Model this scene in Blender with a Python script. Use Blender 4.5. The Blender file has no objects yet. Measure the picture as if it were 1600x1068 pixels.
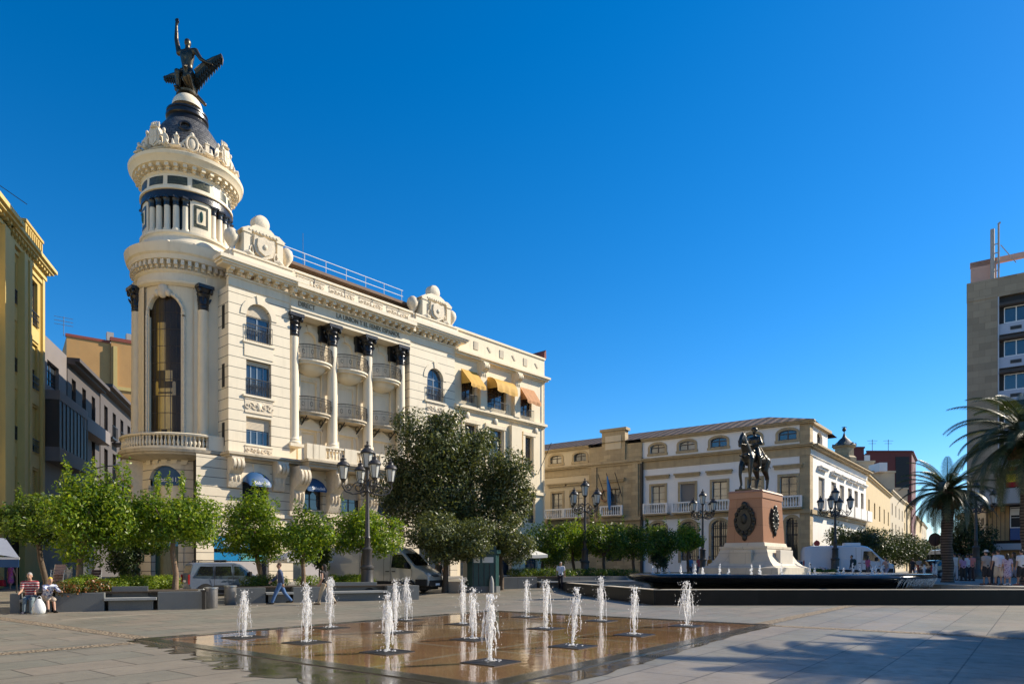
import bpy, bmesh, math, random
import numpy as np
from mathutils import Vector, Matrix
R=random.Random(7)
sc=bpy.context.scene
COL=sc.collection
rad=math.radians
pi=math.pi
sin,cos=math.sin,math.cos
F=1067.0; HV=884.0; CH=1.6          # lens in photo pixels, horizon row, eye height
# ------------------------------------------------------------------ ground shape
def sstep(a,b,t):
    t=max(0,min(1,(t-a)/(b-a))); return t*t*(3-2*t)
def g(y): return .6*sstep(34,60,y)
def gp(u,v,z=None):
    "ground point seen at photo pixel u,v"
    if z is not None:
        Y=(CH-z)*F/(v-HV)
    else:
        lo,hi=3,400
        for _ in range(60):
            m=(lo+hi)/2
            if HV+(CH-g(m))*F/m>v: lo=m
            else: hi=m
        Y=lo; z=g(Y)
    return Vector(((u-800)/F*Y,Y,z))
def at(u,v,Y): return Vector(((u-800)/F*Y,Y,CH+(HV-v)/F*Y))
class Frame:
    def __init__(s,ox,oy,dx,dy):
        l=math.hypot(dx,dy); s.ox,s.oy,s.dx,s.dy=ox,oy,dx/l,dy/l
        s.rz=math.atan2(dy,dx)
    def x(s,u,y=0):
        a=(u-800)/F; ox=s.ox-s.dy*y; oy=s.oy+s.dx*y
        return (a*oy-ox)/(s.dx-a*s.dy)
    def z(s,u,v,y=0):
        x=s.x(u,y); Y=s.oy+s.dx*y+x*s.dy
        return CH+(HV-v)/F*Y
    def w(s,x,y,z=0): return Vector((s.ox+s.dx*x-s.dy*y, s.oy+s.dy*x+s.dx*y, z))
# ------------------------------------------------------------------ mesh builder
class MB:
    def __init__(s): s.v=[]; s.f=[]; s.M=None
    def add(s,vs,fs):
        o=len(s.v)
        if s.M is not None: vs=[tuple(s.M@Vector(p)) for p in vs]
        s.v.extend([tuple(p) for p in vs]); s.f.extend([tuple(i+o for i in q) for q in fs]); return s
    def box(s,x0,x1,y0,y1,z0,z1):
        return s.add([(x0,y0,z0),(x1,y0,z0),(x1,y1,z0),(x0,y1,z0),(x0,y0,z1),(x1,y0,z1),(x1,y1,z1),(x0,y1,z1)],
            [(0,3,2,1),(4,5,6,7),(0,1,5,4),(1,2,6,5),(2,3,7,6),(3,0,4,7)])
    def prism(s,pts,z0,z1):
        n=len(pts)
        return s.add([(x,y,z0) for x,y in pts]+[(x,y,z1) for x,y in pts],
            [tuple(range(n))[::-1],tuple(range(n,2*n))]+[(i,(i+1)%n,n+(i+1)%n,n+i) for i in range(n)])
    def prism_xz(s,pts,y0,y1):
        n=len(pts)
        return s.add([(x,y0,z) for x,z in pts]+[(x,y1,z) for x,z in pts],
            [tuple(range(n)),tuple(range(n,2*n))[::-1]]+[(i,n+i,n+(i+1)%n,(i+1)%n) for i in range(n)])
    def lathe(s,prof,c=(0,0,0),seg=24,a0=0,a1=2*pi,cap=True):
        full=abs(a1-a0-2*pi)<1e-6; m=seg if full else seg+1
        vs=[]
        for r,z in prof:
            for i in range(m):
                a=a0+(a1-a0)*i/seg; vs.append((c[0]+r*cos(a),c[1]+r*sin(a),c[2]+z))
        fs=[]
        for k in range(len(prof)-1):
            for i in range(seg):
                j=(i+1)%m; fs.append((k*m+i,k*m+j,(k+1)*m+j,(k+1)*m+i))
        if full and cap:
            if prof[0][0]>1e-4: fs.append(tuple(range(m))[::-1])
            if prof[-1][0]>1e-4: fs.append(tuple(range((len(prof)-1)*m,len(prof)*m)))
        return s.add(vs,fs)
    def tube(s,pts,r,seg=8,cap=True):
        pts=[Vector(p) for p in pts]; n=len(pts)
        rs=r if isinstance(r,(list,tuple)) else [r]*n
        vs=[]; ref=None
        for i,p in enumerate(pts):
            t=(pts[min(i+1,n-1)]-pts[max(i-1,0)])
            if t.length<1e-9: t=Vector((0,0,1))
            t.normalize()
            if ref is None: ref=Vector((1,0,0)) if abs(t.x)<.8 else Vector((0,1,0))
            b=t.cross(ref)
            if b.length<1e-6: b=t.orthogonal()
            b.normalize(); ref=b.cross(t)
            for k in range(seg):
                a=2*pi*k/seg; vs.append(p+(ref*cos(a)+b*sin(a))*rs[i])
        fs=[(i*seg+k,i*seg+(k+1)%seg,(i+1)*seg+(k+1)%seg,(i+1)*seg+k) for i in range(n-1) for k in range(seg)]
        if cap: fs+= [tuple(range(seg))[::-1],tuple(range((n-1)*seg,n*seg))]
        return s.add(vs,fs)
    def sph(s,c,r,seg=14,rings=9):
        if not isinstance(r,(tuple,list)): r=(r,r,r)
        vs=[(c[0],c[1],c[2]-r[2])]; 
        for k in range(1,rings):
            t=-pi/2+pi*k/rings
            for i in range(seg):
                a=2*pi*i/seg; vs.append((c[0]+r[0]*cos(t)*cos(a),c[1]+r[1]*cos(t)*sin(a),c[2]+r[2]*sin(t)))
        vs.append((c[0],c[1],c[2]+r[2])); L=len(vs)-1; fs=[]
        for i in range(seg):
            j=(i+1)%seg; fs.append((0,1+j,1+i)); b=1+(rings-2)*seg; fs.append((L,b+i,b+j))
            for k in range(rings-2):
                b=1+k*seg; fs.append((b+i,b+j,b+seg+j,b+seg+i))
        return s.add(vs,fs)
    def cap(s,a,b,ra,rb=None,seg=10):
        "rounded tapered limb"
        rb=ra if rb is None else rb
        a=Vector(a); b=Vector(b); d=b-a
        if d.length<1e-6: return s.sph(a,ra,seg,6)
        d.normalize(); pts=[];rs=[]
        for k in (-.98,-.8,-.45): pts.append(a+d*ra*k); rs.append(ra*math.sqrt(max(0,1-k*k))+1e-4)
        pts.append(a); rs.append(ra); pts.append(b); rs.append(rb)
        for k in (.45,.8,.98): pts.append(b+d*rb*k); rs.append(rb*math.sqrt(max(0,1-k*k))+1e-4)
        return s.tube(pts,rs,seg)
    def mesh(s,name,mat,smooth=None):
        me=bpy.data.meshes.new(name); me.from_pydata(s.v,[],s.f)
        if mat: me.materials.append(mat)
        if smooth is not None:
            me.polygons.foreach_set('use_smooth',[True]*len(me.polygons))
            if smooth<179: me.set_sharp_from_angle(angle=rad(smooth))
        me.update(); return me
    def build(s,name,mat,parent=None,smooth=None,bevel=0):
        o=bpy.data.objects.new(name,s.mesh(name,mat,smooth)); COL.objects.link(o)
        if parent is not None: o.parent=parent
        if bevel:
            m=o.modifiers.new('Bevel','BEVEL'); m.width=bevel; m.segments=2; m.limit_method='ANGLE'; m.angle_limit=rad(40)
        return o
def tag(o,label=None,cat=None,group=None,kind=None):
    if label: o['label']=label
    if cat: o['category']=cat
    if group: o['group']=group
    if kind: o['kind']=kind
    return o
def thing(name,label,cat,loc=(0,0,0),rz=0,group=None):
    o=bpy.data.objects.new(name,None); COL.objects.link(o); o.empty_display_size=.3
    o.location=loc; o.rotation_euler=(0,0,rz); return tag(o,label,cat,group)
def copy_tree(o,parent=None):
    kids=list(o.children); c=o.copy(); COL.objects.link(c)
    if parent is not None: c.parent=parent
    for k in kids: copy_tree(k,c)
    return c
def obj_from_mesh(name,me,parent=None):
    o=bpy.data.objects.new(name,me); COL.objects.link(o)
    if parent is not None: o.parent=parent
    return o
def organic(prims,voxel,mat,name='figure',smooth_it=3):
    "fuse rounded limbs into one continuous skin"
    mb=MB()
    for p in prims:
        if p[0]=='s': mb.sph(p[1],p[2])
        else: mb.cap(p[1],p[2],p[3],p[4] if len(p)>4 else None)
    me=mb.mesh(name,None); o=bpy.data.objects.new(name,me); COL.objects.link(o)
    m=o.modifiers.new('r','REMESH'); m.mode='VOXEL'; m.voxel_size=voxel; m.use_smooth_shade=True
    if smooth_it:
        m2=o.modifiers.new('s','SMOOTH'); m2.factor=.5; m2.iterations=smooth_it
    dg=bpy.context.evaluated_depsgraph_get(); dg.update()
    res=bpy.data.meshes.new_from_object(o.evaluated_get(dg))
    bpy.data.objects.remove(o); res.name=name; res.materials.clear(); res.materials.append(mat)
    res.polygons.foreach_set('use_smooth',[True]*len(res.polygons))
    return res
def text(body,size,mat,parent,M,ext=.01,name='lettering',sx=1.0,font_bold=0):
    cu=bpy.data.curves.new('t','FONT'); cu.body=body; cu.size=size; cu.extrude=ext; cu.align_x='CENTER'; cu.align_y='CENTER'; cu.offset=font_bold
    o=bpy.data.objects.new('t',cu); COL.objects.link(o)
    dg=bpy.context.evaluated_depsgraph_get(); dg.update()
    me=bpy.data.meshes.new_from_object(o.evaluated_get(dg)); bpy.data.objects.remove(o)
    # stand the text upright facing -Y
    me.transform(M@Matrix.Rotation(pi/2,4,'X')@Matrix.Diagonal((sx,1,1,1)))
    me.materials.clear(); me.materials.append(mat); me.name=name
    return obj_from_mesh(name,me,parent)
# ------------------------------------------------------------------ materials
def hexc(r,g_,b): return (r,g_,b,1)
class NT:
    def __init__(s,name):
        s.m=bpy.data.materials.new(name); s.m.use_nodes=True; s.t=s.m.node_tree; s.b=s.t.nodes['Principled BSDF']
        s.out=s.t.nodes['Material Output']
    def n(s,ty,**kw):
        nd=s.t.nodes.new(ty)
        for k,v in kw.items():
            if k.startswith('i_'): nd.inputs[k[2:].replace('_',' ')].default_value=v
            else: setattr(nd,k,v)
        return nd
    def l(s,a,b): s.t.links.new(a,b)
    def math(s,op,a,b=None,c=None):
        nd=s.t.nodes.new('ShaderNodeMath'); nd.operation=op
        for i,x in enumerate((a,b,c)):
            if x is None: continue
            if isinstance(x,(int,float)): nd.inputs[i].default_value=x
            else: s.l(x,nd.inputs[i])
        return nd.outputs[0]
    def mix(s,fac,a,b,blend='MIX'):
        nd=s.t.nodes.new('ShaderNodeMix'); nd.data_type='RGBA'; nd.blend_type=blend
        for k,x in ((0,fac),(6,a),(7,b)):
            if isinstance(x,(int,float)): nd.inputs[k].default_value=x
            elif isinstance(x,tuple): nd.inputs[k].default_value=x if len(x)==4 else (*x,1)
            else: s.l(x,nd.inputs[k])
        return nd.outputs[2]
    def ramp(s,fac,stops):
        nd=s.t.nodes.new('ShaderNodeValToRGB'); s.l(fac,nd.inputs[0]); e=nd.color_ramp.elements
        while len(e)<len(stops): e.new(.5)
        for i,(p,c) in enumerate(stops):
            e[i].position=p; e[i].color=c if len(c)==4 else (*c,1)
        return nd.outputs[0]
    def coord(s,which='Object',scale=(1,1,1)):
        tc=s.n('ShaderNodeTexCoord'); mp=s.n('ShaderNodeMapping'); mp.inputs['Scale'].default_value=scale
        s.l(tc.outputs[which],mp.inputs[0]); return mp.outputs[0]
    def noise(s,vec,scale,detail=4,rough=.55):
        nd=s.n('ShaderNodeTexNoise'); nd.inputs['Scale'].default_value=scale; nd.inputs['Detail'].default_value=detail; nd.inputs['Roughness'].default_value=rough
        s.l(vec,nd.inputs['Vector']); return nd.outputs[0]
    def bump(s,h,strength=.3,dist=.05):
        nd=s.n('ShaderNodeBump'); nd.inputs['Strength'].default_value=strength; nd.inputs['Distance'].default_value=dist
        s.l(h,nd.inputs['Height']); s.l(nd.outputs[0],s.b.inputs['Normal'])
    def setc(s,c):
        if isinstance(c,tuple): s.b.inputs['Base Color'].default_value=c if len(c)==4 else (*c,1)
        else: s.l(c,s.b.inputs['Base Color'])
    def p(s,**kw):
        for k,v in kw.items(): s.b.inputs[k.replace('_',' ')].default_value=v
def mul(c,k): return tuple(min(1,x*k) for x in c[:3])
def mat(name,col,rough=.7,metal=0,var=.15,scale=2.5,bump=.15,bscale=14,stain=0,stcol=(.12,.09,.06),groove=0,gw=.06,spec=None,blocks=None,coat=0):
    t=NT(name); v=t.coord()
    n1=t.noise(v,scale,5)
    c=t.mix(n1,(*mul(col,1-var),1),(*mul(col,1+var),1))
    if blocks:
        w,h,k=blocks
        sx=t.n('ShaderNodeSeparateXYZ'); t.l(v,sx.inputs[0]); cx=t.n('ShaderNodeCombineXYZ')
        t.l(t.math('ADD',sx.outputs[0],t.math('MULTIPLY',sx.outputs[1],1.0)),cx.inputs[0]); t.l(sx.outputs[2],cx.inputs[1])
        br=t.n('ShaderNodeTexBrick'); t.l(cx.outputs[0],br.inputs['Vector'])
        br.inputs['Scale'].default_value=1; br.inputs['Brick Width'].default_value=w; br.inputs['Row Height'].default_value=h
        br.inputs['Mortar Size'].default_value=.012; br.inputs['Color1'].default_value=(1-k,1-k,1-k,1); br.inputs['Color2'].default_value=(1,1,1,1); br.inputs['Mortar'].default_value=(.62,.6,.58,1)
        c=t.mix(1.0,c,br.outputs[0],'MULTIPLY')
    if stain:
        v2=t.coord(scale=(1.3,1.3,.16)); n2=t.noise(v2,1.6,6,.65)
        f=t.ramp(n2,[(.52,(0,0,0)),(.75,(1,1,1))])
        c=t.mix(t.math('MULTIPLY',f,stain),c,(*stcol,1))
    if groove:
        sx=t.n('ShaderNodeSeparateXYZ'); t.l(v,sx.inputs[0])
        fr=t.math('FRACT',t.math('DIVIDE',sx.outputs[2],groove))
        mk=t.math('LESS_THAN',fr,gw)
        c=t.mix(mk,c,(*mul(col,.20),1))
    t.setc(c); t.p(Roughness=rough,Metallic=metal)
    if spec is not None: t.b.inputs['Specular IOR Level'].default_value=spec
    if coat: t.b.inputs['Coat Weight'].default_value=coat; t.b.inputs['Coat Roughness'].default_value=.08
    if bump:
        n3=t.noise(v,bscale,6,.6); t.bump(n3,bump,.04)
    return t.m
m_cream=mat('cream_stone',(.76,.66,.49),stcol=(.28,.21,.13),stain=.22,var=.08,scale=1.2,bump=.12)
m_creamy=mat('cream_render',(.77,.65,.45),stcol=(.30,.23,.14),stain=.24,var=.08,scale=.9,bump=.1)
m_carved=mat('carved_stone',(.68,.58,.43),stain=.28,var=.22,scale=5,bump=.5,bscale=11,stcol=(.2,.15,.09))
m_rust=mat('rusticated_stone',(.77,.67,.50),groove=.72,gw=.065,var=.10,scale=1.1,stcol=(.30,.23,.15),stain=.20,bump=.12)
m_rustg=mat('rusticated_base',(.70,.60,.44),groove=.62,gw=.075,var=.12,scale=1.1,stain=.12,bump=.15)
m_towerstone=mat('tower_stone',(.74,.62,.43),stain=.16,var=.10,scale=1.5,bump=.14)
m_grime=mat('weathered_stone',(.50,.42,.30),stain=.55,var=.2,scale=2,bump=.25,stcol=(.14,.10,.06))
m_black=mat('black_marble',(.016,.015,.015),rough=.28,var=.5,scale=6,bump=.3,bscale=9)
def mk_slate():
    t=NT('slate_scales'); v=t.coord(); sx=t.n('ShaderNodeSeparateXYZ'); t.l(v,sx.inputs[0])
    an=t.math('ARCTAN2',t.math('SUBTRACT',sx.outputs[1],4.82),t.math('ADD',sx.outputs[0],.717))
    cx=t.n('ShaderNodeCombineXYZ'); t.l(t.math('MULTIPLY',an,1.9),cx.inputs[0]); t.l(sx.outputs[2],cx.inputs[1])
    br=t.n('ShaderNodeTexBrick'); t.l(cx.outputs[0],br.inputs['Vector']); br.inputs['Scale'].default_value=1; br.inputs['Brick Width'].default_value=.30; br.inputs['Row Height'].default_value=.20; br.inputs['Mortar Size'].default_value=.02
    br.inputs['Color1'].default_value=(.055,.055,.055,1); br.inputs['Color2'].default_value=(.12,.115,.11,1); br.inputs['Mortar'].default_value=(.008,.008,.009,1)
    t.setc(br.outputs[0]); t.p(Roughness=.55); t.bump(br.outputs['Fac'],.8,-.04); return t.m
m_slate=mk_slate()
m_iron=mat('wrought_iron',(.018,.017,.016),rough=.5,var=.3,bump=.05)
m_bronze=mat('dark_bronze',(.085,.068,.045),rough=.36,metal=.75,var=.45,scale=4,bump=.25,bscale=9)
m_bronzeg=mat('green_bronze',(.062,.058,.048),rough=.34,metal=.8,var=.35,scale=3,bump=.15)
m_white=mat('white_paint',(.78,.77,.74),rough=.5,var=.05,bump=.05)
m_frame=mat('window_frame',(.62,.58,.50),rough=.5,var=.1,bump=.05)
m_frameb=mat('blue_window_frame',(.20,.26,.33),rough=.4,var=.15,bump=.05)
m_framed=mat('dark_window_frame',(.06,.045,.035),rough=.5,var=.2,bump=.05)
m_shutter=mat('roller_blind',(.60,.50,.36),rough=.6,groove=.09,gw=.22,var=.06,bump=.05)
m_roof=mat('roof_felt',(.20,.13,.09),rough=.85,var=.2)
m_yellow=mat('yellow_render',(.50,.35,.10),stain=.12,var=.1,scale=.8,bump=.1)
m_yellowl=mat('pale_yellow_trim',(.56,.42,.15),stain=.12,var=.08,bump=.1)
m_grayr=mat('grey_render',(.20,.175,.165),stain=.25,var=.12,scale=.8,bump=.1)
m_grayd=mat('shade_grey_render',(.085,.072,.066),stain=.25,var=.15,scale=.8,bump=.1)  # base colour darkened to carry the side street's shade
m_orange=mat('orange_render',(.50,.27,.09),stain=.3,var=.2,scale=.7,bump=.15,stcol=(.35,.24,.12))
m_redcap=mat('red_tile_cap',(.25,.06,.04),rough=.8)
m_mwhite=mat('whitewash',(.84,.80,.74),stain=.14,var=.05,scale=.7,bump=.08,stcol=(.45,.4,.33))
m_mstone=mat('ochre_stone',(.43,.32,.175),stain=.4,var=.25,scale=2.2,bump=.35,stcol=(.14,.10,.06))
m_mblock=mat('ochre_ashlar',(.50,.37,.20),stain=.35,var=.22,scale=1.5,bump=.35,blocks=(.85,.42,.28),stcol=(.18,.13,.07))
m_mcreamw=mat('cream_wash',(.62,.50,.32),stain=.15,var=.06,scale=.7,bump=.08)
m_brick=mat('red_block',(.13,.028,.022),var=.15,scale=1.5,bump=.1)
m_beige=mat('beige_render',(.52,.42,.28),stain=.2,var=.12,scale=.7,bump=.1)
m_beige2=mat('sand_render',(.58,.43,.22),stain=.2,var=.12,scale=.7,bump=.1)
m_towerblk=mat('brown_cladding',(.37,.285,.185),var=.12,scale=1.2,blocks=(.9,.6,.3),bump=.12,stain=.15)
m_bluew=mat('pale_blue_panel',(.42,.46,.54),var=.08,bump=.05)
m_pink=mat('pink_render',(.60,.36,.27),var=.08,bump=.08)
m_wood=mat('timber_boards',(.46,.28,.11),rough=.55,var=.25,scale=2,bump=.1)
m_concrete=mat('concrete',(.40,.36,.32),var=.12,stain=.2,bump=.15)
m_granite=mat('grey_granite',(.13,.135,.13),rough=.55,var=.35,scale=30,bump=.1,bscale=60,stain=.15,stcol=(.05,.05,.05))
m_granitel=mat('light_granite',(.30,.30,.28),rough=.6,var=.3,scale=30,bump=.1,bscale=60)
m_dgranite=mat('black_granite',(.010,.010,.011),rough=.3,spec=.25,var=.5,scale=3,blocks=(1.6,2,.5),bump=.03)
m_basin=mat('polished_granite',(.016,.015,.014),rough=.12,var=.5,scale=8,bump=.08,bscale=5)
m_redgran=mat('red_granite',(.36,.17,.09),rough=.45,var=.18,scale=25,blocks=(2.2,.95,.1),bump=.05)
m_limestone=mat('pale_limestone',(.60,.52,.40),var=.15,scale=2,stain=.25,bump=.2,blocks=(1.3,.7,.12))
m_blue=mat('blue_awning',(.012,.075,.20),rough=.6,var=.08,bump=.05)
m_bluel=mat('cyan_sign',(.01,.20,.42),rough=.35,var=.06,bump=0)
m_teal=mat('teal_poster',(.10,.34,.36),rough=.35,var=.1,bump=0)
m_poster=mat('pale_poster',(.42,.39,.38),rough=.4,var=.12,scale=1.5,bump=0)
m_letter=mat('white_letters',(.85,.86,.87),rough=.4,var=.02,bump=0)
m_gold=mat('gilt_letters',(.55,.36,.06),rough=.35,metal=.3,var=.1,bump=0)
m_bronzel=mat('bronze_letters',(.22,.16,.09),rough=.45,metal=.4,var=.15,bump=0)
m_awn=mat('ochre_awning',(.55,.30,.045),rough=.75,var=.25,scale=3,bump=.2,bscale=4)
m_awnr=mat('rust_awning',(.40,.17,.05),rough=.75,var=.3,scale=3,bump=.2,bscale=4)
m_canvas=mat('pale_canvas',(.68,.65,.58),rough=.8,var=.08,bump=.1)
m_tilemosaic=mat('mosaic_tiles',(.10,.10,.05),rough=.3,var=.6,scale=12,blocks=(.12,.12,.75),bump=.05)
m_dark=mat('dark_interior',(.012,.011,.011),rough=.6,var=.3,bump=0)
m_asph=mat('asphalt',(.06,.06,.06),rough=.9,var=.2,scale=3,bump=.3,bscale=80)
m_pave2=mat('pavement_slabs',(.25,.23,.20),var=.15,scale=2,bump=.1)
m_rubber=mat('rubber',(.015,.015,.016),rough=.75,var=.2,bump=.1)
m_alloy=mat('wheel_metal',(.35,.36,.37),rough=.35,metal=.8,var=.1,bump=0)
m_lampglass=mat('lamp_glass',(.55,.55,.50),rough=.25,var=.08,bump=0)
m_skin=mat('skin',(.42,.24,.16),rough=.55,var=.08,bump=.05)
m_hair=mat('dark_hair',(.02,.014,.01),rough=.55,var=.3,bump=.2,bscale=30)
m_hairg=mat('grey_hair',(.30,.28,.26),rough=.6,var=.2,bump=.2,bscale=30)
_cl={}
def cloth(col,rough=.85):
    k=tuple(round(c,3) for c in col)
    if k not in _cl: _cl[k]=mat('cloth',col,rough=rough,var=.14,scale=6,bump=.25,bscale=18)
    return _cl[k]
def paint(col,name='car_paint'):
    t=NT(name); t.setc((*col,1)); t.p(Roughness=.32); t.b.inputs['Coat Weight'].default_value=.8; t.b.inputs['Coat Roughness'].default_value=.05
    v=t.coord(); n=t.noise(v,1.5,4); c=t.mix(n,(*mul(col,.92),1),(*mul(col,1.05),1)); t.setc(c); return t.m
def glass(name,col,rough=.06,var=.5):
    t=NT(name); v=t.coord(); n=t.noise(v,.9,2); c=t.mix(n,(*mul(col,1-var),1),(*mul(col,1+var),1)); t.setc(c)
    t.p(Roughness=rough); t.b.inputs['Specular IOR Level'].default_value=.9; t.b.inputs['IOR'].default_value=1.6
    n2=t.noise(v,.7,1); t.bump(n2,.06,.05); return t.m
m_glass=glass('window_glass',(.035,.045,.055))
m_glasst=glass('tower_glass',(.030,.020,.010),.3,.7); m_glasst.node_tree.nodes['Principled BSDF'].inputs['Specular IOR Level'].default_value=.25
m_glassc=glass('curtained_glass',(.40,.35,.26),.12,.3)
m_vglass=glass('vehicle_glass',(.012,.014,.016),.04)
m_hlamp=glass('lamp_lens',(.5,.5,.5),.08,.2)
def mk_leaf(name,c0,c1,c2,trans=.35):
    t=NT(name); ge=t.n('ShaderNodeNewGeometry')
    v=t.coord(); n=t.noise(v,1.3,3)
    f=t.math('ADD',t.math('MULTIPLY',ge.outputs['Random Per Island'],.75),t.math('MULTIPLY',n,.3))
    c=t.ramp(f,[(.1,c0),(.55,c1),(1,c2)]); t.setc(c); t.p(Roughness=.42); t.b.inputs['Specular IOR Level'].default_value=.45
    tr=t.n('ShaderNodeBsdfTranslucent'); mx=t.n('ShaderNodeMixShader'); mx.inputs[0].default_value=trans
    c2_=t.mix(1.0,c,(1.0,.95,.35,1),'MULTIPLY'); t.l(c2_,tr.inputs[0])
    t.l(t.b.outputs[0],mx.inputs[1]); t.l(tr.outputs[0],mx.inputs[2]); t.l(mx.outputs[0],t.out.inputs[0]); return t.m
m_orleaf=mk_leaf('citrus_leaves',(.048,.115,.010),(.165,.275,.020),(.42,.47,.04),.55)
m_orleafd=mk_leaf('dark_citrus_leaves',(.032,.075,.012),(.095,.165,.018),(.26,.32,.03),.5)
m_oakleaf=mk_leaf('olive_grey_leaves',(.026,.038,.012),(.085,.108,.032),(.27,.29,.11),.35)
m_dkleaf=mk_leaf('dark_leaves',(.014,.028,.010),(.035,.06,.016),(.08,.11,.025),.3)
m_hedge=mk_leaf('hedge_leaves',(.07,.14,.01),(.18,.27,.018),(.36,.42,.03),.5)
m_flower=mk_leaf('flower_bed',(.03,.06,.012),(.10,.10,.02),(.42,.09,.03),.3)
m_palm=mk_leaf('palm_fronds',(.02,.035,.012),(.045,.065,.022),(.11,.12,.05),.25)
m_bark=mat('bark',(.10,.07,.045),rough=.9,var=.4,scale=6,bump=.8,bscale=9)
m_barkl=mat('pale_bark',(.20,.135,.085),rough=.9,var=.35,scale=6,bump=.7,bscale=9)
m_palmbark=mat('palm_trunk',(.11,.085,.065),rough=.95,var=.45,scale=5,bump=.9,bscale=7,groove=.16,gw=.3)
m_dates=mat('date_clusters',(.22,.06,.02),rough=.6,var=.4,scale=20,bump=.6,bscale=25)
def mk_water_jet():
    t=NT('falling_water'); t.setc((.93,.94,.94,1)); t.p(Roughness=.12); t.b.inputs['Transmission Weight'].default_value=.25; t.b.inputs['IOR'].default_value=1.33
    v=t.coord(); n=t.noise(v,30,3); t.bump(n,.6,.03)
    tr=t.n('ShaderNodeBsdfTranslucent'); tr.inputs[0].default_value=(.95,.95,.95,1); mx=t.n('ShaderNodeMixShader'); mx.inputs[0].default_value=.5; t.l(t.b.outputs[0],mx.inputs[1]); t.l(tr.outputs[0],mx.inputs[2])
    tp_=t.n('ShaderNodeBsdfTransparent'); m2=t.n('ShaderNodeMixShader'); n4=t.noise(v,14,2); t.l(t.ramp(n4,[(.35,(.75,.75,.75)),(.6,(.1,.1,.1))]),m2.inputs[0]); t.l(mx.outputs[0],m2.inputs[1]); t.l(tp_.outputs[0],m2.inputs[2]); t.l(m2.outputs[0],t.out.inputs[0]); return t.m
m_jet=mk_water_jet()
def mk_tile_roof():
    t=NT('clay_tiles'); v=t.coord(); sx=t.n('ShaderNodeSeparateXYZ'); t.l(v,sx.inputs[0])
    w=t.math('SINE',t.math('MULTIPLY',sx.outputs[0],2*pi/.95)); n=t.noise(v,2.2,5); n2=t.noise(v,9,3)
    c=t.ramp(n,[(.25,(.03,.018,.014)),(.55,(.085,.05,.037)),(.8,(.17,.115,.085))])
    k=t.math('MULTIPLY_ADD',w,.75,.75); c=t.mix(1.0,c,k,'MULTIPLY'); t.setc(c); t.p(Roughness=.85)  # dark valleys between tile rows: their shade is put into the colour
    t.bump(t.math('ADD',w,n2),.9,.09); return t.m
m_tile=mk_tile_roof()
# ================================================================== SETTING
PD=(.61,.79)                                   # paving grid direction
def pq(p,q,z=0): return (PD[0]*p-PD[1]*q, PD[1]*p+PD[0]*q, z)
PR=math.atan2(PD[1],PD[0])
def mk_paving():
    t=NT('plaza_slabs'); tc=t.n('ShaderNodeTexCoord'); mp=t.n('ShaderNodeMapping'); mp.inputs['Rotation'].default_value=(0,0,-PR); t.l(tc.outputs['Object'],mp.inputs[0]); v=mp.outputs[0]
    br=t.n('ShaderNodeTexBrick'); t.l(v,br.inputs['Vector'])
    br.inputs['Scale'].default_value=1; br.inputs['Brick Width'].default_value=1.45; br.inputs['Row Height'].default_value=.97; br.inputs['Mortar Size'].default_value=.013
    br.inputs['Color1'].default_value=(.78,.88,.88,1); br.inputs['Color2'].default_value=(1.05,1.04,1.02,1); br.inputs['Mortar'].default_value=(.22,.21,.19,1)
    n=t.noise(v,.55,6,.6); n2=t.noise(v,35,4,.6); n3=t.noise(v,3.0,6,.65)
    c=t.ramp(n,[(.25,(.170,.142,.108)),(.5,(.225,.190,.146)),(.8,(.285,.243,.190))])
    c=t.mix(t.math('MULTIPLY',n2,.35),c,(.12,.105,.09,1)); c=t.mix(t.math('MULTIPLY',t.ramp(n3,[(.54,(0,0,0)),(.72,(1,1,1))]),.5),c,(.10,.088,.072,1))
    c=t.mix(1.0,c,br.outputs[0],'MULTIPLY'); t.setc(c)
    rr=t.ramp(n3,[(.3,(.42,.42,.42)),(.7,(.62,.62,.62))]); t.l(rr,t.b.inputs['Roughness'])
    t.bump(t.math('ADD',n2,t.math('MULTIPLY',br.outputs['Fac'],-2.0)),.25,.02); return t.m
m_pave=mk_paving()
def mk_pad():
    t=NT('wet_tiles'); tc=t.n('ShaderNodeTexCoord'); mp=t.n('ShaderNodeMapping'); mp.inputs['Rotation'].default_value=(0,0,-PR); mp.inputs['Location'].default_value=(-7.1,-6.0,0)
    mp.vector_type='POINT'; t.l(tc.outputs['Object'],mp.inputs[0]); v=mp.outputs[0]
    br=t.n('ShaderNodeTexBrick'); br.offset=0; t.l(v,br.inputs['Vector'])
    br.inputs['Scale'].default_value=1; br.inputs['Brick Width'].default_value=2.9; br.inputs['Row Height'].default_value=2.33; br.inputs['Mortar Size'].default_value=.05
    br.inputs['Color1'].default_value=(.24,.115,.055,1); br.inputs['Color2'].default_value=(.33,.22,.12,1); br.inputs['Mortar'].default_value=(.33,.29,.22,1)
    b2=t.n('ShaderNodeTexBrick'); b2.offset=0; t.l(v,b2.inputs['Vector'])
    b2.inputs['Scale'].default_value=1; b2.inputs['Brick Width'].default_value=.725; b2.inputs['Row Height'].default_value=.58; b2.inputs['Mortar Size'].default_value=.008
    b2.inputs['Color1'].default_value=(.8,.8,.8,1); b2.inputs['Color2'].default_value=(1.05,1.05,1.05,1); b2.inputs['Mortar'].default_value=(.55,.55,.55,1)
    n=t.noise(v,1.7,5); c=t.mix(1.0,br.outputs[0],b2.outputs[0],'MULTIPLY'); c=t.mix(t.math('MULTIPLY',n,.55),c,(.16,.115,.07,1)); t.setc(c)
    t.p(Roughness=.05); t.b.inputs['Specular IOR Level'].default_value=.6
    a=t.noise(v,2.2,2); b=t.noise(v,9,2); t.bump(t.math('ADD',a,t.math('MULTIPLY',b,.25)),.10,.03); return t.m
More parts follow.
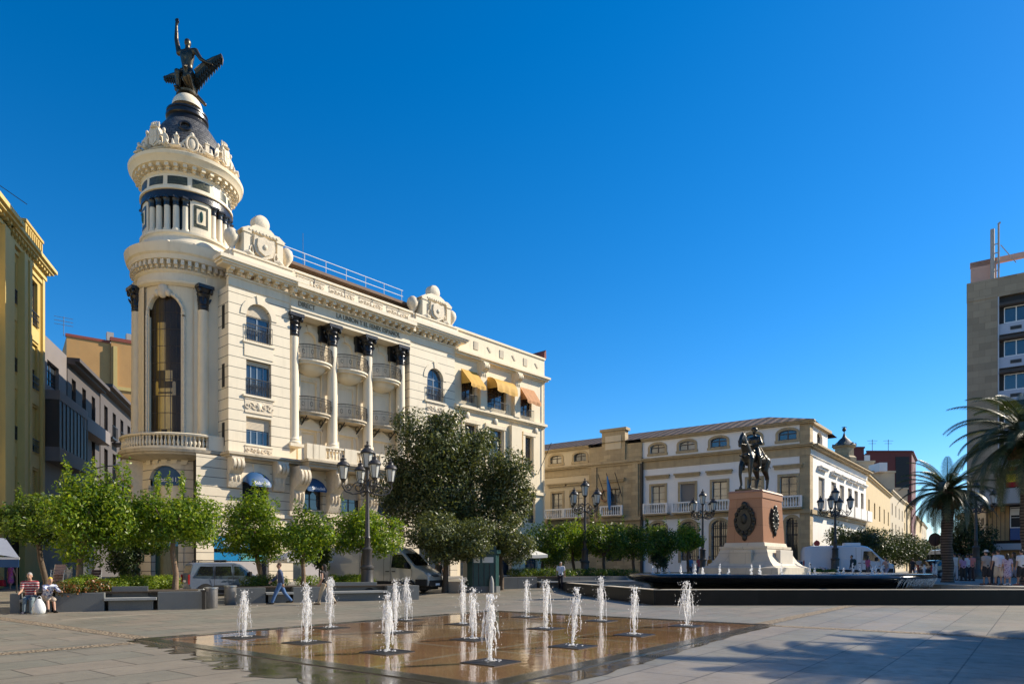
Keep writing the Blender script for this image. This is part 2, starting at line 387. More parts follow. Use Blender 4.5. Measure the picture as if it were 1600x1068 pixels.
m_pad=mk_pad()
def mk_puddle():
    t=NT('wet_paving'); v=t.coord(); n=t.noise(v,.9,5); c=t.ramp(n,[(.3,(.045,.038,.030)),(.7,(.085,.072,.058))]); t.setc(c)
    n2=t.noise(v,2.5,4); rr=t.ramp(n2,[(.38,(.03,.03,.03)),(.62,(.22,.22,.22))]); t.l(rr,t.b.inputs['Roughness']); t.bump(t.noise(v,2,2),.06,.03); return t.m
m_puddle=mk_puddle()
def mk_pool():
    t=NT('pool_water'); v=t.coord(); t.setc((.05,.075,.09,1)); t.p(Roughness=.04); n=t.noise(v,3.5,4); t.bump(n,.35,.05); return t.m
m_pool=mk_pool()
def mk_cobble():
    t=NT('pebble_mosaic'); v=t.coord(); vo=t.n('ShaderNodeTexVoronoi'); vo.inputs['Scale'].default_value=17; t.l(v,vo.inputs['Vector'])
    c=t.mix(t.math('MULTIPLY',vo.outputs[0],1.4),(.50,.39,.25,1),(.10,.075,.05,1)); n=t.noise(v,1.2,4); c=t.mix(t.math('MULTIPLY',n,.5),c,(.14,.10,.06,1)); t.setc(c); t.p(Roughness=.8)
    t.bump(vo.outputs[0],.8,-.05); return t.m
m_cobble=mk_cobble()
def sheet(name,rows,m,kind='structure',zoff=0):
    mb=MB(); mb.add(rows,[tuple(range(len(rows)))]); return tag(mb.build(name,m),kind=kind)
# ground: one sheet to the horizon that rises gently away from the camera
mb=MB(); ys=[-60,-10,0,5,10,15,20,25,30,33]+[34+i*1.3 for i in range(1,21)]+[70,90,130,200,400,900]
for y in ys:
    mb.v+=[(-900,y,g(y)),(-40,y,g(y)),(0,y,g(y)),(40,y,g(y)),(900,y,g(y))]
for i in range(len(ys)-1):
    for k in range(4): mb.f.append((i*5+k,i*5+k+1,i*5+k+6,i*5+k+5))
tag(mb.build('ground',m_pave,smooth=180),kind='structure')
def strip(name,a,b,w,m,dz,n=12):
    a=Vector(a[:2]);b=Vector(b[:2]); d=(b-a).normalized(); p=Vector((-d.y,d.x))*w/2
    mb=MB()
    for i in range(n+1):
        c=a.lerp(b,i/n)
        for s_ in (-1,1):
            q=c+p*s_; mb.v.append((q.x,q.y,g(q.y)+dz))
    for i in range(n): mb.f.append((2*i,2*i+1,2*i+3,2*i+2))
    return tag(mb.build(name,m),kind='structure')
strip('cobble_band',pq(7.0,15.6),pq(7.0,40),.42,m_cobble,.006)
strip('cobble_band',pq(6.7,15.0),pq(-14,15.0),.42,m_cobble,.006)
strip('cobble_band',pq(18.9,5.7),pq(18.9,-22),.42,m_cobble,.006)
strip('cobble_band',pq(19.3,6.1),pq(33,6.1),.42,m_cobble,.006)
m_line=mat('pale_stone_line',(.48,.42,.32),var=.15,bump=.1)
strip('stone_line',gp(95,968),gp(705,926),.11,m_line,.005)
strip('stone_line',gp(300,948),gp(640,916),.16,m_line,.005)
strip('stone_line',gp(1330,944.5),gp(1600,951),.08,m_line,.005)
strip('stone_line',pq(30,-22),pq(30,6),.05,m_cobble,.004)
# street along the corner building, with a kerbed pavement
BF=Frame(-19.14,46.1,.670,.742)
def fq(x,y,z=None):
    w=BF.w(x,y); return (w.x,w.y,g(w.y)+(z or 0))
mb=MB(); N=20
for i in range(N+1):
    x=-6+64*i/N
    mb.v+=[fq(x,-8.6,.004),fq(x,-3.2,.004)]
for i in range(N): mb.f.append((2*i,2*i+2,2*i+3,2*i+1))
tag(mb.build('road',m_asph),kind='structure')
mb=MB()
for i in range(N+1):
    x=-2.6+60*i/N
    mb.v+=[fq(x,-3.2,-.05),fq(x,-3.2,.13),fq(x,.4,.13)]
for i in range(N):
    mb.f.append((3*i,3*i+3,3*i+4,3*i+1)); mb.f.append((3*i+1,3*i+4,3*i+5,3*i+2))
tag(mb.build('pavement',m_pave2),kind='structure')
# splash pad
P0,P1,Q0,Q1=7.1,18.7,6.0,15.3
mb=MB(); mb.add([pq(P0,Q0,.010),pq(P1,Q0,.010),pq(P1,Q1,.010),pq(P0,Q1,.010)],[(0,1,2,3)])
tag(mb.build('splash_pad',m_pad),kind='structure')
m_trim=mat('pad_trim',(.05,.045,.038),rough=.15,var=.4,scale=3,bump=.05)
mb=MB()
def qbox(mb,p0,p1,q0,q1,z0,z1):
    c=[pq(p0,q0)[:2],pq(p1,q0)[:2],pq(p1,q1)[:2],pq(p0,q1)[:2]]; mb.prism(c,z0,z1)
w=.34
qbox(mb,P0-w,P1+w,Q0-w,Q0,-.05,.022); qbox(mb,P0-w,P1+w,Q1,Q1+w,-.05,.022); qbox(mb,P0-w,P0,Q0,Q1,-.05,.022); qbox(mb,P1,P1+w,Q0,Q1,-.05,.022)
tag(mb.build('pad_border',m_trim),kind='structure')
# irregular wet film spilling out of the pad
pts=[]
for i in range(60):
    q=Q1+.25-(Q1-Q0+1.2)*i/59; k=i/59
    wob=.25*sin(i*.9)+.18*sin(i*2.3+1)+.1*sin(i*4.1)
    pts.append((P0-.3-.25-1.25*k*(1-.25*sin(k*9))-wob*.6*min(1,k*4),q))
for i in range(50):
    p=P0-1.6+(P1-P0+1.2)*i/49
    wob=.22*sin(i*1.1)+.12*sin(i*2.9)
    pts.append((p,Q0-.34-max(.06,.75*(1-i/44))-max(-.04,wob*.35)*max(.2,(1-i/60))))
pts+= [(P1,Q0-.3),(P1,Q0-.1),(P0-.1,Q0-.1),(P0-.1,Q1)]
mb=MB(); mb.add([pq(p,q,.007) for p,q in pts],[tuple(range(len(pts)))]); tag(mb.build('wet_paving',m_puddle),kind='structure')
pts=[(-.55,15.5),(.1,15.15),(.4,14.6)]
# terrace, pool and its walls
m_terr=m_pave2
TZ=.64
terr=[(22.75,28.5),(80,28.5),(80,59),(3.0,59),(3.3,44.0),(20.2,44.0),(20.95,37)]
mb=MB(); mb.prism(terr,-.3,TZ); tag(mb.build('terrace',m_terr),kind='structure')
pool=[(5.95,28.5),(22.7,28.5),(20.9,37),(20.15,44),(3.3,44.0),(3.35,39.5)]
mb=MB(); mb.add([(x,y,.50) for x,y in pool],[tuple(range(len(pool)))]); tag(mb.build('pool_water',m_pool),kind='structure')
def wallseg(mb,a,b,w,z0,z1):
    a=Vector(a);b=Vector(b);d=(b-a).normalized();n=Vector((-d.y,d.x))*w
    mb.prism([a[:],b[:],(b+n)[:],(a+n)[:]],z0,z1)
t=thing('pool_wall','long low black granite wall with pale edge in front of the round basin','wall',(14,28.3,0))
t.matrix_world
def wp(mb): mb.M=Matrix.Translation((-14,-28.3,0)); return mb
mb=wp(MB()); wallseg(mb,(5.9,28.15),(60,28.15),.36,-.3,.615); wallseg(mb,(3.2,40),(5.85,28.15),.36,-.3,.615); wallseg(mb,(3.1,44.3),(3.2,40.05),.36,-.3,.615)
mb.build('granite_wall',m_dgranite,t)
mb=wp(MB()); wallseg(mb,(5.88,28.12),(60,28.12),.44,.615,.645); wallseg(mb,(3.15,40),(5.82,28.12),.42,.615,.645)
mb.build('coping',m_limestone,t)
t=thing('terrace_kerb','thin pale stone kerb along the edge of the raised terrace by the pool','kerb',(21,37,TZ))
mb=MB(); mb.M=Matrix.Translation((-21,-37,-TZ)); wallseg(mb,(23.0,28.6),(20.95,37),.3,.45,.70); wallseg(mb,(20.95,37.02),(20.2,44),.3,.45,.70); mb.build('stone_edge',m_limestone,t)
# round basin with heavy rolled rim
BC=(13.9,36.6)
t=thing('fountain_basin','large round polished dark granite basin with rolled rim around the monument','fountain',(BC[0],BC[1],.4))
def ell(prof,seg=96,c=(0,0,0),ry=.93):
    mb=MB(); mb.M=Matrix.Diagonal((1,ry,1,1)); mb.lathe(prof,seg=seg,cap=False); return mb
ell([(6.3,-.2),(6.35,.12),(6.5,.26),(6.9,.34),(7.35,.44),(7.62,.56),(7.72,.68),(7.66,.78),(7.5,.835),(7.2,.84),(7.0,.80)]).build('rim',m_basin,t,smooth=60)
ell([(7.05,.805),(0.01,.805)]).build('water',m_pool,t,smooth=60)
# sheets of water running off the near right of the rim
mb=MB(); rw=random.Random(3)
for i in range(150):
    a=rw.uniform(-1.15,-.05); r0=7.70; x,y=r0*cos(a),.93*r0*sin(a); L=rw.uniform(.12,.5); w_=rw.uniform(.01,.05)
    mb.tube([(x,y,.62),(x*.985,y*.985,.62-L*.4),(x*.97,y*.97,.62-L)],[w_*.5,w_,w_*.3],5)
mb.build('overflow',m_jet,t,smooth=180)
# ================================================================== BUILDING HELPERS
def arch_pts(xa,xb,zb,rise,n=12):
    "points of the arch from left springing to right springing"
    cx=(xa+xb)/2; w=(xb-xa)/2
    return [(cx-w*cos(pi*i/n), zb-rise+rise*sin(pi*i/n)) for i in range(n+1)]
def wall(mb,x0,x1,z0,z1,ops,y=0,depth=.3):
    xs=sorted(set([x0,x1]+[o[0] for o in ops]+[o[1] for o in ops])); zs=sorted(set([z0,z1]+[o[2] for o in ops]+[o[3] for o in ops]))
    xs=[x for x in xs if x0-1e-6<=x<=x1+1e-6]; zs=[z for z in zs if z0-1e-6<=z<=z1+1e-6]
    for i in range(len(xs)-1):
        for k in range(len(zs)-1):
            cx=(xs[i]+xs[i+1])/2; cz=(zs[k]+zs[k+1])/2
            if any(o[0]<cx<o[1] and o[2]<cz<o[3] for o in ops): continue
            mb.add([(xs[i],y,zs[k]),(xs[i+1],y,zs[k]),(xs[i+1],y,zs[k+1]),(xs[i],y,zs[k+1])],[(0,1,2,3)])
    for o in ops:
        xa,xb,za,zb=o[:4]; r=o[4] if len(o)>4 else 0
        d=y+depth
        mb.add([(xa,y,za),(xb,y,za),(xb,d,za),(xa,d,za)],[(0,1,2,3)])
        mb.add([(xa,y,za),(xa,d,za),(xa,d,zb-r),(xa,y,zb-r)],[(0,1,2,3)])
        mb.add([(xb,y,za),(xb,y,zb-r),(xb,d,zb-r),(xb,d,za)],[(0,1,2,3)])
        if r:
            P=arch_pts(xa,xb,zb,r)
            for a,b in zip(P,P[1:]):
                mb.add([(a[0],y,a[1]),(b[0],y,b[1]),(b[0],y,zb),(a[0],y,zb)],[(0,1,2,3)])
                mb.add([(a[0],y,a[1]),(a[0],d,a[1]),(b[0],d,b[1]),(b[0],y,b[1])],[(0,1,2,3)])
        else:
            mb.add([(xa,y,zb),(xa,d,zb),(xb,d,zb),(xb,y,zb)],[(0,1,2,3)])
def window(parent,xa,xb,za,zb,r=0,y=.2,nx=2,nz=3,fm=None,gm=None,shut=0,bar=.05,sm=None):
    fm=fm or m_frame; gm=gm or m_glass
    f=MB(); b=bar
    f.box(xa,xa+b*1.3,y,y+.07,za,zb-r); f.box(xb-b*1.3,xb,y,y+.07,za,zb-r); f.box(xa+b*1.3,xb-b*1.3,y,y+.07,za,za+b*1.5)
    zt=zb-r
    f.box(xa+b*1.3,xb-b*1.3,y,y+.07,zt-b*1.3,zt)
    for i in range(1,nx):
        x=xa+(xb-xa)*i/nx; f.box(x-b*.8,x+b*.8,y+.003,y+.067,za+b*1.5,zt-b*1.3)
    for i in range(1,nz):
        z=za+(zt-za)*i/nz; f.box(xa+b*1.3,xb-b*1.3,y+.012,y+.055,z-b*.35,z+b*.35)
    if r:
        P=arch_pts(xa,xb,zb,r); f.tube([(p[0],y+.035,p[1]) for p in P],b*.8,6)
        f.box((xa+xb)/2-b*.5,(xa+xb)/2+b*.5,y+.01,y+.06,zt,zb-b)
    fo=f.build('window',fm,parent)
    p=MB(); pts=[(xa,za),(xb,za)]+([(q[0],q[1]) for q in reversed(arch_pts(xa,xb,zb,r))] if r else [(xb,zb),(xa,zb)])
    p.add([(q[0],y+.045,q[1]) for q in pts],[tuple(range(len(pts)))]); p.build('pane',gm,fo)
    if shut:
        s_=MB(); zc=zb-(zb-za)*shut; pts=[(xa+.02,zc),(xb-.02,zc)]+([(q[0],q[1]) for q in reversed(arch_pts(xa+.02,xb-.02,zb,r))] if r else [(xb-.02,zb),(xa+.02,zb)])
        s_.prism_xz(pts,y-.05,y-.015); s_.build('roller_blind',sm or m_shutter,fo)
    return fo
def railing(mb,x0,x1,z0,z1,y,n,scroll=True,th=.022):
    mb.box(x0,x1,y-.03,y+.03,z1-.05,z1); mb.box(x0,x1,y-.02,y+.02,z0,z0+.04)
    for i in range(n+1):
        x=x0+(x1-x0)*i/n; mb.box(x-th/2,x+th/2,y-th/2,y+th/2,z0+.04,z1-.05)
    if scroll:
        h=z1-z0
        for i in range(n//2):
            cx=x0+(x1-x0)*(i+.5)/(n//2)
            mb.tube([(cx+.11*cos(a*.5)*(1-a/30),y,z0+h*.5+.22*h*sin(a*.5)*(1-a/30)) for a in range(0,22)],.014,4)
def cornice(mb,x0,x1,steps,dent=None,ends=True):
    for k,(o,za,zb) in enumerate(steps):
        e=o if ends else 0
        mb.box(x0-e,x1+e,-o,.15,za,zb)
    if dent:
        za,zb,o,sp,wd=dent; n=max(1,int((x1-x0)/sp))
        for i in range(n+1):
            x=x0+(x1-x0)*i/n; mb.prism_xz([(x-wd/2,za+.12),(x+wd/2,za+.12),(x+wd/2,zb),(x-wd/2,zb)],-o,0); mb.box(x-wd/2+.004,x+wd/2-.004,-o*.55,0,za,za+.12)
def balustrade(mb,x0,x1,y,z0,h,sp=.26,posts=()):
    mb.box(x0,x1,y-.14,y+.14,z0,z0+.14); mb.box(x0,x1,y-.16,y+.16,z0+h-.14,z0+h)
    n=int((x1-x0)/sp)
    for i in range(n):
        x=x0+(x1-x0)*(i+.5)/n
        if any(abs(x-p)<.3 for p in posts): continue
        k=(h-.28)
        mb.lathe([(.06,0),(.05,.08*k),(.095,.3*k),(.085,.42*k),(.045,.68*k),(.045,.8*k),(.07,.92*k),(.07,k)],(x,y,z0+.14),8,cap=False)
    for p in posts: mb.box(p-.28,p+.28,y-.19,y+.19,z0+.002,z0+h+.02)
def console(mb,x,w,y,z0,z1,out):
    "scrolled bracket: big ribbed roll on top, tapering leaf below"
    h=z1-z0; rr=out*.42
    pts=[(0,z1),(-out,z1),(-out*1.02,z1-h*.25),(-out*.85,z1-h*.42),(-out*.45,z1-h*.55),(-out*.42,z1-h*.8),(-out*.2,z0),(0,z0)]
    n=len(pts); xs=(x-w/2,x+w/2)
    vs=[(xs[0],y+p[0],p[1]) for p in pts]+[(xs[1],y+p[0],p[1]) for p in pts]
    mb.add(vs,[tuple(range(n)),tuple(range(n,2*n))[::-1]]+[(i,n+i,n+(i+1)%n,(i+1)%n) for i in range(n)])
    for k in range(3):
        cx=x-w/2+w*(k+.5)/3
        mb.tube([(cx+dx,y-out*.72,z1-h*.24) for dx in (-w*.15,-w*.1,w*.1,w*.15)],[h*.17,h*.21,h*.21,h*.17],12)
        mb.sph((cx,y-out*.38,z1-h*.68),(w*.14,out*.16,h*.13),8,6)
def relief(mb,x0,x1,z0,z1,y,seed=0):
    "carved scroll panel"
    rr=random.Random(seed); mb.box(x0,x1,y-.03,y,z0,z1); cz=(z0+z1)/2; h=(z1-z0); cx=(x0+x1)/2
    mb.box(x0,x1,y-.07,y-.03,z1-.06,z1); mb.box(x0,x1,y-.07,y-.03,z0,z0+.06)
    mb.sph((cx,y-.04,cz),(.16*h+.05,.08,.3*h),8,6)
    L=(x1-x0)/2
    for s_ in (-1,1):
        for j in range(3):
            px=cx+s_*L*(.28+.25*j); rad_=h*.26
            mb.tube([(px+s_*rad_*cos(a*.45)*(1-a/18),y-.05,cz+(1 if j%2 else -1)*rad_*sin(a*.45)*(1-a/18)) for a in range(14)],.04,5)
            mb.sph((px,y-.05,cz),.05,6,5)
def column(parent,x,y,z0,z1,r,mat_=None,capm=None,caph=1.15):
    c=MB(); H=z1-caph-z0
    c.box(x-r*1.45,x+r*1.45,y-r*1.45,y+r*1.45,z0,z0+.22)
    c.lathe([(r*1.4,.22),(r*1.45,.32),(r*1.3,.42),(r*1.15,.46),(r*1.22,.54),(r*1.05,.62),(r*1.0,.75),(r,H*.35),(r*.9,H)],(x,y,z0),22,cap=False)
    o=c.build('column',mat_ or m_towerstone,parent,smooth=40)
    k=MB(); zc=z0+H
    k.lathe([(r*.93,-.42),(r*1.0,-.36),(r*.93,-.30),(r*1.0,-.22),(r*.93,-.14),(r*1.05,-.06),(r*1.0,0),(r*1.12,.25),(r*1.0,.4),(r*1.25,.6),(r*1.15,.7),(r*1.45,.95)],(x,y,zc),18,cap=False)
    k.box(x-r*1.5,x+r*1.5,y-r*1.5,y+r*1.5,zc+.95,zc+caph)
    for i in range(8):
        a=i*pi/4+pi/8; kx,ky=cos(a),sin(a)
        k.tube([(x+kx*r*q,y+ky*r*q,zc+z_) for q,z_ in ((1.0,.1),(1.25,.32),(1.42,.42),(1.3,.36))],[.10*r,.2*r,.12*r,.05*r],5)
    for i in range(4):
        a=i*pi/2+pi/4; kx,ky=cos(a),sin(a); k.sph((x+kx*r*1.55,y+ky*r*1.55,zc+.82),(.36*r,.36*r,.22),8,6)
    k.build('capital',capm or m_black,o,smooth=40)
    return o
# ================================================================== CORNER BUILDING WITH ROUND TOWER
B=thing('corner_building','cream stone corner building with round domed tower, giant columns and iron balconies','building',(BF.ox,BF.oy,0),BF.rz)
TOP=20.6
# --- left pavilion
opsA=[(1.25,3.1,17.25,19.85,.92),(1.25,3.1,13.45,15.85),(1.25,3.1,10.05,11.95)]
mb=MB(); wall(mb,0,4.55,9.2,20.6,opsA,0,.4)
mb.add([(0,0,9.2),(0,0,20.6),(0,3.2,20.6),(0,3.2,9.2)],[(0,1,2,3)]); mb.add([(4.55,0,9.2),(4.55,2.2,9.2),(4.55,2.2,20.6),(4.55,0,20.6)],[(0,1,2,3)])
mb.build('pavilion_wall',m_rust,B)
window(B,1.25,3.1,17.25,19.85,.92,.28,2,2,m_frameb,m_glass,.32)
window(B,1.25,3.1,13.45,15.85,0,.28,4,2,m_frameb,m_glass,.12)
window(B,1.25,3.1,10.05,11.95,0,.28,4,2,m_frameb,m_glass,.45)
def arch_band(mb,xa,xb,zb,r,w,y0,y1,key=True,n=12):
    P=arch_pts(xa,xb,zb,r,n); cx=(xa+xb)/2; c=(cx,zb-r)
    Q=[(c[0]+(p[0]-c[0])*(1+w/((xb-xa)/2)),c[1]+(p[1]-c[1])*(1+w/max(r,.01))) for p in P]
    for i in range(n):
        mb.prism_xz([P[i],P[i+1],Q[i+1],Q[i]],y0,y1)
    if key: mb.prism_xz([(cx-.14,zb-.03),(cx+.14,zb-.03),(cx+.22,zb+w+.12),(cx-.22,zb+w+.12)],y0-.06,y1)
mb=MB()
for (x0,z0,z1) in ((1.05,16.1,17.0),):
    mb.box(1.1,3.25,-.05,0,z0,z1); mb.box(1.0,3.35,-.12,0,z1,z1+.12); 
mb.build('window_apron',m_cream,B)
def panel(x0,x1,z0,z1,y,seed,m=None): 
    mb=MB(); relief(mb,x0,x1,z0,z1,y,seed); mb.build('carved_panel',m or m_carved,B,smooth=35)
def archst(xa,xb,zb,r,y,m):
    mb=MB(); arch_band(mb,xa,xb,zb,r,.42,y-.05,y,True); mb.build('window_arch',m,B)
panel(1.15,3.2,12.2,13.2,0,3); panel(1.15,3.2,9.35,9.95,0,4)
mb=MB(); mb.box(1.0,3.35,-.14,0,13.28,13.42); mb.build('window_sill',m_cream,B)
archst(1.25,3.1,19.85,.92,0,m_cream)
def bal_rail(parent,x0,x1,z0,z1,y,n): 
    mb=MB(); railing(mb,x0,x1,z0,z1,y,n); mb.build('window_railing',m_iron,parent)
bal_rail(B,1.22,3.13,17.2,18.35,-.1,12); bal_rail(B,1.27,3.08,13.46,14.6,-.02,14)
for k,z in enumerate((18.6,14.6,10.6)):
    mb=MB(); mb.box(-.012,.02,.55,.95,z-.8,z+.8); mb.build('slit_window',m_dark,B)
# --- right pavilion
opsC=[(17.6,19.45,16.1,18.9,.92),(17.6,19.45,12.4,14.6),(17.6,19.45,9.6,11.4)]
mb=MB(); wall(mb,15.65,20.85,9.2,20.6,opsC,0,.4)
mb.add([(15.65,0,9.2),(15.65,0,20.6),(15.65,2.2,20.6),(15.65,2.2,9.2)],[(0,1,2,3)]); mb.add([(20.85,0,9.2),(20.85,1,9.2),(20.85,1,20.6),(20.85,0,20.6)],[(0,1,2,3)])
mb.build('pavilion_wall',m_rust,B)
window(B,17.6,19.45,16.1,18.9,.92,.28,2,3,m_frameb); window(B,17.6,19.45,12.4,14.6,0,.28,2,2,m_frameb,m_glass,.6); window(B,17.6,19.45,9.6,11.4,0,.28,2,2,m_frameb)
bal_rail(B,17.5,19.55,16.05,17.2,-.1,12)
panel(17.5,19.55,14.9,15.8,0,5); archst(17.6,19.45,18.9,.92,0,m_cream)
mb=MB(); mb.box(17.3,19.75,-.14,0,15.85,16.0); mb.build('window_sill',m_cream,B)
# --- loggia between the pavilions, wall set back behind giant columns
RY=1.15
cols=[5.0,8.28,11.58,14.9]; bays=[6.75,10.05,13.35]
opsB=[]
for c in bays: opsB+=[(c-.62,c+.62,16.95,19.35,.62),(c-.68,c+.68,13.15,15.6),(c-.62,c+.62,9.5,11.7)]
mb=MB(); wall(mb,4.55,15.65,9.2,20.0,opsB,RY,.45); mb.build('loggia_wall',m_cream,B)
for i,c in enumerate(bays):
    window(B,c-.62,c+.62,16.95,19.35,.62,RY+.32,2,3,m_frameb,m_glass)
    window(B,c-.68,c+.68,13.15,15.6,0,RY+.32,2,3,m_frameb,m_glass,.5)
    window(B,c-.62,c+.62,9.5,11.7,0,RY+.32,2,2,m_frameb,m_glass,.42)
    mb=MB(); arch_band(mb,c-.62,c+.62,19.35,.62,.36,RY-.12,RY,True)
    mb.box(c-.98,c-.64,RY-.1,RY,17.0,18.73); mb.box(c+.64,c+.98,RY-.1,RY,17.0,18.73)
    # surround of the middle and lower openings with a pediment
    mb.box(c-.95,c-.69,RY-.07,RY,13.1,15.75); mb.box(c+.69,c+.95,RY-.07,RY,13.1,15.75); mb.box(c-.95,c+.95,RY-.1,RY,15.75,16.0)
    mb.box(c-.95,c-.64,RY-.14,RY,9.4,11.9); mb.box(c+.64,c+.95,RY-.14,RY,9.4,11.9); mb.box(c-1.1,c+1.1,RY-.3,RY,11.9,12.12)
    mb.prism_xz([(c-1.15,12.12),(c+1.15,12.12),(c,12.75)],RY-.34,RY)
    mb.build('window_surround',m_cream,B,smooth=35)
    # curved balconies on two floors
    for lev,(zf,out,w) in enumerate(((16.85,1.75,1.52),(13.05,1.6,1.5))):
        n=14; arc=[(c-w*cos(pi*k/n),RY-.25-(out-.25)*sin(pi*k/n)**.7) for k in range(n+1)]
        mb=MB(); mb.prism([(c-w,RY)]+arc+[(c+w,RY)],zf-.12,zf)
        arc2=[(c+(x-c)*.93,RY+(y-RY)*.93) for x,y in arc]; mb.prism([(c-w*.93,RY)]+arc2+[(c+w*.93,RY)],zf-.28,zf-.12)
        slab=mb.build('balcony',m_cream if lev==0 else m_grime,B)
        mb=MB()
        if lev==0:
            vs=[];K=6
            for j in range(K+1):
                q=cos(pi/2*j/K); zz=zf-.28-.62*sin(pi/2*j/K)
                vs+=[(c+(x-c)*.72*q,RY+(y-RY)*.74*q,zz) for x,y in arc]
            m_=n+1; mb.add(vs,[(j*m_+k,(j+1)*m_+k,(j+1)*m_+k+1,j*m_+k+1) for j in range(K) for k in range(n)])
            mb.build('corbel_bowl',m_cream,slab,smooth=60)
        else:
            for s_ in (-.8,.8):
                mb=MB(); mb.tube([(c+s_,RY-.05,zf-1.0),(c+s_,RY-.55,zf-.75),(c+s_,RY-1.1,zf-.32)],.05,6)
                mb.tube([(c+s_,RY-.45+.22*cos(a*.5),zf-.5+.18*sin(a*.5)) for a in range(13)],.03,5); mb.build('iron_bracket',m_iron,slab)
        mb=MB(); top=[(x,y,zf+1.05) for x,y in arc]; mb.tube(top,.03,6); mb.tube([(x,y,zf+.06) for x,y in arc],.022,5); mb.tube([(x,y,zf+.85) for x,y in arc],.014,4)
        for k in range(43):
            t_=k/42*n; a=int(min(n-1,t_)); f=t_-a; x=arc[a][0]*(1-f)+arc[a+1][0]*f; y=arc[a][1]*(1-f)+arc[a+1][1]*f
            bow=.10*(1 if lev==0 else .4); dx=(x-c)/w*bow; dy=-bow*.8
            mb.tube([(x,y,zf+.04),(x+dx,y+dy,zf+.4),(x,y,zf+1.03)],.013,4)
            if k%6==3: mb.tube([(x+dx*.5+.10*cos(q*.5),y+dy*.6,zf+.5+.16*sin(q*.5)) for q in range(13)],.016,4)
        mb.build('balcony_railing',m_iron,slab)
for x in cols: column(B,x,.28,10.3,20.0,.38,m_cream,m_black,1.2)
for x in cols:
    mb=MB(); mb.box(x-.75,x+.75,.75,RY,18.75,20.0); mb.build('pilaster_cap',m_black,B)
    mb=MB(); mb.box(x-.55,x+.55,.85,RY,9.2,18.75); mb.build('pilaster',m_cream,B)
# architrave, lettered frieze and cornice over the loggia
mb=MB(); mb.box(4.55,15.65,-.12,RY,20.0,20.28); mb.box(4.55,15.65,-.2,RY,20.28,20.45); mb.box(4.55,15.65,-.08,RY,20.45,21.1); mb.build('frieze',m_cream,B)
text('DIRECT',.52,m_bronzel,B,Matrix.Translation((5.85,-.10,20.77)),.03,sx=.8)
text('LA UNION Y EL FENIX ESPAÑOL',.52,m_bronzel,B,Matrix.Translation((11.45,-.10,20.77)),.03,sx=.82)
mb=MB(); cornice(mb,4.6,15.6,[(.30,21.1,21.2),(.85,21.48,21.62),(1.05,21.62,21.9)],(21.16,21.48,.75,.62,.26),False); mb.build('cornice',m_cream,B)
# pavilion cornices
for (x0,x1,dz) in ((0,4.55,0),(15.65,20.85,0)):
    mb=MB(); mb.box(x0-.03,x1+.03,-.06,.3,20.6,20.72); mb.box(x0,x1,-.03,.3,20.72,21.2)
    cornice(mb,x0,x1,[(.12,21.2,21.34),(.75,21.66,21.8),(.9,21.8,21.95),(1.0,21.95,22.2)],(21.36,21.66,.62,.60,.28)); mb.build('cornice',m_cream,B)
# blocking course with relief panels, setback attic and roof rail
mb=MB(); mb.box(4.6,15.6,-.35,.1,21.9,22.85); mb.box(4.55,15.65,-.45,.15,22.85,23.0)
mb.build('parapet',m_cream,B)
mb=MB()
for i in range(4): panel(4.9+i*2.7,7.2+i*2.7,22.05,22.7,-.35,20+i)
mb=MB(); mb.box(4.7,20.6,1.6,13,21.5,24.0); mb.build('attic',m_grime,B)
mb=MB(); mb.box(4.2,20.4,.9,13.2,24.0,24.22); mb.build('roof',m_roof,B)
mb=MB()
for z in (24.75,25.25): mb.tube([(4.5,1.2,z),(15.9,1.2,z)],.028,5)
for i in range(7): mb.tube([(4.6+i*1.86,1.2,24.2),(4.6+i*1.86,1.2,25.25)],.028,5)
mb.build('roof_rail',m_white,B)
mb=MB()
for x in (6.3,8.9,11.5,14.2): mb=MB(); mb.box(x-.04,x+.04,-.42,-.36,21.9,23.0); mb.build('rain_pipe',m_iron,B)
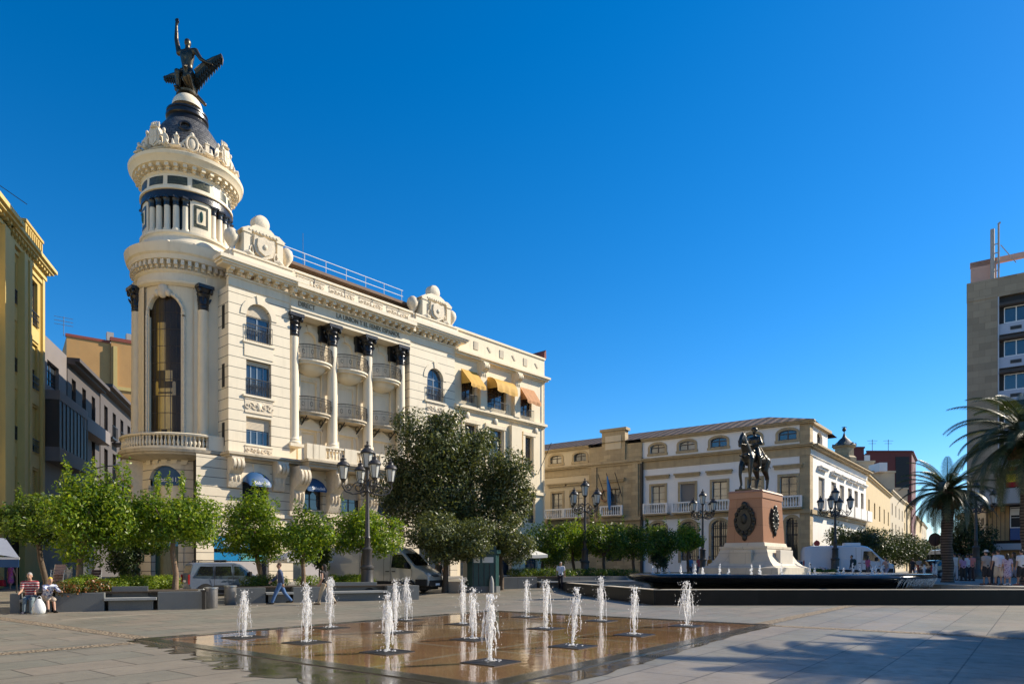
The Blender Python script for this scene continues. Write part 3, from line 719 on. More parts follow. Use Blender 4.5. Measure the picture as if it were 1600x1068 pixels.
# cartouche gables over both pavilions
def gable(x0,x1,z):
    c=(x0+x1)/2; w=x1-x0; g_=MB()
    g_.box(x0-.1,x1+.1,-.55,.9,z,z+.55); g_.box(x0-.16,x1+.16,-.62,.95,z+.55,z+.68)
    pts=[(x0+.55,z+.68),(x1-.55,z+.68),(x1-.62,z+2.1),(x1-.75,z+2.3),(x1-1.2,z+2.4),(x1-1.25,z+2.75),(c+.55,z+2.95),(c-.55,z+2.95),(x0+1.25,z+2.75),(x0+1.2,z+2.4),(x0+.75,z+2.3),(x0+.62,z+2.1)]
    g_.prism_xz(pts,-.4,.7)
    for s_ in (-1,1):
        xx=c+s_*(w/2-.85); g_.box(xx-.22,xx+.22,-.52,-.4,z+.68,z+2.15); g_.box(xx-.3,xx+.3,-.58,-.4,z+2.15,z+2.3)
    g_.prism_xz([(x0+.45,z+2.32),(x1-.45,z+2.32),(x1-.95,z+2.62),(x0+.95,z+2.62)],-.55,.72)
    for i in range(9):
        xx=c-1.0+i*.25; g_.box(xx-.07,xx+.07,-.6,-.55,z+2.36,z+2.48)
    o=g_.build('gable',m_cream,B,smooth=30)
    d=MB(); 
    d.M=Matrix.Translation((c,0,z+3.25))@Matrix.Rotation(pi/2,4,'X'); d.lathe([(.0,.42),(.3,.40),(.55,.3),(.6,.1),(.6,-.3)],seg=20); d.M=None; d.build('disc_finial',m_carved,o,smooth=40)
    s=MB(); P=[(c+.72*sin(a)*(1 if abs(sin(a))<2 else 1),z+1.45+.95*cos(a)*(1.0 if cos(a)>0 else 1.05)) for a in [2*pi*k/24 for k in range(24)]]
    P=[(c-.72,z+2.15),(c-.8,z+1.5),(c-.62,z+.95),(c,z+.62),(c+.62,z+.95),(c+.8,z+1.5),(c+.72,z+2.15),(c+.35,z+2.05),(c,z+2.2),(c-.35,z+2.05)]
    s.prism_xz(P,-.62,-.4); s.prism_xz([(c+(x-c)*.72,z+1.45+(q-z-1.45)*.72) for x,q in P],-.72,-.62); s.sph((c,-.72,z+1.45),(.16,.1,.2),8,6)
    for s_ in (-1,1): s.tube([(c+s_*(.9+.12*cos(a*.5)),-.5,z+1.0+.35*sin(a*.5)-a*.0) for a in range(14)],.07,6); s.tube([(c+s_*.75,-.5,z+.72),(c+s_*1.15,-.52,z+.8),(c+s_*1.5,-.5,z+.72)],[.12,.2,.08],8)
    s.build('cartouche',m_carved,o,smooth=40)
    for s_ in (-1,1):
        u=MB(); xx=c+s_*(w/2-.05); u.lathe([(.26,.68),(.3,.75),(.18,.85),(.14,1.05),(.32,1.3),(.46,1.55),(.5,1.8),(.42,2.1),(.2,2.3),(.0,2.36)],(xx,.1,z),16); u.box(xx-.4,xx+.4,-.45,.55,z+.02,z+.7); u.build('ball_finial',m_carved,o,smooth=50)
gable(.2,4.35,22.2); gable(16.0,20.5,22.2)
# --- ground storeys
GY=-.35
bayg=[(1.75,.95),(6.15,.9),(9.55,.9),(12.95,.9),(18.2,.95)]
opsG=[]
for c,w in bayg: opsG.append((c-w,c+w,5.75,8.05,w*.75))
opsS=[(-1.15,2.75,.55,3.62),(4.6,7.6,.4,3.55),(8.3,10.9,.15,3.55),(11.8,14.4,.4,3.55),(16.4,20.0,.4,3.55)]
mb=MB(); wall(mb,-2.3,20.85,-.3,8.9,opsG+opsS,GY,.45); mb.build('base_wall',m_rustg,B)
for i,(c,w) in enumerate(bayg): window(B,c-w,c+w,5.75,8.05,w*.75,GY+.35,2,2,m_framed,m_glass,.0 if i in(0,1) else .55)
for i,(c,w) in enumerate(bayg): archst(c-w,c+w,8.05,w*.75,GY,m_cream)
mb=MB(); mb.box(-2.3,20.85,GY-.12,GY,5.0,5.25); mb.box(-2.3,20.85,GY-.08,GY,4.2,4.45)
mb.build('string_course',m_cream,B)
for (c,zc,k) in ((1.75,0,.95),(6.15,0,.95)):
    aw=MB(); P=arch_pts(c-k,c+k,8.12,.8,14); n=len(P)
    vs=[(x,GY-.02,z) for x,z in P]+[(c+(x-c)*.97,GY-.35,7.32+(z-7.32)*.80) for x,z in P]+[(c+(x-c)*.90,GY-.62,7.2+(z-7.32)*.45) for x,z in P]+[(c+(x-c)*.80,GY-.72,7.05) for x,z in P]
    aw.add(vs,[(j*n+i,j*n+i+1,(j+1)*n+i+1,(j+1)*n+i) for j in range(3) for i in range(n-1)]); 
    ao=aw.build('dome_awning',m_blue,B,smooth=60)
    text('Sabadell',.34,m_letter,ao,Matrix.Translation((c+.12,GY-.70,7.28))@Matrix.Rotation(-.25,4,'X'),.004)
# shop windows of the bank
def shopwin(x0,x1,z0,z1,style):
    f=MB(); f.box(x0,x0+.08,GY+.2,GY+.3,z0,z1); f.box(x1-.08,x1,GY+.2,GY+.3,z0,z1); f.box(x0+.08,x1-.08,GY+.2,GY+.3,z1-.08,z1); f.box(x0+.08,x1-.08,GY+.2,GY+.3,z0,z0+.1)
    for k in (1,2): x=x0+(x1-x0)*k/3; f.box(x-.03,x+.03,GY+.21,GY+.29,z0+.1,z1-.9)
    fo=f.build('shop_window',m_frame,B); p=MB(); p.add([(x0,GY+.25,z0),(x1,GY+.25,z0),(x1,GY+.25,z1),(x0,GY+.25,z1)],[(0,1,2,3)]); p.build('pane',m_glass,fo)
    if style:
        s=MB(); s.box(x0+.02,x1-.02,GY+.05,GY+.16,z1-.85,z1-.02); so=s.build('sign_board',m_bluel,fo)
        text("Sabadell",.52,m_letter,fo,Matrix.Translation((x0+1.45,GY+.04,z1-.5)),.006,font_bold=.012)
        mb=MB(); mb.box(x0+.24,x0+.30,GY+.03,GY+.05,z1-.42,z1-.24); mb.build('sign_mark',m_letter,fo)
        if x1-x0>3.5: text("BS",.4,m_letter,fo,Matrix.Translation((x1-.5,GY+.04,z1-.5)),.006)
        s=MB(); s.box(x0+.1,x0+1.9,GY+.17,GY+.195,z1-1.65,z1-1.1); s.build('poster',m_bluel,fo)
        s=MB(); s.box(x0+1.95,x1-.1,GY+.17,GY+.195,z1-1.65,z1-1.1); s.build('poster',m_teal,fo)
        s=MB(); s.box(x0+.9,x1-.5,GY+.17,GY+.195,z0+.15,z1-1.7); s.build('poster',m_poster,fo)
for i,o in enumerate(opsS): shopwin(*o,i in (0,1))
# slab, brackets and the first floor balustrade
mb=MB(); mb.box(-.4,4.9,-1.0,.2,8.9,9.05); mb.box(-.5,4.9,-1.15,.2,9.05,9.2); mb.box(15.4,20.85,-.9,.2,8.9,9.2); mb.box(4.9,15.4,-2.0,RY,8.9,9.06); mb.box(4.75,15.5,-2.15,RY+.1,9.06,9.22); mb.box(4.95,15.4,-1.85,RY,8.7,8.9)
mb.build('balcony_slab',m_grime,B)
mb=MB(); balustrade(mb,4.8,15.5,-1.9,9.22,1.05,.27,posts=(4.95,5.4,5.9,8.1,8.6,11.3,11.9,15.0,15.35)); mb.build('balustrade',m_cream,B,smooth=40)
mb=MB()
for x,a_ in ((.15,(6.9,8.9,.75)),(3.4,(6.9,8.9,.75)),(16.4,(6.9,8.9,.7)),(20,(6.9,8.9,.7)),(4.75,0),(7.75,0),(11.25,0),(14.6,0)):
    mb=MB()
    if a_: console(mb,x,.85,GY-.01,*a_)
    else: console(mb,x,.85,GY-.01,5.6,8.7,1.35); mb.box(x-.55,x+.55,GY-.3,GY,5.25,5.55); mb.sph((x,GY-.12,4.8),(.4,.2,.4),8,6)
    mb.build('stone_bracket',m_carved,B,smooth=40)
# hidden bulk of the building and the facade along the side street
lw=Matrix.Rotation(-BF.rz,4,'Z')@Matrix.Translation((-BF.ox,-BF.oy,0))
mb=MB(); mb.M=lw; mb.prism([(-26.9,50.0),(-20.8,46.6),(-6,62),(-12,72),(-31.8,68)],-.3,21.6); mb.build('street_wall',m_cream,B)
mb=MB(); mb.M=lw; mb.prism([(-27.5,49.4),(-25,50),(-30,69),(-32.6,68.2)],21.3,22.1); mb.build('cornice',m_cream,B)
mb=MB(); mb.box(4.55,20.85,RY+.9,13,8.9,21.6); mb.box(-1.5,20.85,.4,13,-.3,8.9); mb.build('core_wall',m_dark,B)
# ------------------------------------------------------------------ round tower
TOWER0=set(bpy.data.objects)
TC=(-23.2,48.8); TM=lw@Matrix.Translation((TC[0],TC[1],0))
def tp(a,r,z): a=rad(a); return (r*sin(a),-r*cos(a),z)
def cyl(mb,Rr,z0,z1,ops=(),a0=-180,a1=180,seg=120,depth=.3):
    "cylinder wall with openings (centre deg, half width deg, zb, zt, arched)"
    st=(a1-a0)/seg
    for i in range(seg):
        A=a0+st*i; Bq=A+st; mid=(A+Bq)/2; hit=[]
        for o in sorted(ops,key=lambda o:o[2]):
            d=(mid-o[0]+180)%360-180
            if abs(d)<o[1]: hit.append((o,d))
        def quad(za,zb,zc,zd): mb.add([tp(A,Rr,za),tp(Bq,Rr,zb),tp(Bq,Rr,zc),tp(A,Rr,zd)],[(0,1,2,3)])
        if not hit: quad(z0,z0,z1,z1)
        za_,zb_l=z0,z0
        for (o,d) in hit:
            wd=o[1]; W=Rr*rad(wd)
            def top(dd):
                q=min(1,abs(dd)/wd); return o[3]-(W*(1-math.sqrt(max(0,1-q*q))) if o[4] else 0)
            ta,tb=top(d-st/2),top(d+st/2)
            if o[2]>za_: quad(za_,zb_l,o[2],o[2])
            za_,zb_l=ta,tb
            mb.add([tp(A,Rr,ta),tp(Bq,Rr,tb),tp(Bq,Rr-depth,tb),tp(A,Rr-depth,ta)],[(0,1,2,3)])
            mb.add([tp(A,Rr,o[2]),tp(Bq,Rr,o[2]),tp(Bq,Rr-depth,o[2]),tp(A,Rr-depth,o[2])],[(0,1,2,3)])
        if hit: quad(za_,zb_l,z1,z1)
    for o in ops:
        for s_ in (-1,1):
            e=o[0]+s_*o[1]; W=Rr*rad(o[1]); zt=o[3]-(W if o[4] else 0); mb.add([tp(e,Rr,o[2]),tp(e,Rr-depth,o[2]),tp(e,Rr-depth,zt),tp(e,Rr,zt)],[(0,1,2,3)])
def cpanel(mb,Rr,c,h,zb,zt,arched=False,seg=16):
    for i in range(seg):
        A=-h+2*h*i/seg; Bq=A+2*h/seg; W=Rr*rad(h)
        f=lambda q: zt-(W*(1-math.sqrt(max(0,1-(q/h)**2))) if arched else 0)
        mb.add([tp(c+A,Rr,zb),tp(c+Bq,Rr,zb),tp(c+Bq,Rr,f(Bq)),tp(c+A,Rr,f(A))],[(0,1,2,3)])
def tw(): m=MB(); m.M=TM; return m
GC=-3
mb=tw(); cyl(mb,3.45,9.0,21.3,[(GC,22.5,10.0,19.75,True)],depth=.28); mb.build('tower_wall',m_towerstone,B,smooth=30)
mb=tw(); cpanel(mb,3.2,GC,24,9.9,19.9,False); go=mb.build('curved_glass',m_glasst,B)
mb=tw()
for a in (-15,-7.5,0,7.5,15): mb.tube([tp(GC+a,3.215,10),tp(GC+a,3.215,19.7-(.45 if abs(a)>10 else 0))],.022,4)
for k in range(1,9): z=10+k*1.08; mb.tube([tp(GC+a,3.215,z) for a in range(-22,23,4)],.02,4)
mb.build('glazing_bars',m_framed,go)
m_goldglass=glass('gold_reflection_glass',(.30,.19,.03),.25,.6)  # gold reflections of the curved glass, put in as coloured panels
mb=tw()
cpanel(mb,3.207,GC,9.5,10.0,13.4,False); cpanel(mb,3.207,GC-5,6,14.9,18.0,False,8); cpanel(mb,3.208,GC+5,5,14.2,14.9); cpanel(mb,3.207,GC,14,13.5,13.75)
for a in (-12,12): cpanel(mb,3.2075,GC+a,2.2,13.3,14.2,True,6)
mb.build('gold_reflections',m_goldglass,go)
mb=tw(); cpanel(mb,3.211,GC-1,4.2,10.0,11.1,False,6); mb.build('open_casement',m_dark,go)
# beaded arch moulding
mb=tw(); W=rad(24.5)*3.5; zs=19.75-rad(22.5)*3.45
pts=[tp(GC-24.5,3.47,10+i*.3) for i in range(int((zs-10)/.3)+1)]+[tp(GC-24.5*cos(pi*k/16),3.47,zs+W*.98*sin(pi*k/16)) for k in range(17)]+[tp(GC+24.5,3.47,zs-i*.3) for i in range(int((zs-10)/.3)+1)]
mb.tube(pts,.11,6)
for p in pts[::1]: mb.sph(p,.135,6,5)
mb.build('beaded_arch',m_carved,B,smooth=50)
mb=tw(); q=tp(GC,3.5,19.95); mb.sph(q,(.42,.25,.5),10,7); mb.sph(tp(GC-7,3.5,19.8),.25,8,6); mb.sph(tp(GC+7,3.5,19.8),.25,8,6); mb.build('keystone',m_carved,B,smooth=60)
for a in (-50,43):
    p=TM@Vector(tp(a,3.62,0)); column(B,p.x,p.y,10.3 if a>0 else 10.3,20.55,.40,m_towerstone,m_black,1.25)
mb=tw()
for a in (-58,-30,35,63):
    pass
cyl(mb,3.62,10.0,20.3,(),33,64,seg=8); cyl(mb,3.62,10.0,20.3,(),-64,-29.5,seg=8); mb.build('tower_pilaster',m_towerstone,B,smooth=30)
# base of the tower: banded wall, arch, door, consoles, round balcony
mb=tw(); cyl(mb,3.3,-.3,9.0,[(-2,23,4.9,8.35,True),(-2,18,.35,3.6,False)],depth=.4); mb.build('tower_base',m_rustg,B,smooth=30)
mb=tw(); cpanel(mb,2.95,-2,24,4.8,8.45); fo=mb.build('arched_window',m_glassc,B); mb=tw(); cpanel(mb,3.02,-2,22.6,7.05,8.35,True); mb.build('sign_board',m_bluel if 0 else m_blue,fo)
def on_cyl(a,r,z): return TM@Matrix.Translation(tp(a,r,z))@Matrix.Rotation(rad(a),4,'Z')
# lettering bent round the tower, letter by letter
def bent(word,size,m,r,z,a0,step,parent):
    for i,chh in enumerate(word):
        a=a0+(i-(len(word)-1)/2)*step
        text(chh,size,m,parent,on_cyl(a,r,z),.005)
bent('Sabadell',.42,m_letter,3.04,7.42,-2,3.7,fo)
mb=tw(); cpanel(mb,2.95,-2,18.5,.3,3.65); d_=mb.build('door',mat('dark_green_glass',(.02,.05,.04),rough=.15,var=.3,bump=0),B)
mb=tw(); cpanel(mb,3.0,-2,18,2.95,3.55); mb.build('sign_board',m_bluel,d_); bent('Sabadell',.34,m_letter,3.02,3.22,-2,3.2,d_)
mb=tw()
for a in range(-18,28,9): mb.prism_xz([(0,0),(0,0.001),(.001,.001)],0,.001) if 0 else None
for a in (-24,-12,0,12,24):
    mb.add([tp(-2+a*.95-3.5,3.34,8.4+.6*cos(rad(a*3))*.2),tp(-2+a*.95+3.5,3.34,8.4+.6*cos(rad(a*3))*.2),tp(-2+a*1.05+4.2,3.38,8.95),tp(-2+a*1.05-4.2,3.38,8.95)],[(0,1,2,3)])
mb.build('arch_stones',m_cream,B)
mb=tw()
mb.lathe([(3.4,8.75),(3.6,8.85),(4.3,8.95),(4.45,9.05),(4.5,9.2),(4.62,9.25),(4.65,9.5),(4.5,9.55),(3.3,9.56)],seg=72); mb.build('balcony_slab',m_grime,B,smooth=35)
mb=tw(); mb.lathe([(4.18,9.56),(4.52,9.56),(4.52,9.72),(4.18,9.72)],seg=72,cap=False); mb.lathe([(4.15,10.5),(4.55,10.5),(4.58,10.62),(4.5,10.68),(4.2,10.68)],seg=72,cap=False)
for i in range(64):
    a=-130+i*3.6
    if 44<a<62: continue
    p=tp(a,4.35,9.72); mb.lathe([(.06,0),(.05,.07),(.11,.24),(.1,.33),(.045,.55),(.05,.65),(.08,.78)],p,8,cap=False)
p0=MB(); mb.build('balustrade',m_cream,B,smooth=40)
mb=tw(); cyl(mb,4.56,9.57,10.66,(),43,63,8); cyl(mb,4.14,9.57,10.66,(),43,63,8); mb.build('balustrade_pier',m_cream,B)
for a in (-52,56):
    mb=MB(); mb.M=on_cyl(a,3.2,0); console(mb,0,1.0,0,5.6,8.8,1.25); mb.build('stone_bracket',m_carved,B,smooth=40)
# entablature above the glass
mb=tw(); mb.lathe([(3.5,20.3),(3.75,20.5),(3.8,20.7),(3.62,20.75),(3.62,21.5),(3.75,21.6),(3.85,21.75),(3.72,21.9)],seg=80,cap=False); mb.build('tower_frieze',m_cream,B,smooth=35)
mb=tw(); mb.lathe([(3.7,21.9),(3.7,22.3),(4.25,22.35),(4.35,22.6),(4.5,22.7),(4.62,23.0),(4.66,23.2),(4.45,23.3),(3.6,23.45)],seg=80,cap=False); co_=mb.build('tower_cornice',m_cream,B,smooth=30)
mb=tw()
for i in range(52):
    a=i*360/52; mb2=on_cyl(a,3.7,22.02); s=MB(); s.M=mb2; s.box(-.12,.12,-.5,.05,0,.3); s.box(-.1,.1,-.3,.05,-.14,0); mb.M=None; mb.add(s.v,s.f); mb.M=TM
mb.build('modillions',m_cream,co_)
mb=tw(); mb.lathe([(3.6,23.4),(3.75,23.5),(3.75,24.0),(3.55,24.15),(3.35,24.8),(3.4,25.0),(3.5,25.1),(3.5,25.35),(3.1,25.4)],seg=80,cap=False); mb.build('drum_base',m_cream,B,smooth=30)
for i in range(12): mb=tw(); mb.sph(tp(i*30+4,3.78,23.75),(.18,.18,.2),8,6); mb.build('drum_boss',m_carved,B,smooth=60)
# drum with colonnade and tiled piers
mb=tw(); cyl(mb,2.75,25.3,28.4); mb.build('drum_core',m_black,B,smooth=30)
piers=(43,43-90,43+90,43+180)
for a in piers:
    mb=tw(); cyl(mb,3.28,25.4,27.75,(),a-14,a+14,8)
    for e in (-14,14): mb.add([tp(a+e,3.28,25.4),tp(a+e,2.7,25.4),tp(a+e,2.7,27.75),tp(a+e,3.28,27.75)],[(0,1,2,3)])
    o=mb.build('drum_pier',m_cream,B,smooth=30)
    mb=tw(); cpanel(mb,3.30,a,9.5,25.9,27.45); mb.build('tile_panel',m_tilemosaic,o); mb=tw(); cpanel(mb,3.315,a,6,26.15,27.2); mb.build('tile_shield',m_creamy,o); mb=tw(); mb.sph(tp(a,3.31,26.7),(.16,.1,.42),8,6); mb.build('tile_emblem',mat('green_emblem',(.03,.09,.07),var=.4),o,smooth=60)
for a in piers:
    for k in range(5):
        aa=a+45+(k-2)*12.6; p=TM@Vector(tp(aa,3.08,0))
        c=MB(); r=.24; c.lathe([(r*1.25,25.4),(r*1.3,25.55),(r,25.65),(r*.93,27.2)],(p.x,p.y,0),14,cap=False); o=c.build('drum_column',m_cream,B,smooth=40)
        c=MB(); c.lathe([(r*1.0,27.2),(r*1.15,27.35),(r*1.05,27.45),(r*1.5,27.68)],(p.x,p.y,0),12,cap=False); c.box(p.x-.36,p.x+.36,p.y-.36,p.y+.36,27.66,27.78); c.build('capital',m_black,o,smooth=40)
mb=tw(); mb.lathe([(2.7,27.75),(3.4,27.75),(3.4,28.2),(2.7,28.2)],seg=80,cap=False); mb.build('black_band',m_black,B,smooth=30)
mb=tw(); mb.lathe([(3.3,28.18),(3.52,28.22),(3.52,28.4),(3.38,28.45),(3.38,29.5),(3.5,29.6),(3.5,29.7)],seg=80,cap=False); mb.build('drum_frieze',m_cream,B,smooth=30)
for a in range(-180,180,30):
    mb=tw(); cpanel(mb,3.40,a+13,11.5 if (a//30)%2 else 12.5,28.62,29.32); mb.build('tile_panel',m_tilemosaic,B)
mb=tw(); mb.lathe([(3.4,29.7),(3.45,30.0),(4.15,30.15),(4.3,30.45),(4.45,30.6),(4.5,30.85),(4.35,30.95),(3.3,31.05)],seg=80,cap=False); co_=mb.build('tower_cornice',m_creamy,B,smooth=30)
mb=tw()
for i in range(36):
    s=MB(); s.M=on_cyl(i*10+3,3.4,29.72); s.box(-.15,.15,-.62,.05,.12,.42); s.box(-.12,.12,-.38,.05,-.06,.12); mb.M=None; mb.add(s.v,s.f); mb.M=TM
mb.build('modillions',m_creamy,co_)
mb=tw(); mb.lathe([(3.75,31.0),(3.75,31.2),(3.55,31.3),(3.55,31.9),(3.65,31.95),(3.65,32.1),(3.2,32.15)],seg=80,cap=False); mb.build('crown_parapet',m_carved,B,smooth=30)
# crest ornaments around the parapet
def crest(a,big):
    s=MB(); s.M=on_cyl(a,3.5,31.9); V_=Vector
    if big:
        s.prism_xz([(-.45,.35),(-.5,1.0),(-.42,1.35),(.42,1.35),(.5,1.0),(.45,.35),(0,.1)],-.35,.1); s.prism_xz([(-.3,.45),(-.33,1.18),(.33,1.18),(.3,.45),(0,.25)],-.43,-.35)
        s.box(-.03,.03,-.46,-.43,.4,1.1); s.box(-.25,.25,-.455,-.43,.75,.82)
        s.lathe([(.36,1.36),(.42,1.42),(.3,1.48)],(0,-.15,0),14); 
        for x in (-.34,-.17,0,.17,.34): s.lathe([(.04,1.45),(.09,1.6),(.05,1.72),(.075,1.78),(.0,1.84)],(x,-.15-.1*cos(x*4),0),8)
        o=MB(); o.add(s.v,s.f); o.build('crest_shield',m_carved,B,smooth=40)
        for q in (-1,1):
            P=[('c',V_((q*.95,-.05,.15)),V_((q*.86,-.1,.72)),.23,.17),('c',V_((q*.86,-.1,.72)),V_((q*.84,-.12,1.0)),.18,.09),('s',V_((q*.8,-.16,1.22)),(.13,.14,.165)),
               ('c',V_((q*.72,-.12,.9)),V_((q*.5,-.3,.85)),.085,.065),('c',V_((q*.5,-.3,.85)),V_((q*.42,-.36,1.15)),.065,.05),('c',V_((q*.98,-.12,.9)),V_((q*1.2,-.2,.62)),.085,.065),('c',V_((q*1.2,-.2,.62)),V_((q*1.35,-.3,.35)),.065,.05),
               ('c',V_((q*.95,-.15,.2)),V_((q*1.3,-.5,.3)),.15,.11),('c',V_((q*1.3,-.5,.3)),V_((q*1.5,-.48,-.1)),.1,.07),('c',V_((q*.85,-.2,.15)),V_((q*.75,-.55,.22)),.14,.11),('c',V_((q*.75,-.55,.22)),V_((q*.7,-.55,-.1)),.1,.07),
               ('c',V_((q*1.5,-.1,.05)),V_((q*2.1,-.05,.0)),.22,.14),('c',V_((q*1.6,-.1,.2)),V_((q*1.55,-.1,.55)),.16,.06),('c',V_((q*.75,.05,.9)),V_((q*.75,.1,.2)),.12,.2)]
            me=organic(P,.05,m_carved,'crest_figure',1); me.transform(on_cyl(a,3.5,31.9)); obj_from_mesh('crest_figure',me,B)
        return
    s.M=on_cyl(a,3.5,31.9); n=20
    s.tube([(.42*sin(k*2*pi/n),-.2,.55+.52*cos(k*2*pi/n)) for k in range(n+1)],.09,7); s.sph((0,-.18,.55),(.3,.12,.4),12,8); s.sph((0,-.15,1.18),(.17,.15,.17),8,6); s.sph((0,-.15,-.02),(.2,.15,.14),8,6)
    for q in (-1,1):
        s.tube([(q*(.72+.26*cos(t_*.45)*(1-t_/22)),-.12,.22+.26*sin(t_*.45)*(1-t_/22)) for t_ in range(18)],.075,6); s.tube([(q*.42,-.1,.75),(q*.62,-.1,.6),(q*.95,-.1,.12),(q*1.5,-.05,-.05)],[.09,.1,.09,.05],6)
    mb=MB(); mb.add(s.v,s.f); mb.build('crest',m_carved,B,smooth=50)
crest(-14,True); crest(76,True); crest(166,True); crest(-104,True)
for a in (31,121,-149,-59): crest(a,False)
mb=tw()
for a in (12,50,102,140,-40,-78,-130,-168):
    s=MB(); s.M=on_cyl(a,3.45,31.9); s.box(-.15,.15,-.15,.15,.0,.95); s.box(-.19,.19,-.19,.19,.95,1.02); s.lathe([(.15,1.02),(.05,1.25),(.0,1.3)],seg=4); mb=MB(); mb.add(s.v,s.f); mb.build('obelisk',m_carved,B)
# the tower tapers: bring every stage to its own girth and height
def interp(t,tab):
    if t<=tab[0][0]: return tab[0][1]
    for (a,b),(c,d) in zip(tab,tab[1:]):
        if t<=c: return b+(d-b)*(t-a)/(c-a)
    return tab[-1][1]+(t-tab[-1][0])
ZT=[(-1,-1),(8.75,8.75),(9.56,9.35),(10.68,10.38),(20.3,20.4),(21.9,21.5),(23.2,22.95),(25.4,24.2),(27.75,26.45),(28.2,26.95),(29.6,28.1),(30.95,29.2),(32.1,29.75),(33.8,31.45)]
KT=[(-1,.93),(8.75,.93),(8.76,.89),(21,.89),(22.4,.85),(24,.85),(25.4,.863),(28,.863),(30,.83),(34,.83)]
tc=(TM@Vector((0,0,0)))
done=set()
for o in [o for o in bpy.data.objects if o not in TOWER0 and o.type=='MESH']:
    if o.data.name in done: continue
    done.add(o.data.name); nv=len(o.data.vertices); a=np.empty(nv*3,dtype=np.float32); o.data.vertices.foreach_get('co',a); a=a.reshape(-1,3)
    for i in range(nv):
        z=float(a[i,2]); x=a[i,0]-tc.x; y=a[i,1]-tc.y; k=interp(z,KT)
        if z<10.75 and z>8.7 and math.hypot(x,y)>3.95: k=.93
        a[i]=(tc.x+x*k,tc.y+y*k,interp(z,ZT))
    o.data.vertices.foreach_set('co',a.reshape(-1)); o.data.update()
mb=tw(); mb.lathe([(2.66,29.2),(2.66,29.9),(2.6,30.5),(2.45,31.1),(2.17,31.7),(1.8,32.3),(1.48,32.75)],seg=64,cap=False); dome=mb.build('dome',m_slate,B,smooth=40)
mb=tw(); mb.lathe([(1.45,32.75),(1.36,32.85),(1.28,33.2),(1.36,33.25),(1.4,33.3),(1.4,33.47),(1.3,33.51),(1.3,33.61),(1.36,33.65),(1.36,33.77),(1.2,33.83),(.6,33.85)],seg=48,cap=False); mb.build('lantern_ring',m_black,dome,smooth=35)
for a_,zz,rr in ((22,31.65,2.12),(95,30.6,2.5)):
    mb=MB(); mb.M=on_cyl(a_,rr,zz)@Matrix.Rotation(rad(-20),4,'X'); mb.tube([(.36*cos(k*pi/10),-.14,.36*sin(k*pi/10)) for k in range(21)],.09,8); mb.M=mb.M@Matrix.Rotation(pi/2,4,'X'); mb.lathe([(.34,-.6),(.36,.12),(.26,.14)],seg=20,cap=False); mb.build('round_dormer',m_black,dome,smooth=40)
mb=tw(); mb.lathe([(1.0*cos(t_),34.2+1.0*sin(t_)) for t_ in [i*pi/20 for i in range(0,11)]],seg=40,cap=False); mb.build('globe',m_cream,B,smooth=60)
# ================================================================== ADJOINING CREAM BUILDING
D=thing('plain_building','plain cream building with ochre window awnings joined to the tower building','building',BF.w(20.85,0),BF.rz)
X0=20.85
def dx(u): return BF.x(u)-X0
W=12.75
ops=[(dx(722.5),dx(743),16.75,19.3,.0),(dx(763),dx(792),16.75,19.3,0),(dx(815),dx(832),16.75,19.3,0),
     (dx(735)-.6,dx(735)+.9,11.2,14.7,0),(dx(764),dx(787),11.2,14.7,0),(dx(822),dx(833),11.2,14.7,0),
     (1.0,3.0,6,8.6,0),(5.4,7.6,6,8.6,0),(10.3,11.4,6,8.6,0),(.8,3.6,.4,3.6,0),(4.9,7.8,.4,3.6,0),(9.8,11.8,.4,3.6,0)]
mb=MB(); wall(mb,0,W,-.3,20.6,ops,.12,.4); mb.build('wall',m_creamy,D)
mb=MB(); mb.add([(W,.12,-.3),(W,12,-.3),(W,12,23.2),(W,.12,23.2)],[(0,1,2,3)]); mb.build('side_wall',m_creamy,D)
mb=MB(); mb.box(.05,W-.05,.8,12,-.3,22.5); mb.build('core_wall',m_dark,D)
for i,o in enumerate(ops):
    window(D,*o[:4],0,.42,2 if i<9 else 3,5 if 3<=i<6 else 2,m_framed,m_glass,.0)
mb=MB(); mb.box(0,W+.1,0,.3,20.6,20.75); mb.box(0,W+.3,-.3,.3,20.75,20.95); mb.box(0,W+.45,-.5,.3,20.95,21.15); mb.box(0,W+.05,.05,.5,21.15,23.0); mb.box(0,W+.12,-.05,.6,23.0,23.2); mb.build('cornice',m_creamy,D)
for k in range(7):
    x=1.0+k*1.75; mb=MB(); P=[(x-.28,21.75),(x+.28,21.75),(x+.28,22.5),(x-.28,22.5)] if k%2 else [(x-.1,22.4),(x-.28,22.35),(x+.1,21.9),(x+.28,21.95)]
    mb.prism_xz(P,-.0,.05); mb.build('parapet_slot',m_grime,D)
mb=MB(); mb.box(0,W+.08,-.06,.12,15.9,16.05); mb.box(0,W+.2,-.25,.12,16.05,16.3); mb.build('string_course',m_creamy,D)
mb=MB(); mb.box(0,W+.08,-.06,.12,8.9,9.2); mb.build('string_course',m_creamy,D)
xp=dx(804)
for (x,w,z0,z1) in ((xp,.75,-.3,15.4),(dx(752),.4,16.3,20.6),(dx(805),.4,16.3,20.6)):
    mb=MB(); mb.box(x-w,x+w,-.32,.12,z0,z1)
    if z1<16: mb.M=Matrix.Translation((x,.12,z1))@Matrix.Rotation(-pi/2,4,'X'); mb.lathe([(w,0),(w,.44)],seg=24); 
    mb.build('pilaster',m_creamy,D)
for x in (dx(752),dx(805)):
    mb=MB(); console(mb,x,.7,-.1,19.0,20.6,.6); mb.build('stone_bracket',m_creamy,D,smooth=40)
for x in (dx(731),dx(775),dx(838)):
    mb=MB(); mb.sph((x,.0,15.45),(.3,.12,.34),8,6); mb.build('rosette',m_carved,D,smooth=60)
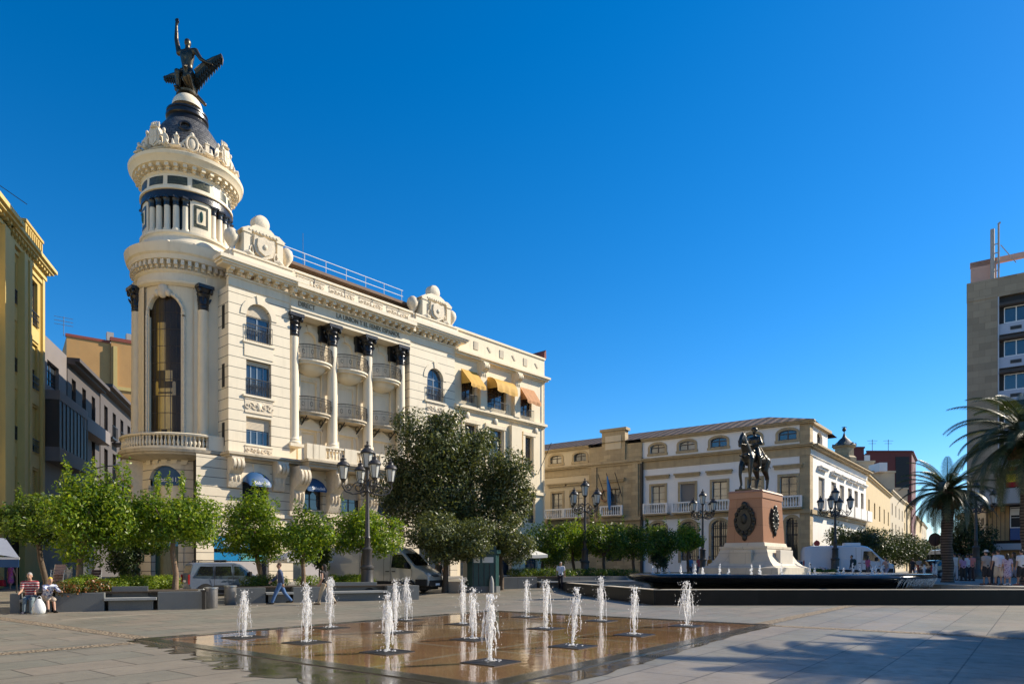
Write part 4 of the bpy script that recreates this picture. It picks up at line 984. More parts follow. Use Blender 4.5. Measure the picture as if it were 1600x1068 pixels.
for (xa,xb) in ((ops[3][0],ops[3][1]),(ops[4][0],ops[4][1]),(ops[5][0],ops[5][1])):
    mb=MB(); mb.box(xa-.45,xa-.1,0,.12,10.9,14.8); mb.box(xb+.1,xb+.45,0,.12,10.9,14.8); mb.box(xa-.45,xb+.45,-.05,.12,14.8,15.15); mb.build('window_surround',m_creamy,D)
def awning(xa,xb,z,drop,out,m,shape,name='awning'):
    mb=MB(); n=10; x0,x1=xa-.15,xb+.15; rows=[]
    for j in range(7):
        t_=j/6
        if shape=='round': yy=-out*sin(t_*pi/2); zz=z-drop*(1-cos(t_*pi/2)); ins=.0
        else: yy=-out*t_; zz=z-drop*t_; ins=0
        rows.append([(x0+(x1-x0)*i/n,yy+.06*sin(i*2.1)*t_,zz-.10*abs(sin(i*pi/ (n/3)))*t_) for i in range(n+1)])
    r=[p for row in rows for p in row]; m_=n+1
    mb.add(r,[(j*m_+i,j*m_+i+1,(j+1)*m_+i+1,(j+1)*m_+i) for j in range(6) for i in range(n)])
    # side cheeks and a ragged valance
    for e in (0,n):
        pts=[rows[j][e] for j in range(7)]; mb.add(pts+[(pts[-1][0],-.02,pts[-1][2]+.1)],[tuple(range(8))])
    last=rows[-1]; rr=random.Random(4); vs=[]
    for i,p in enumerate(last): vs+=[p,(p[0],p[1]-.02,p[2]-.25-.15*rr.random())]
    mb.add(vs,[(2*i,2*i+2,2*i+3,2*i+1) for i in range(n)])
    return mb.build(name,m,D,smooth=50)
awning(ops[0][0],ops[0][1],19.6,1.5,1.3,m_awn,'flat'); awning(ops[1][0],ops[1][1],19.5,1.2,1.35,m_awn,'round'); awning(ops[2][0]-.1,ops[2][1]+.1,19.5,1.4,1.0,m_awnr,'flat')
for o in ops[:3]:
    mb=MB(); railing(mb,o[0]-.1,o[1]+.1,16.32,17.4,-.12,14,False); mb.build('window_railing',m_iron,D)
mb=MB(); mb.prism_xz([(W-.1,23.2),(W+.25,23.2),(W+.2,24.1),(W-.05,23.8)],-.05,2.5); mb.build('corner_fin',m_redcap,D)
mb=MB(); mb.tube([(1.9,3,22.5),(1.9,3,26.0)],.13,8); mb.build('flue',m_alloy,D)
mb=MB()
for i in range(5): mb.tube([(3.2+i*.45,2.5,22.5),(3.2+i*.45,2.5,24.3)],.025,4)
mb.tube([(3.2,2.5,24.2),(5.0,2.5,24.2)],.025,4); mb.tube([(3.2,2.5,23.7),(5.0,2.5,23.7)],.025,4); mb.build('roof_rail',m_iron,D)
mb=MB(); mb.tube([(W-1.2,-.1,11),(W-.6,-1.4,14.2)],.03,5); mb.build('flagpole',m_iron,D)
mb=MB(); mb.tube([(W-.12,-.05,.0),(W-.12,-.05,20.6)],.05,6); mb.build('drainpipe',m_creamy,D)
# roof aerials on the tower building
def aerial(name,x,y,z,h,bars,label):
    t=thing(name,label,'aerial',BF.w(x,y,z),BF.rz); mb=MB(); mb.tube([(0,0,0),(0,0,h)],.025,5); mb.build('mast',m_alloy,t)
    if bars:
        mb=MB(); mb.tube([(-.55,0,h-.1),(.55,0,h-.1)],.012,4)
        for i in range(8): mb.tube([(-.5+i*.14,-.25,h-.1),(-.5+i*.14,.25,h-.1)],.01,4)
        mb.build('aerial_bars',m_alloy,t)
aerial('roof_aerial',8.6,5,24.2,4.6,False,'tall plain mast on the roof of the domed tower building')
aerial('roof_aerial',6.9,7,24.2,2.0,True,'comb shaped television aerial on the roof near the left gable')
aerial('roof_aerial',5.6,6,24.2,2.2,True,'television aerial closest to the left gable on the tower building roof')
# ================================================================== MUNICIPAL PALACE
MX=(27.7,63.6)
MF=Frame(MX[0],MX[1],.814,-.581)
M_=thing('palace','long whitewashed two storey palace with stone portal, tiled roof and balconies','building',(MX[0],MX[1],0),MF.rz)
mx=lambda u: MF.x(u)
xs_=lambda u0,u1: (mx(u0),mx(u1))
xL=mx(848); xpA,xpB=mx(922),mx(1004)
EZ,CZ0,CZ1,SZ=14.9,12.0,13.0,6.9
def pal_ops(us,za,zb,r=0): return [(mx(a),mx(b),za,zb,r) for a,b in us]
UP=[(860,878),(897,916),(1016,1039),(1061,1086),(1110,1136),(1163,1189),(1216,1245)]
MID=[(863,879),(893,912),(952,971),(1018,1039),(1063,1086),(1113,1136),(1168,1190),(1219,1245)]
GRD=[(863,879),(893,912),(950,973),(1017,1040),(1064,1088),(1112,1137),(1166,1190),(1228,1247)]
opsu=pal_ops(UP,13.55,14.5,.3); opsm=pal_ops(MID,7.25,10.1); opsg=pal_ops(GRD,2.2,6.2,.55)
pr=lambda o: xpA<=o[0]<=xpB
L=[o for o in opsu+opsm+opsg if o[1]<xpA]; Pt=[o for o in opsm+opsg if pr(o)]; Rr=[o for o in opsu+opsm+opsg if o[0]>xpB]
mb=MB(); wall(mb,xL,xpA,0,EZ,L,0,.35); mb.build('left_wall',m_mcreamw,M_)
mb=MB(); wall(mb,xpA,xpB,0,13.2,Pt,-.25,.5); mb.add([(xpA,-.25,0),(xpA,.1,0),(xpA,.1,13.2),(xpA,-.25,13.2)],[(0,1,2,3)]); mb.build('portal_wall',m_mblock,M_)
mb=MB(); wall(mb,xpB,0,0,EZ,Rr,0,.35); mb.build('front_wall',m_mwhite,M_)
mb=MB(); mb.box(xpA,xpB,-.2,.4,13.2,14.9); 
x0,x1=xs_(943,1002); mb.box(x0,x0+(x1-x0)*.62,-.4,.4,13.2,16.4); mb.box(x0-.2,x0+(x1-x0)*.62+.2,-.55,.5,16.4,16.7); mb.build('portal_attic',m_mblock,M_)
mb=MB(); mb.box(x0+.45,x0+(x1-x0)*.62-.45,-.46,-.4,14.4,15.9); mb.build('blank_panel',m_mcreamw,M_)
mb=MB(); mb.box(xpA-.1,xpB+.1,-.6,.2,12.85,13.15); mb.box(xpA-.1,xpB+.1,-.4,.2,12.6,12.85); mb.build('portal_cornice',m_mstone,M_)
mb=MB(); mb.box(xpA+.35,xpA+1.0,-.42,-.25,6.9,12.6); mb.build('portal_pilaster',m_mblock,M_)
mb=MB(); mb.box(xpB-1.0,xpB-.35,-.42,-.25,6.9,12.6); mb.build('portal_pilaster',m_mblock,M_)
for (a,b) in ((xL,xpA),(xpB,.12)):
    mb=MB(); mb.box(a,b,-.10,.1,11.95,12.75); mb.box(a,b+(.2 if b>0 else 0),-.4,.1,12.75,12.9); mb.box(a,b+(.3 if b>0 else 0),-.55,.1,12.9,13.05); mb.build('stone_band',m_mstone,M_)
    mb=MB(); mb.box(a,b,-.22,.1,6.55,6.95); mb.build('storey_band',m_mstone,M_)
    mb=MB(); mb.box(a,b+(.3 if b>0 else 0),-.35,.2,EZ,EZ+.14); mb.box(a,b+(.4 if b>0 else 0),-.5,.2,EZ+.14,EZ+.28); mb.build('eaves',m_mstone,M_)
mb=MB(); mb.box(xpA,xpB,-.6,.1,6.55,6.95); mb.build('storey_band',m_mstone,M_)
mb=MB(); mb.box(xpB-.12,xpB+.12,-.36,-.06,0,13.2); mb.build('drainpipe',m_iron,M_)
mb=MB(); mb.box(-.85,.06,-.06,.02,0,EZ); mb.build('corner_quoins',m_mblock,M_)
def frame_part(parent,o,w,y,name='stone_frame',m=None):
    mb=MB(); xa,xb,za,zb=o[:4]; r=o[4] if len(o)>4 else 0
    mb.box(xa-w,xa,y-.08,y,za-w*.8,zb-r); mb.box(xb,xb+w,y-.08,y,za-w*.8,zb-r); 
    if r: arch_band(mb,xa,xb,zb,r,w,y-.08,y,False); 
    else: mb.box(xa-w,xb+w,y-.08,y,zb,zb+w)
    return mb.build(name,m or m_mstone,parent)
for i,o in enumerate(opsu):
    frame_part(M_,o,.24,0); mb=MB(); mb.box(o[0]-.32,o[1]+.32,-.1,0,o[2]-.25,o[2]); mb.build('window_sill',m_mstone,M_)
    window(M_,*o[:4],.3,.2,2,1,m_framed,(m_glassc,m_glass,m_glassc,m_glassc,m_glass,m_glass,m_glass)[i],0,.07)
for i,o in enumerate(opsm):
    y=-.25 if pr(o) else 0
    frame_part(M_,o,.24,y)
    mb=MB(); mb.box(o[0]-.6,o[1]+.6,y-.42,y,o[3]+.95,o[3]+1.1); mb.box(o[0]-.5,o[1]+.5,y-.28,y,o[3]+.72,o[3]+.95); mb.build('lintel_cornice',m_mstone,M_)
    window(M_,*o[:4],0,y+.22,2,4,m_framed,m_glass if i in(2,4,6,7) else m_glassc,.62 if i in(4,) else 0,.06,mat('grey_blind',(.20,.18,.16),var=.1) if i==4 else None)
    mb=MB(); xa,xb=o[0]-.6,o[1]+.6; yy=y-.75; mb.box(xa,xb,yy-.15,y,6.96,7.12); bs=mb.build('balcony',m_mstone,M_)
    mb=MB(); mb.box(xa,xb,yy-.1,yy+.1,7.12,7.22); mb.box(xa,xb,yy-.12,yy+.12,8.05,8.2); n=int((xb-xa)/.27)
    for k in range(n): x=xa+.12+(xb-xa-.24)*(k+.5)/n; mb.lathe([(.05,0),(.09,.25),(.04,.55),(.07,.83)],(x,yy,7.22),6,cap=False)
    mb.box(xa-.02,xa+.16,yy-.13,yy+.13,7.12,8.2); mb.box(xb-.16,xb+.02,yy-.13,yy+.13,7.12,8.2); mb.build('balustrade',m_mwhite,bs,smooth=40)
for i,o in enumerate(opsg):
    y=-.25 if pr(o) else 0
    frame_part(M_,o,.28,y); wfo=window(M_,*o[:4],.5,y+.28,2,3,m_framed,m_glass,0,.07)
    mb=MB(); n=8
    for k in range(n+1): x=o[0]+(o[1]-o[0])*k/n; mb.tube([(x,y-.05,o[2]),(x,y-.05,o[3]-.15)],.022,4)
    for z in (2.6,3.6,4.6,5.4): mb.box(o[0],o[1],y-.07,y-.03,z,z+.05)
    mb.build('window_grille',m_iron,M_)
# three bare flag poles over the portal with a furled blue flag, and a wreath
for k,x in enumerate((mx(949),mx(962),mx(975))):
    mb=MB(); mb.tube([(x,-.5,9.2),(x,-2.2,11.6)],.04,5); p_=mb.build('flagpole',m_iron,M_)
    if k==1:
        mb=MB(); mb.tube([(x,-2.0,11.3),(x+.05,-1.7,10),(x,-1.5,8.6),(x,-1.45,7.7)],[.06,.2,.22,.1],7); mb.build('flag',cloth((.05,.20,.45)),p_,smooth=60)
mb=MB(); xx=mx(947.5); mb.tube([(xx+.5*cos(k*pi/10),-.35,9.4+.6*sin(k*pi/10)) for k in range(21)],.1,6); mb.build('wreath',m_redgran,M_,smooth=60)
# roof
mb=MB(); dpt=11; ridge=EZ+2.1
mb.add([(xL-3,-.6,EZ+.28),(.45,-.6,EZ+.28),(-5,5,ridge),(xL-3,5,ridge)],[(0,1,2,3)])
mb.add([(.45,-.6,EZ+.28),(.45,dpt,EZ+.28),(-5,5,ridge)],[(0,1,2)]); mb.add([(.45,dpt,EZ+.28),(xL-3,dpt,EZ+.28),(xL-3,5,ridge),(-5,5,ridge)],[(0,1,2,3)])
mb.build('roof',m_tile,M_)
# side wing in its own slightly splayed direction
SF=Frame(MX[0],MX[1],.619,.786)
def sx(u): return SF.x(u)
Ms=Matrix.Rotation(-MF.rz,4,'Z')@Matrix.Translation((-MX[0],-MX[1],0))@Matrix.Translation((MX[0],MX[1],0))@Matrix.Rotation(SF.rz,4,'Z')
def sm(): m=MB(); m.M=Ms; return m
sL=sx(1353); aL=sx(1293)
SW=[(1279,1288.5),(1299,1306.5),(1312,1319),(1325,1331),(1335,1340.5),(1345,1349.5)]
so_=[(sx(a),sx(b),7.3,10.3) for a,b in SW]; sg=[(sx(a),sx(b),2.2,5.6) for a,b in SW[1:]]; su=[(sx(1276.5),sx(1285),13.4,14.6,.5)]
mb=sm(); wall(mb,.02,sL,0,12.9,so_+sg,0,.4); wall(mb,.02,aL,12.9,EZ,su,0,.4); mb.add([(sL,0,0),(sL,10,0),(sL,10,13),(sL,0,13)],[(0,1,2,3)]); mb.add([(aL,0,12.9),(aL,10,12.9),(aL,10,EZ),(aL,0,EZ)],[(0,1,2,3)]); mb.build('side_wall',m_mwhite,M_)
mb=sm(); mb.box(.05,sL+.2,-.12,.1,12.0,12.5); mb.build('stone_band',m_mwhite,M_)
mb=sm(); mb.box(.1,sL+.3,-.5,.1,12.7,12.85); mb.box(.1,sL+.4,-.75,.1,12.85,13.0); mb.build('side_cornice',m_mstone,M_)
mb=sm(); mb.box(.05,sL,-.25,.1,6.5,6.9); mb.build('storey_band',m_mstone,M_)
mb=sm(); mb.box(.05,aL+.3,-.35,.2,EZ+.0,EZ+.27); mb.build('eaves',m_mstone,M_)
mb=sm(); mb.box(.03,.95,-.06,.02,0,EZ-.01); mb.build('corner_quoins',m_mblock,M_)
mb=sm(); mb.add([(aL,-.8,13.02),(sL+.4,-.8,13.02),(sL+.4,5,14.3),(aL,5,14.3)],[(0,1,2,3)]); mb.build('roof',m_tile,M_)
for i,o in enumerate(so_+sg+su):
    wf=window(M_,*o[:4],(o[4] if len(o)>4 else 0),.25,2,3,m_framed,m_glass,.75 if i<6 else 0,.07,mat('brown_blind',(.24,.20,.15),var=.1,groove=.1,gw=.2)); wf.data.transform(Ms)
    for c in wf.children: c.data.transform(Ms)
    if i<6:
        mb=sm(); mb.box(o[0]-.4,o[1]+.4,-.45,0,11.15,11.3); mb.box(o[0]-.3,o[1]+.3,-.3,0,10.95,11.15); mb.build('lintel_cornice',m_mwhite,M_)
        mb=sm(); mb.box(o[0]-.5,o[1]+.5,-.85,0,6.9,7.05); mb.box(o[0]-.5,o[1]+.5,-.85,-.7,7.05,8.1); mb.build('balcony',m_mwhite,M_)
mb=MB(); mb.box(xL,-.4,.9,9,0,EZ); mb.build('core_wall',m_dark,M_)
# ================================================================== STREET BUILDINGS
def bthing(name,label,fr,z=0): return thing(name,label,'building',(fr.ox,fr.oy,z),fr.rz)
# ---- yellow building at the left edge
YF=Frame(-28.4,40.0,-.312,.95)
Y=thing('yellow_building','ochre yellow corner building with deep cornice at the left edge','building',(-34.08,48,0),YF.rz); Y.scale=(1.2,1.2,1.2)
yx=lambda u: YF.x(u)
yw=[]
for z in (17.0,13.2,9.4,5.6): yw+=[(.35,1.75,z-1.2,z+1.5),(-2.6,-1.8,z-1.0,z+1.3),(-6.6,-5.4,z-1.0,z+1.3)]
mb=MB(); wall(mb,-9,2.6,3.2,20,yw,0,.3); mb.add([(2.6,0,0),(2.6,9,0),(2.6,9,20),(2.6,0,20)],[(0,1,2,3)]); mb.build('wall',m_yellow,Y)
mb=MB(); mb.box(-9,2.55,.35,9,0,19.9); mb.build('core_wall',m_dark,Y)
for p in ((-.35,2.6),(-4.6,-3.4),(-9,-7.4)): mb=MB(); mb.box(*p,.0,.3,0,3.2); mb.build('shop_pier',m_yellow,Y)
for i,o in enumerate(yw):
    window(Y,*o[:4],0,.18,2 if i%3==0 else 1,2,m_framed,m_glass,(.0,.55,.8,.9)[i//3] if i%3<2 else .6,.05,mat('cream_blind',(.55,.42,.14),groove=.1,gw=.2,var=.05))
    mb=MB(); railing(mb,o[0],o[1],o[2],o[2]+.75,-.08,8,False); mb.box(o[0],o[1],-.1,-.06,o[2]+.35,o[2]+.39); mb.build('window_railing',m_iron,Y)
mb=MB()
for z in (18.75,): mb.box(-9,2.62,-.1,.1,z,z+.2)
mb.build('string_course',m_yellowl,Y)
for (xa,xb,o) in ((-.3,.05,.25),(-1.5,-1.0,.35),(-3.6,-3.0,.35),(-4.9,-4.2,.55),(-8.2,-7.4,.55),(2.25,2.62,.14)):
    mb=MB(); mb.box(xa,xb,-o,.05,3.2,19.1); mb.build('pilaster',m_yellowl,Y)
for i,o in enumerate(yw):
    mb=MB(); mb.box(o[0]-.05,o[1]+.05,-.07,.02,o[2]-.95,o[2]-.2); mb.build('apron_panel',m_yellowl,Y)
mb=MB(); cornice(mb,-4.2,2.6,[(.2,19.1,19.3),(.5,19.6,19.75),(.65,19.75,19.95)],(19.3,19.6,.4,.45,.2)); cornice(mb,-9,-4.2,[(.4,19.1,19.3),(.75,19.6,19.75),(.9,19.75,20.0)],(19.3,19.6,.6,.45,.2)); mb.build('cornice',m_yellowl,Y)
mb=MB(); mb.box(-.4,2.4,-.05,.25,19.95,21.3); mb.box(-9,-.4,.5,.9,20.0,21.5); mb.box(-.5,2.5,-.12,.3,21.3,21.46)
for k in range(8): mb.box(-.2+k*.33,-.05+k*.33,-.12,-.05,20.15,21.15)
mb.build('roof_parapet',m_yellow,Y)
mb=MB(); mb.box(-9,2.7,-.15,.1,3.2,3.5); mb.build('shop_fascia',m_yellowl,Y)
# cable strung from its roof
t=thing('roof_cable','thin dark cable rising from the yellow building roof at left','cable',(-34.08,48,27)); mb=MB(); mb.tube([(0,0,0),(-3,-2,2.0),(-6,-4,4.6)],.03,4); mb.build('cable',m_iron,t)
# ---- grey houses down the side street
def streethouse(name,label,fr,xa,xb,H,m,wins,bands=(),y=0,corn=.5,cm=None,depth=7):
    t=thing(name,label,'building',fr.w(xa,y,0)*1.2,fr.rz); t.scale=(1.2,1.2,1.2); L=xb-xa
    ops=[(a-xa,b-xa,c,d) for a,b,c,d in wins]
    mb=MB(); wall(mb,0,L,0,H,ops,0,.3); mb.add([(L,0,0),(L,depth,0),(L,depth,H),(L,0,H)],[(0,1,2,3)]); mb.add([(0,0,0),(0,depth,0),(0,depth,H),(0,0,H)],[(0,1,2,3)]); mb.add([(0,0,H),(L,0,H),(L,depth,H),(0,depth,H)],[(0,1,2,3)]); mb.build('wall',m,t)
    mb=MB(); mb.box(.05,L-.05,.4,depth,0,H-.1); mb.build('core_wall',m_dark,t)
    if corn:
        mb=MB(); mb.box(0,L,-corn,.1,H-.25,H); mb.box(0,L,-corn*.6,.1,H-.45,H-.25); mb.build('cornice',cm or m,t)
    for z in bands: mb=MB(); mb.box(0,L,-.18,.05,z,z+.25); mb.build('string_course',cm or m,t)
    for o in ops: window(t,*o,0,.2,2,3,m_framed,m_glass,0)
    return t
g1a,g1b,g2b,g3b=2.62,yx(108),yx(158),yx(214)
t=streethouse('grey_house','pale grey house with glazed bay beside the yellow building',YF,g1a,g1b,16.0,m_grayr,[(yx(78),yx(96),13.0,14.6)],(),.15,.0)
bx0,bx1=yx(72)-g1a,yx(119)-g1a
mb=MB(); mb.box(bx0,bx1,-.9,.15,8.0,8.9); mb.box(bx0,bx1,-.9,.15,11.9,12.5); b_=mb.build('glazed_bay',m_grayr,t)
mb=MB(); mb.box(bx0+.06,bx1-.06,-.84,.1,8.9,11.9); mb.build('bay_glass',m_framed,b_)
mb=MB()
for k in range(9): x=bx0+(bx1-bx0)*k/8; mb.box(x-.05+(.05 if k==0 else 0)-(.05 if k==8 else 0),x+.05+(.05 if k==0 else 0)-(.05 if k==8 else 0),-.89,-.8,8.9,11.9)
mb.build('bay_mullions',m_framed,b_)
w2=[(g1b+1.0+k*2.6,g1b+2.0+k*2.6,z,z+2.3) for k in range(3) for z in (5.0,9.0,12.4)]
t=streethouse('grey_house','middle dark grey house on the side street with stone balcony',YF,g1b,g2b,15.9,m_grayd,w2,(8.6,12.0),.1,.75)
mb=MB(); mb.box(.5,8.5,-.8,.1,11.2,12.2); mb.build('balcony',m_grayr,t)
w3=[(g2b+1.2+k*2.9,g2b+2.4+k*2.9,z,z+2.6) for k in range(5) for z in (4.6,8.6,12.2)]
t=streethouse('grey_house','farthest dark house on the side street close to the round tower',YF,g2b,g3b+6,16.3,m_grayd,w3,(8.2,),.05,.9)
for z in (8.5,12.1):
    for k in (0,1,2,3): mb=MB(); x=.9+k*2.9; mb.box(x,x+1.8,-.7,0,z-.12,z); railing(mb,x,x+1.8,z,z+1.0,-.68,9,False); mb.build('balcony',m_iron,t)
# ---- orange block behind them
OF=Frame(-51,76,1,.12)
OF=Frame((104-800)/F*93,93,.80,.60)
t=thing('orange_block','tall sunlit orange rendered block behind the grey houses','building',(OF.ox,OF.oy,-.4),OF.rz); t.scale=(1.22,1.22,1.22)
mb=MB(); mb.prism([(0,0),(12,0),(12,10),(0,10)],0,27.3); mb.prism([(4.3,-.25),(12,-.25),(12,0),(4.3,0)],0,27.6); mb.build('wall',m_orange,t)
mb=MB(); 
for (a,b) in ((4.5,4.9),(7.2,7.6)): mb.box(a,b,-.4,-.25,10,27)
mb.box(4.9,7.2,-.38,-.25,22.0,22.4); mb.build('wall_ribs',m_yellowl,t)
mb=MB(); mb.box(-.1,4.2,-.1,.4,27.3,27.6); mb.box(4.2,12.1,-.35,.4,27.6,28.0); mb.build('tile_capping',m_redcap,t)
for k,x in enumerate((4.0,6.0,8.2,9.6)):
    mb=MB(); mb.box(x,x+.7,1,1.8,27.6,28.9+.2*(k%2)); mb.build('chimney',m_concrete,t)
tt=thing('roof_aerial','television aerial at the left end of the orange block roof','aerial',OF.w(-.3,.5,33),OF.rz); mb=MB(); mb.tube([(0,0,0),(0,0,2.6)],.05,5); mb.build('mast',m_alloy,tt); mb=MB()
for z in (1.5,2.0,2.5): mb.tube([(-1.1,0,z),(1.1,0,z)],.03,4)
for k in range(7): mb.tube([(-.9+k*.3,-.2,2.0),(-.9+k*.3,.2,2.0)],.02,4)
mb.build('aerial_bars',m_alloy,tt)
# ---- brown high rise on the right
RF=Frame(41.3,62,.814,-.581)
T=bthing('high_rise','brown stone clad high rise block with ribbon windows at the right edge',RF)
rx=lambda u,y=0: RF.x(u,y)
xw=rx(1559); H=27.2; L=26
mb=MB(); mb.prism([(0,0),(xw,0),(xw,8),(0,8)],7.6,H); mb.build('clad_wall',m_towerblk,T)
mb=MB(); mb.prism([(xw,.35),(L,.35),(L,8),(xw,8)],7.6,H-.9); mb.build('rear_wall',m_dark,T)
mb=MB(); mb.box(-.02,L,-.05,.35,H-1.7,H); mb.box(0,L,.4,8,H-.9,H-.3); mb.build('roof_band',m_towerblk,T)
mb=MB(); mb.box(.25,2.2,1.0,4.0,H,H+2.2); mb.box(.2,L,1.0,1.3,H+1.7,H+2.2); mb.build('penthouse',m_pink,T)
mb=MB(); mb.tube([(1.9,.5,H-.2),(1.9,.5,H+4.6)],.17,8); mb.tube([(2.35,.4,H),(2.35,.4,H+5.0)],.08,6); mb.tube([(2.35,.4,H+5.0),(2.5,.4,H+5.0)],.08,6)
for z in (.8,1.6,2.4,3.2): mb.tube([(1.9,.5,H+z),(2.4,.4,H+z)],.05,5)
mb.tube([(2.5,.4,H+3),(3.6,.8,H+1.3)],.04,5); mb.build('vent_stack',m_concrete,T)
FH=2.97
for fl in range(6):
    z0=H-2.1-FH*(fl+1)+.35
    mb=MB(); mb.box(xw+.03,L,.12,.35,z0-.35,z0+.6); mb.build('spandrel',m_bluew,T)
    mb=MB(); mb.box(xw+.1,L,-.25,.12,z0+2.05,z0+2.35); mb.prism_xz([(xw+.1,z0+2.05),(L,z0+2.05),(L,z0+2.1),(xw+.1,z0+2.1)],-.55,-.25); mb.build('shade_louvre',mat('tile_louvre',(.10,.085,.075),rough=.8,groove=.09,gw=.35,var=.2),T)
    for k in range(8):
        x=xw+.45+k*2.6; window(T,x,x+1.75,z0+.6,z0+2.0,0,.15,2,1,m_white,m_glass,0,.05)
        mb=MB(); mb.box(x+.45,x+1.25,.08,.12,z0-.05,z0+.25); mb.build('air_grille',m_iron,T)
mb=MB(); mb.box(xw,xw+.1,-.06,.3,7.6,H-1.7); mb.build('wall_trim',mat('steel_trim',(.45,.47,.50),rough=.4,var=.08),T)
# first floor canopy slab, timber panels, shop
cx0=rx(1534); 
mb=MB(); mb.box(-.4,L,-1.9,.3,7.0,8.3); mb.build('canopy',m_concrete,T)
mb=MB(); mb.box(rx(1544,1.2),rx(1577,1.2),1.2,1.4,3.9,7.0); mb.build('timber_panel',m_wood,T)
mb=MB()
for k in range(1,5): x=rx(1544,1.2)+(rx(1577,1.2)-rx(1544,1.2))*k/5; mb.box(x-.02,x+.02,1.17,1.2,3.9,7.0)
mb.build('panel_joints',m_framed,T)
xa=rx(1578,1.2); fo=window(T,xa,xa+3.2,5.0,6.9,0,1.25,3,2,m_white,m_dark,0,.06)
mb=MB(); mb.box(xa+.05,xa+3.2,1.1,1.2,6.15,6.75); sg=mb.build('sign_board',m_white,T); text('Allianz',.55,m_dark,sg,Matrix.Translation((xa+1.55,1.08,6.45)),.006)
mb=MB(); mb.box(xa+.02,xa+3.4,.95,1.15,3.95,5.0); sg=mb.build('sign_board',mat('blue_sign',(.015,.07,.22),rough=.4,var=.05),T); text('A',.85,m_letter,sg,Matrix.Translation((xa+1.15,.93,4.5)),.006,font_bold=.02)
mb=MB(); mb.box(rx(1553,0),L,-.6,1.4,3.05,3.6); mb.build('marquee',mat('grey_marquee',(.35,.36,.38),rough=.5,var=.06),T)
x0=rx(1526,-.3); x1=rx(1553,-.3); mb=MB(); mb.box(x0,x1-.02,-.5,-.3,3.05,3.62); sg=mb.build('sign_board',mat('brown_sign',(.10,.05,.02),var=.1),T)
text('starmania',.58,m_gold,sg,Matrix.Translation(((x0+x1)/2,-.53,3.36)),.02,font_bold=.01,sx=(x1-x0)/2.9)
mb=MB(); mb.box(rx(1545,1.2),L,1.3,1.6,2.4,3.05); mb.build('shop_fascia',mat('tan_fascia',(.40,.27,.13),var=.1),T)
mb=MB(); mb.box(rx(1545,1.3)-.1,L,1.7,8,.5,7.6); mb.build('core_wall',m_dark,T)
for k in range(7):
    x=rx(1544,1.2)+.1+k*1.95; mb=MB(); mb.box(x,x+.5,1.2,1.5,.5,2.4); mb.build('shop_pier',m_beige2,T)
    mb=MB(); mb.add([(x+.52,1.45,.6),(x+1.9,1.45,.6),(x+1.9,1.45,2.38),(x+.52,1.45,2.38)],[(0,1,2,3)]); mb.build('shop_window',m_glass,T)
# flag hung from a window
f_=thing('flag','red and yellow striped flag hung under a window of the high rise','flag',RF.w(rx(1571,-.3),-.1,8.55),RF.rz)
for k,(z0,z1,m) in enumerate(((.0,.45,cloth((.35,.01,.01))),(.45,1.35,cloth((.62,.42,.02))),(1.35,1.8,cloth((.35,.01,.01))))):
    mb=MB(); n=12
    vs=[]
    for i in range(n+1):
        x=i*.2; y=-.05-.05*sin(i*1.3); vs+=[(x,y,z0),(x,y,z1),(x,y+.01,z0),(x,y+.01,z1)]
    mb.add(vs,[(4*i,4*i+4,4*i+5,4*i+1) for i in range(n)]+[(4*i+2,4*i+3,4*i+7,4*i+6) for i in range(n)]); mb.build('stripe',m,f_,smooth=60)
